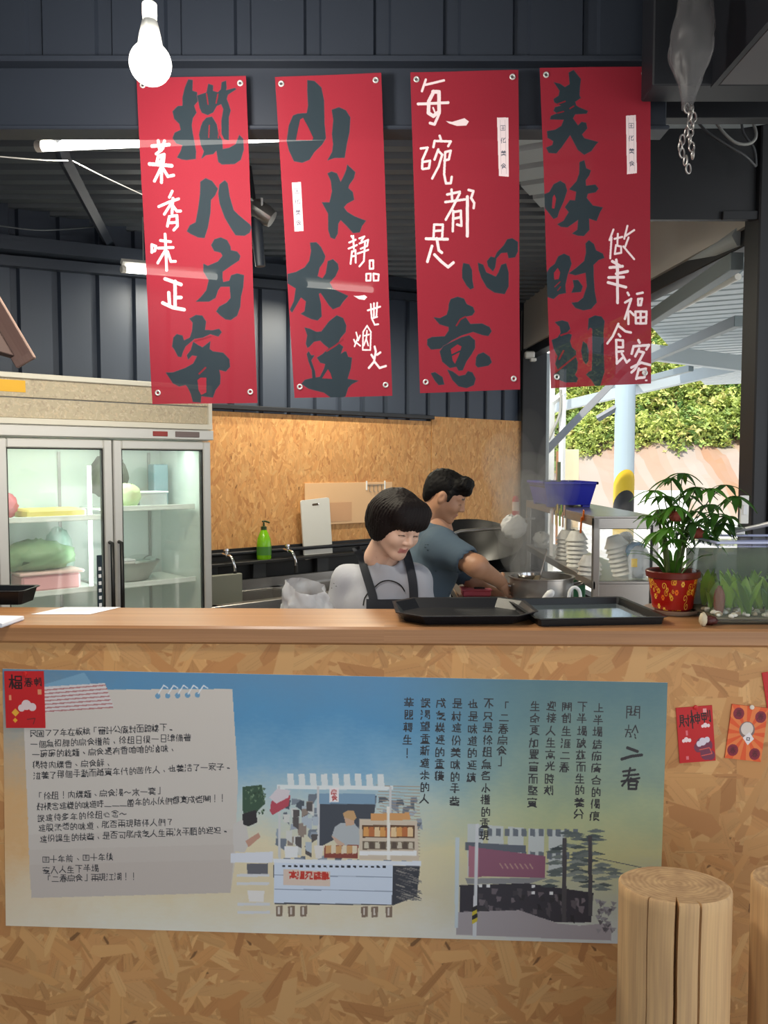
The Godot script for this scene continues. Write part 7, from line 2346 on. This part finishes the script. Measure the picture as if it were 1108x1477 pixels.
# ---------- odds and ends overhead ----------
func overhead() -> void:
	# knotted grey bag over a hanging chain
	var p := at(1000, 60, 2.02)
	var b := thing("bagged_chain", "grey plastic bag tied over a hanging steel chain", "bag", Transform3D(Basis(), p))
	var top: Vector3 = at(1005, -30, 2.02) - p
	var knot: Vector3 = at(992, 150, 2.02) - p
	var bn := noise(2.5, 44, 2)
	var f := func(u: float, v: float) -> Vector3:
		var c := top.lerp(knot, v)
		var rr := lerpf(0.034, 0.050, smoothstep(0.0, 0.5, v)) * (1.0 - 0.72 * smoothstep(0.55, 1.0, v))
		var t := u * TAU
		rr *= 1.0 + 0.22 * bn.get_noise_3d(cos(t) * 1.2, v * 2.0, sin(t) * 1.2) + 0.10 * sin(t * 5.0 + v * 6.0) * v
		return c + Vector3(cos(t) * rr, 0, sin(t) * rr)
	part(b, "bag", sheet(f, 30, 24), M.bag_grey)
	part(b, "tie", tube([knot + Vector3(0, 0.012, 0), knot + Vector3(0, -0.012, 0)], 0.014, 10), M.bag_grey)
	var link := begin()
	var lp := []
	for i in 17:
		var t := TAU * i / 16
		lp.append(Vector3(cos(t) * 0.0065, sin(t) * 0.0115, 0))
	add_tube(link, lp, 0.0022, 6, false)
	var lk := fin(link)
	for i in 9:
		var q: Vector3 = knot + Vector3(0.012 * sin(i * 0.9) - 0.004, -0.012 - 0.0175 * i, 0.006 * cos(i))
		part(b, "chain_link", lk, M.stainless, tf(q, PI / 2 * (i % 2) + 0.3))
	for i in 7:
		var q: Vector3 = knot + Vector3(0.014 + 0.004 * sin(i * 1.3), -0.010 - 0.0175 * i, -0.008)
		part(b, "chain_link", lk, M.stainless, tf(q, PI / 2 * ((i + 1) % 2)))
	part(b, "rope", tube([top, Vector3(top.x, 3.08 - p.y, top.z)], 0.012, 8), M.steel_black)
	# cables by the slit of daylight
	var routes := [[[1031, 163, 3.30], [1030, 170, 3.28], [1043, 190, 3.26], [1062, 206, 3.25], [1082, 207, 3.25], [1091, 195, 3.26], [1085, 172, 3.30]], [[1003, 172, 3.30], [1020, 190, 3.27], [1050, 210, 3.26], [1075, 225, 3.26], [1090, 240, 3.30]], [[1070, 160, 3.32], [1072, 190, 3.30], [1088, 215, 3.30], [1091, 240, 3.30]]]
	var names := ["pale cable hanging in a loop below the slit of daylight", "dark cable running down beside the black post", "short dark cable dropping from the slit of daylight"]
	for i in 3:
		var pts := []
		for r in routes[i]:
			pts.append(at(r[0], r[1], r[2]))
		solo("cable", names[i], "cable", tube(curve(pts, 28), 0.006 if i == 0 else 0.005, 7), mat(Color(0.55, 0.56, 0.56) if i == 0 else Color(0.26, 0.27, 0.29), 0.5))
	# brown timber gable corner at the far end of the fridge
	var q := at(33, 515, 3.0)
	var g := thing("timber_eave", "brown timber eave corner above the fridge's end", "eave", Transform3D(Basis(), Vector3(q.x, q.y, -3.0)))
	var dir := (at(35, 500, 3.0) - at(-30, 390, 3.0)).normalized()
	var up := Vector3(-dir.y, dir.x, 0)
	var xf := Transform3D(Basis(dir, up, Vector3(0, 0, 1)), Vector3.ZERO)
	var st := begin()
	add_box(st, Vector3(-0.40, 0.0, 0.0), Vector3(0.85, 0.078, 0.02), 0.003, xf)
	part(g, "barge_board", fin(st), M.wood_brown)
	st = begin()
	add_box(st, Vector3(-0.44, -0.03, 0.30), Vector3(0.85, 0.02, 0.58), 0.002, xf)
	part(g, "roof_board", fin(st), mat(Color(0.22, 0.15, 0.15), 0.8))
	part(g, "post", tube([Vector3(-0.36, 0.45, 0.0), Vector3(-0.36, 2.93 - q.y, 0.0)], 0.02, 6), M.steel_black)
	# small fan between the first two banners
	var fc := at(369, 305, 4.0)
	var fan := thing("wall_fan", "dark bracket fan hanging between the first two banners", "fan", Transform3D(Basis(), fc))
	part(fan, "rod", tube([Vector3(0.0, -0.02, 0), Vector3(-0.03, 2.93 - fc.y, 0)], 0.012, 8), M.steel_black)
	part(fan, "motor", lathe([Vector2(0, -0.07), Vector2(0.04, -0.07), Vector2(0.05, -0.03), Vector2(0.05, 0.03), Vector2(0.03, 0.06), Vector2(0, 0.06)], 20), M.stainless, Transform3D(Basis(Vector3(0, 0, 1), 1.0), Vector3(0.02, 0.0, 0)))
	part(fan, "neck", tube([Vector3(0.0, -0.03, 0), Vector3(0.02, -0.26, 0.0)], [0.03, 0.024], 8), M.beam)
	part(fan, "cord", tube(curve([Vector3(-0.02, 0.05, 0.03), Vector3(0.03, 0.01, 0.04), Vector3(0.035, 0.05, 0.04)], 10), 0.006, 6), M.white_plastic)
	# floodlight bracket at the side header
	var cl := at(764, 512, 6.9)
	var clamp := thing("pipe_clamp", "small grey clamp under the far end of the header", "clamp", Transform3D(Basis(), cl))
	part(clamp, "jaw", box(Vector3(0.08, 0.06, 0.06), 0.01), M.alu)
	part(clamp, "arm", box(Vector3(0.05, 0.03, 0.05), 0.006, Vector3(0.03, -0.04, 0)), M.alu)
# ---------- people ----------
func head_pieces(man: bool) -> Array:
	var j := 1.0 if man else 0.0
	return [
		ell(Vector3(0, 0.03, -0.012), Vector3(0.074, 0.088, 0.094), 0.03),
		ell(Vector3(0, -0.028, 0.020), Vector3(0.060 + 0.002 * j, 0.076, 0.066), 0.035),
		cap(Vector3(-0.048, -0.045, 0.0), Vector3(-0.014, -0.090, 0.052), 0.018, 0.017, 0.03),
		cap(Vector3(0.048, -0.045, 0.0), Vector3(0.014, -0.090, 0.052), 0.018, 0.017, 0.03),
		ell(Vector3(0, -0.094, 0.058), Vector3(0.022, 0.018, 0.020), 0.02),
		ell(Vector3(-0.037, -0.030, 0.056), Vector3(0.024, 0.024, 0.024), 0.025),
		ell(Vector3(0.037, -0.030, 0.056), Vector3(0.024, 0.024, 0.024), 0.025),
		cap(Vector3(-0.038, 0.022, 0.070), Vector3(0.038, 0.022, 0.070), 0.013, 0.013, 0.02),
		cut(ell(Vector3(-0.031, 0.001, 0.100), Vector3(0.018, 0.013, 0.020), 0.012)),
		cut(ell(Vector3(0.031, 0.001, 0.100), Vector3(0.018, 0.013, 0.020), 0.012)),
		ell(Vector3(-0.031, 0.000, 0.0735), Vector3(0.0150, 0.0115, 0.0125), 0.006),
		ell(Vector3(0.031, 0.000, 0.0735), Vector3(0.0150, 0.0115, 0.0125), 0.006),
		cap(Vector3(0, 0.012, 0.084), Vector3(0, -0.026, 0.100), 0.007, 0.0105, 0.012),
		ell(Vector3(-0.011, -0.032, 0.090), Vector3(0.008, 0.007, 0.010), 0.008),
		ell(Vector3(0.011, -0.032, 0.090), Vector3(0.008, 0.007, 0.010), 0.008),
		cap(Vector3(-0.019, -0.061, 0.074), Vector3(0, -0.058, 0.083), 0.0045, 0.0058, 0.006),
		cap(Vector3(0.019, -0.061, 0.074), Vector3(0, -0.058, 0.083), 0.0045, 0.0058, 0.006),
		cap(Vector3(-0.014, -0.069, 0.075), Vector3(0.014, -0.069, 0.075), 0.0062, 0.0062, 0.006),
		ell(Vector3(-0.077, -0.006, -0.008), Vector3(0.010, 0.030, 0.019), 0.010),
		ell(Vector3(0.077, -0.006, -0.008), Vector3(0.010, 0.030, 0.019), 0.010),
		cut(ell(Vector3(-0.089, -0.004, -0.004), Vector3(0.007, 0.016, 0.010), 0.006)),
		cut(ell(Vector3(0.089, -0.004, -0.004), Vector3(0.007, 0.016, 0.010), 0.006)),
		cap(Vector3(0, -0.05, -0.022), Vector3(0, -0.16, -0.040), 0.047 + 0.007 * j, 0.052 + 0.008 * j, 0.03),
	]

func face_paint(skin: Color, lip: Color, brow: Color) -> Callable:
	return func(p: Vector3) -> Color:
		var ax := absf(p.x)
		if p.z > 0.06:
			if ax < 0.020 and p.y < -0.055 and p.y > -0.075:
				return lip
			if ax > 0.017 and ax < 0.045 and absf(p.y + 0.0035 + (ax - 0.031) * (ax - 0.031) * 18.0) < 0.0019:
				return Color(0.03, 0.02, 0.02)
			if ax > 0.014 and ax < 0.048 and absf(p.y - 0.024 + (ax - 0.03) * 0.10) < 0.0036:
				return brow
		return skin

func look(p: Vector3, yaw: float, pitch: float, roll: float, size := 1.0) -> Transform3D:
	return Transform3D((Basis(Vector3.UP, yaw) * Basis(Vector3.RIGHT, pitch) * Basis(Vector3(0, 0, 1), roll)).scaled(Vector3.ONE * size), p)

func snap(list: Array, from: Vector3, dir: Vector3, off: float) -> Vector3:
	var p := from
	var best := p
	var least := 1e3
	for i in 120:
		var d := field(list, p) - off
		if d < least:
			least = d
			best = p
		if d < 0.0006 or p.distance_to(from) > 0.6:
			break
		p += dir * maxf(d * 0.8, 0.0005)
	return best

func ribbon(list: Array, pts: Array, dir: Vector3, width: float, off: float, n: int) -> ArrayMesh:
	var path := curve(pts, n)
	var side_of := func(i: int) -> Vector3:
		var t: Vector3 = path[mini(i + 1, n)] - path[maxi(i - 1, 0)]
		return t.cross(dir).normalized()
	var st := begin()
	st.set_smooth_group(0)
	var prev := []
	for i in n + 1:
		var row := []
		for k in 4:
			row.append(snap(list, path[i] + side_of.call(i) * width * (k / 3.0 - 0.5) - dir * 0.25, dir, off))
		if prev.size():
			for k in 3:
				quad(st, prev[k], prev[k + 1], row[k + 1], row[k], -dir)
		prev = row
	return fin(st)

func woman() -> void:
	var head := look(at(573, 756, 2.80), 0.60, 0.42, -0.10, 0.95)
	var neck := at(556, 810, 2.88)
	var sl := at(503, 838, 2.94)
	var sr := at(598, 838, 2.87)
	var hip := Vector3(neck.x - 0.01, 0.84, -2.97)
	var el_l := Vector3(sl.x - 0.045, 0.92, -2.93)
	var el_r := Vector3(sr.x + 0.040, 0.92, -2.84)
	var wr_l := Vector3(sl.x + 0.07, 0.89, -2.72)
	var wr_r := Vector3(sr.x - 0.05, 0.89, -2.70)
	var o := Vector3(hip.x, 0, hip.z)
	var w := thing("person", "woman with short dark bob in pale grey T-shirt and dark apron", "person", Transform3D(Basis(), o))
	var L := Transform3D(Basis(), -o)
	var skin := Color(0.66, 0.42, 0.31)
	var paint := face_paint(skin, Color(0.46, 0.18, 0.16), Color(0.10, 0.06, 0.05))
	var st := begin()
	add_body(st, head_pieces(false), 0.0034, L * head, paint)
	var plain := func(_p: Vector3) -> Color: return skin
	add_body(st, [cap(neck + Vector3(0, 0.045, 0.015), neck + Vector3(0, -0.05, -0.02), 0.045, 0.050, 0.02), cap(neck + Vector3(0, -0.06, -0.02), hip, 0.055, 0.07, 0.02), cap(el_l + Vector3(0.01, 0.07, 0), el_l, 0.036, 0.034), cap(el_l, wr_l, 0.034, 0.024), cap(el_r + Vector3(-0.01, 0.07, 0), el_r, 0.036, 0.034), cap(el_r, wr_r, 0.034, 0.024), cap(hip + Vector3(-0.07, -0.05, 0), hip + Vector3(-0.08, -0.42, 0.03), 0.075, 0.05, 0.05), cap(hip + Vector3(0.07, -0.05, 0), hip + Vector3(0.08, -0.42, 0.03), 0.075, 0.05, 0.05)], 0.012, L, plain)
	add_body(st, hand(wr_l, Vector3(0.7, -0.15, 0.5), Vector3(0.1, 0.6, 0.6), 0.6), 0.004, L, plain)
	add_body(st, hand(wr_r, Vector3(-0.7, -0.15, 0.5), Vector3(-0.1, 0.6, 0.6), 0.6), 0.004, L, plain)
	var skin_m := mat(Color.WHITE, 0.5)
	skin_m.vertex_color_use_as_albedo = true
	part(w, "body", fin(st), skin_m)
	# hair
	var hair_m := mat(Color(0.095, 0.07, 0.07), 0.62, 0.0, 0.3)
	var hn := noise(5.0, 8, 2)
	var rough := func(p: Vector3) -> float:
		var az := atan2(p.x, p.z)
		return 0.0016 * sin(az * 46.0 + 3.0 * sin(p.y * 40.0)) + 0.0022 * hn.get_noise_3d(p.x * 6, p.y * 2, p.z * 6)
	var hair := [
		ell(Vector3(0, 0.038, -0.016), Vector3(0.089, 0.090, 0.105), 0.03), ell(Vector3(-0.066, -0.005, -0.022), Vector3(0.025, 0.072, 0.062), 0.04), ell(Vector3(0.066, -0.005, -0.022), Vector3(0.025, 0.072, 0.062), 0.04),
		ell(Vector3(0, 0.00, -0.075), Vector3(0.080, 0.080, 0.045), 0.03), cap(Vector3(-0.045, 0.072, 0.052), Vector3(0.045, 0.072, 0.052), 0.038, 0.038, 0.03), cap(Vector3(-0.042, 0.040, 0.074), Vector3(0.042, 0.040, 0.074), 0.020, 0.020, 0.03),
		cut(ell(Vector3(0, -0.075, 0.110), Vector3(0.064, 0.092, 0.10), 0.008)), cut(ell(Vector3(0, -0.19, 0.03), Vector3(0.16, 0.115, 0.13), 0.01))]
	part(w, "hair", body(hair, 0.0045, L * head, null, rough), hair_m)
	# T-shirt
	var mid := (sl + sr) * 0.5
	var shirt := [cap(sl, sr, 0.058, 0.058, 0.05), cap(neck + Vector3(0, -0.012, 0.0), mid + Vector3(0, -0.10, -0.01), 0.066, 0.10, 0.05), cap(mid + Vector3(-0.05, -0.11, -0.005), hip + Vector3(-0.05, 0.02, 0), 0.093, 0.098, 0.06), cap(mid + Vector3(0.05, -0.11, -0.005), hip + Vector3(0.05, 0.02, 0), 0.093, 0.098, 0.06),
		cap(sl, sl.lerp(el_l, 0.80), 0.056, 0.060, 0.03), cap(sr, sr.lerp(el_r, 0.80), 0.054, 0.058, 0.03),
		cut(cap(neck + Vector3(0.004, 0.09, 0.045), neck + Vector3(0.004, 0.026, 0.024), 0.054, 0.050, 0.010)), cut(cap(el_l + Vector3(-0.005, 0.008, 0), el_l + Vector3(-0.02, -0.15, 0), 0.05, 0.08, 0.006)), cut(cap(el_r + Vector3(0.005, 0.008, 0), el_r + Vector3(0.02, -0.15, 0), 0.05, 0.08, 0.006))]
	var cn := noise(2.2, 18, 2)
	var folds := func(p: Vector3) -> float:
		return 0.004 * cn.get_noise_3d(p.x * 5.0, p.y * 2.4, p.z * 5.0) + 0.0022 * sin((p.y + p.x * 0.8) * 70.0) * maxf(0.0, cn.get_noise_3d(p.x * 2, p.y * 3, p.z))
	part(w, "shirt", body(shirt, 0.009, L, null, folds), mat(Color(0.64, 0.65, 0.68), 0.85), Transform3D(), "pale grey T-shirt")
	var v := Vector3(0, 0, -1)
	var cloth := mat(Color(0.13, 0.145, 0.175), 0.8)
	var collar := []
	for q in [[527, 797], [535, 806], [547, 815], [560, 818], [573, 814], [581, 805]]:
		collar.append(at(q[0], q[1], 2.72))
	var lw := func(m: ArrayMesh, nm: String, mm: Material, lab: String) -> void:
		part(w, nm, m, mm, L, lab)
	for s in [[[510, 797], [518, 812], [527, 835], [536, 862], [541, 885]], [[585, 797], [591, 815], [596, 840], [598, 862], [598, 885]]]:
		var pts := []
		for q in s:
			pts.append(at(q[0], q[1], 2.72))
		lw.call(ribbon(shirt, pts, v, 0.030, 0.006, 22), "apron_strap", cloth, "dark apron strap")
	var bib := []
	for q in [[562, 870], [562, 885], [562, 910], [562, 960]]:
		bib.append(at(q[0], q[1], 2.72))
	lw.call(ribbon(shirt, bib, v, 0.16, 0.009, 12), "apron_bib", cloth, "dark apron bib")
	var ink := mat(Color(0.03, 0.03, 0.035), 0.8)
	for s in [[[540, 853], [548, 846], [556, 843], [564, 843], [573, 846], [580, 851], [585, 859]], [[523, 880], [525, 870], [530, 862]]]:
		var pts := []
		for q in s:
			pts.append(at(q[0], q[1], 2.72))
		lw.call(ribbon(shirt, pts, v, 0.0045, 0.005, 16), "shirt_print", ink, "black printed line")
	# trousers and shoes
	var legs := [cap(hip + Vector3(-0.05, 0.0, 0), hip + Vector3(0.05, 0.0, 0), 0.105, 0.105, 0.05), cap(hip + Vector3(-0.075, -0.06, 0), hip + Vector3(-0.08, -0.42, 0.03), 0.085, 0.062, 0.05), cap(hip + Vector3(0.075, -0.06, 0), hip + Vector3(0.08, -0.42, 0.03), 0.085, 0.062, 0.05), cap(hip + Vector3(-0.08, -0.42, 0.03), Vector3(hip.x - 0.085, 0.07, hip.z), 0.062, 0.045, 0.03), cap(hip + Vector3(0.08, -0.42, 0.03), Vector3(hip.x + 0.085, 0.07, hip.z), 0.062, 0.045, 0.03)]
	part(w, "trousers", body(legs, 0.014, L), mat(Color(0.10, 0.10, 0.12), 0.85), Transform3D(), "dark trousers")
	for sx in [-0.085, 0.085]:
		part(w, "shoe", body([cap(Vector3(hip.x + sx, 0.040, hip.z - 0.03), Vector3(hip.x + sx, 0.036, hip.z + 0.12), 0.040, 0.035, 0.02)], 0.009, L), M.black)

func man() -> void:
	var head := look(at(643, 716, 3.62), 1.36, 0.42, 0.0, 0.94)
	var neck := at(624, 760, 3.65)
	var sr := at(634, 788, 3.52)
	var sl := at(640, 788, 3.82)
	var hip := Vector3(0.17, 0.86, -3.66)
	var el_r := at(688, 817, 3.40)
	var wr_r := at(720, 838, 3.55)
	var el_l := sl + Vector3(0.16, -0.20, 0.0)
	var wr_l := sl + Vector3(0.34, -0.26, 0.10)
	var o := Vector3(hip.x, 0, hip.z)
	var w := thing("person", "man in slate blue T-shirt bending over the steaming pot", "person", Transform3D(Basis(), o))
	var L := Transform3D(Basis(), -o)
	var skin := Color(0.42, 0.22, 0.13)
	var paint := face_paint(skin, Color(0.34, 0.14, 0.11), Color(0.03, 0.025, 0.02))
	var st := begin()
	add_body(st, head_pieces(true), 0.0042, L * head, paint)
	var plain := func(_p: Vector3) -> Color: return skin
	add_body(st, [cap(neck + Vector3(0.02, 0.05, 0.0), neck + Vector3(0, -0.05, 0), 0.056, 0.066, 0.03), cap(neck + Vector3(0, -0.05, 0), hip, 0.09, 0.11, 0.06), cap(sr.lerp(el_r, 0.5), el_r, 0.047, 0.044), cap(el_r, wr_r, 0.044, 0.031), cap(sl.lerp(el_l, 0.5), el_l, 0.044, 0.040), cap(el_l, wr_l, 0.040, 0.028), cap(hip + Vector3(0, -0.05, 0.08), hip + Vector3(0.03, -0.42, 0.09), 0.08, 0.055, 0.05), cap(hip + Vector3(0, -0.05, -0.08), hip + Vector3(0.03, -0.42, -0.09), 0.08, 0.055, 0.05)], 0.012, L, plain)
	add_body(st, hand(wr_r, (wr_r - el_r) + Vector3(0.05, -0.10, -0.05), Vector3(0.2, 0.5, -0.8), 0.9), 0.0045, L, plain)
	add_body(st, hand(wr_l, Vector3(0.9, -0.2, 0.25), Vector3(0.1, 0.6, 0.7), 0.8), 0.0045, L, plain)
	var skin_m := mat(Color.WHITE, 0.5)
	skin_m.vertex_color_use_as_albedo = true
	part(w, "body", fin(st), skin_m)
	var hn := noise(9.0, 28, 2)
	var rough := func(p: Vector3) -> float:
		var s := 0.0
		if p.y > 0.05:
			s = 0.005 * hn.get_noise_3d(p.x * 6.0, p.y * 2.0, p.z * 6.0)
		return s + 0.003 * hn.get_noise_3d(p.x * 9, p.y * 5, p.z * 9)
	var hair := [ell(Vector3(0, 0.046, -0.016), Vector3(0.082, 0.080, 0.100), 0.03), ell(Vector3(0, 0.0, -0.072), Vector3(0.070, 0.066, 0.038), 0.03), cap(Vector3(-0.05, 0.09, 0.065), Vector3(0.05, 0.09, 0.065), 0.034, 0.034, 0.03), cap(Vector3(-0.03, 0.060, 0.088), Vector3(0.035, 0.060, 0.088), 0.018, 0.016, 0.02),
		cap(Vector3(0.074, 0.03, 0.028), Vector3(0.074, -0.008, 0.026), 0.010, 0.008, 0.01), cap(Vector3(-0.074, 0.03, 0.028), Vector3(-0.074, -0.008, 0.026), 0.010, 0.008, 0.01),
		cut(ell(Vector3(0, -0.055, 0.105), Vector3(0.075, 0.095, 0.085), 0.01)), cut(ell(Vector3(-0.09, -0.02, -0.005), Vector3(0.022, 0.040, 0.026), 0.008)), cut(ell(Vector3(0.09, -0.02, -0.005), Vector3(0.022, 0.040, 0.026), 0.008)), cut(ell(Vector3(0, -0.14, 0.03), Vector3(0.13, 0.085, 0.12), 0.01))]
	part(w, "hair", body(hair, 0.0055, L * head, null, rough), mat(Color(0.045, 0.04, 0.042), 0.65, 0.0, 0.3))
	var mid := (sl + sr) * 0.5
	var cuff := sr.lerp(el_r, 0.66)
	var cuff_l := sl.lerp(el_l, 0.66)
	var shirt := [cap(sl, sr, 0.075, 0.075, 0.06), cap(neck + Vector3(-0.015, -0.03, 0), mid + Vector3(-0.05, -0.10, 0), 0.085, 0.12, 0.06), cap(mid + Vector3(-0.045, -0.08, 0.07), hip + Vector3(0, 0.02, 0.06), 0.105, 0.105, 0.06), cap(mid + Vector3(-0.045, -0.08, -0.07), hip + Vector3(0, 0.02, -0.06), 0.105, 0.105, 0.06),
		cap(sr, cuff, 0.072, 0.066, 0.04), cap(sl, cuff_l, 0.07, 0.064, 0.04), cut(cap(neck + Vector3(0.06, 0.10, 0), neck + Vector3(0.022, 0.012, 0), 0.066, 0.060, 0.012)), cut(cap(cuff + (el_r - sr) * 0.14, el_r, 0.055, 0.09, 0.006)), cut(cap(cuff_l + (el_l - sl) * 0.14, el_l, 0.055, 0.09, 0.006))]
	var cn := noise(2.0, 48, 2)
	var folds := func(p: Vector3) -> float:
		return 0.005 * cn.get_noise_3d(p.x * 5.0, p.y * 3.0, p.z * 5.0)
	part(w, "shirt", body(shirt, 0.011, L, null, folds), mat(Color(0.29, 0.36, 0.42), 0.85), Transform3D(), "slate blue T-shirt")
	var legs := [cap(hip + Vector3(0, 0, -0.05), hip + Vector3(0, 0, 0.05), 0.115, 0.115, 0.05), cap(hip + Vector3(0, -0.06, 0.085), hip + Vector3(0.03, -0.42, 0.09), 0.095, 0.068, 0.05), cap(hip + Vector3(0, -0.06, -0.085), hip + Vector3(0.03, -0.42, -0.09), 0.095, 0.068, 0.05), cap(hip + Vector3(0.03, -0.42, 0.09), Vector3(hip.x, 0.07, hip.z + 0.095), 0.068, 0.048, 0.03), cap(hip + Vector3(0.03, -0.42, -0.09), Vector3(hip.x, 0.07, hip.z - 0.095), 0.068, 0.048, 0.03)]
	part(w, "trousers", body(legs, 0.015, L), mat(Color(0.09, 0.10, 0.12), 0.85), Transform3D(), "dark trousers")
	for sz in [-0.095, 0.095]:
		part(w, "shoe", body([cap(Vector3(hip.x - 0.03, 0.042, hip.z + sz), Vector3(hip.x + 0.13, 0.038, hip.z + sz), 0.042, 0.037, 0.02)], 0.010, L), M.black)

func steam() -> void:
	var s := thing("steam", "white steam rising from the stainless noodle pot", "steam")
	var r := RandomNumberGenerator.new()
	r.seed = 12
	var puffs := []
	for k in 26:
		var t := k / 25.0
		puffs.append([Vector3(0.68 + r.randf_range(-0.08, 0.08) * (1.0 + t) - 0.03 * t, 1.02 + 0.52 * t, -3.62 + r.randf_range(-0.06, 0.06)), Vector3(r.randf_range(0.10, 0.20), r.randf_range(0.16, 0.34), r.randf_range(0.10, 0.18)) * (0.8 + 0.5 * t), lerpf(2.6, 0.35, t)])
	for q in puffs:
		var f := FogVolume.new()
		f.name = "puff"
		f.shape = RenderingServer.FOG_VOLUME_SHAPE_ELLIPSOID
		f.size = q[1]
		f.position = q[0]
		var m := FogMaterial.new()
		m.density = q[2]
		m.albedo = Color(0.95, 0.95, 0.95)
		f.material = m
		s.add_child(f, true)
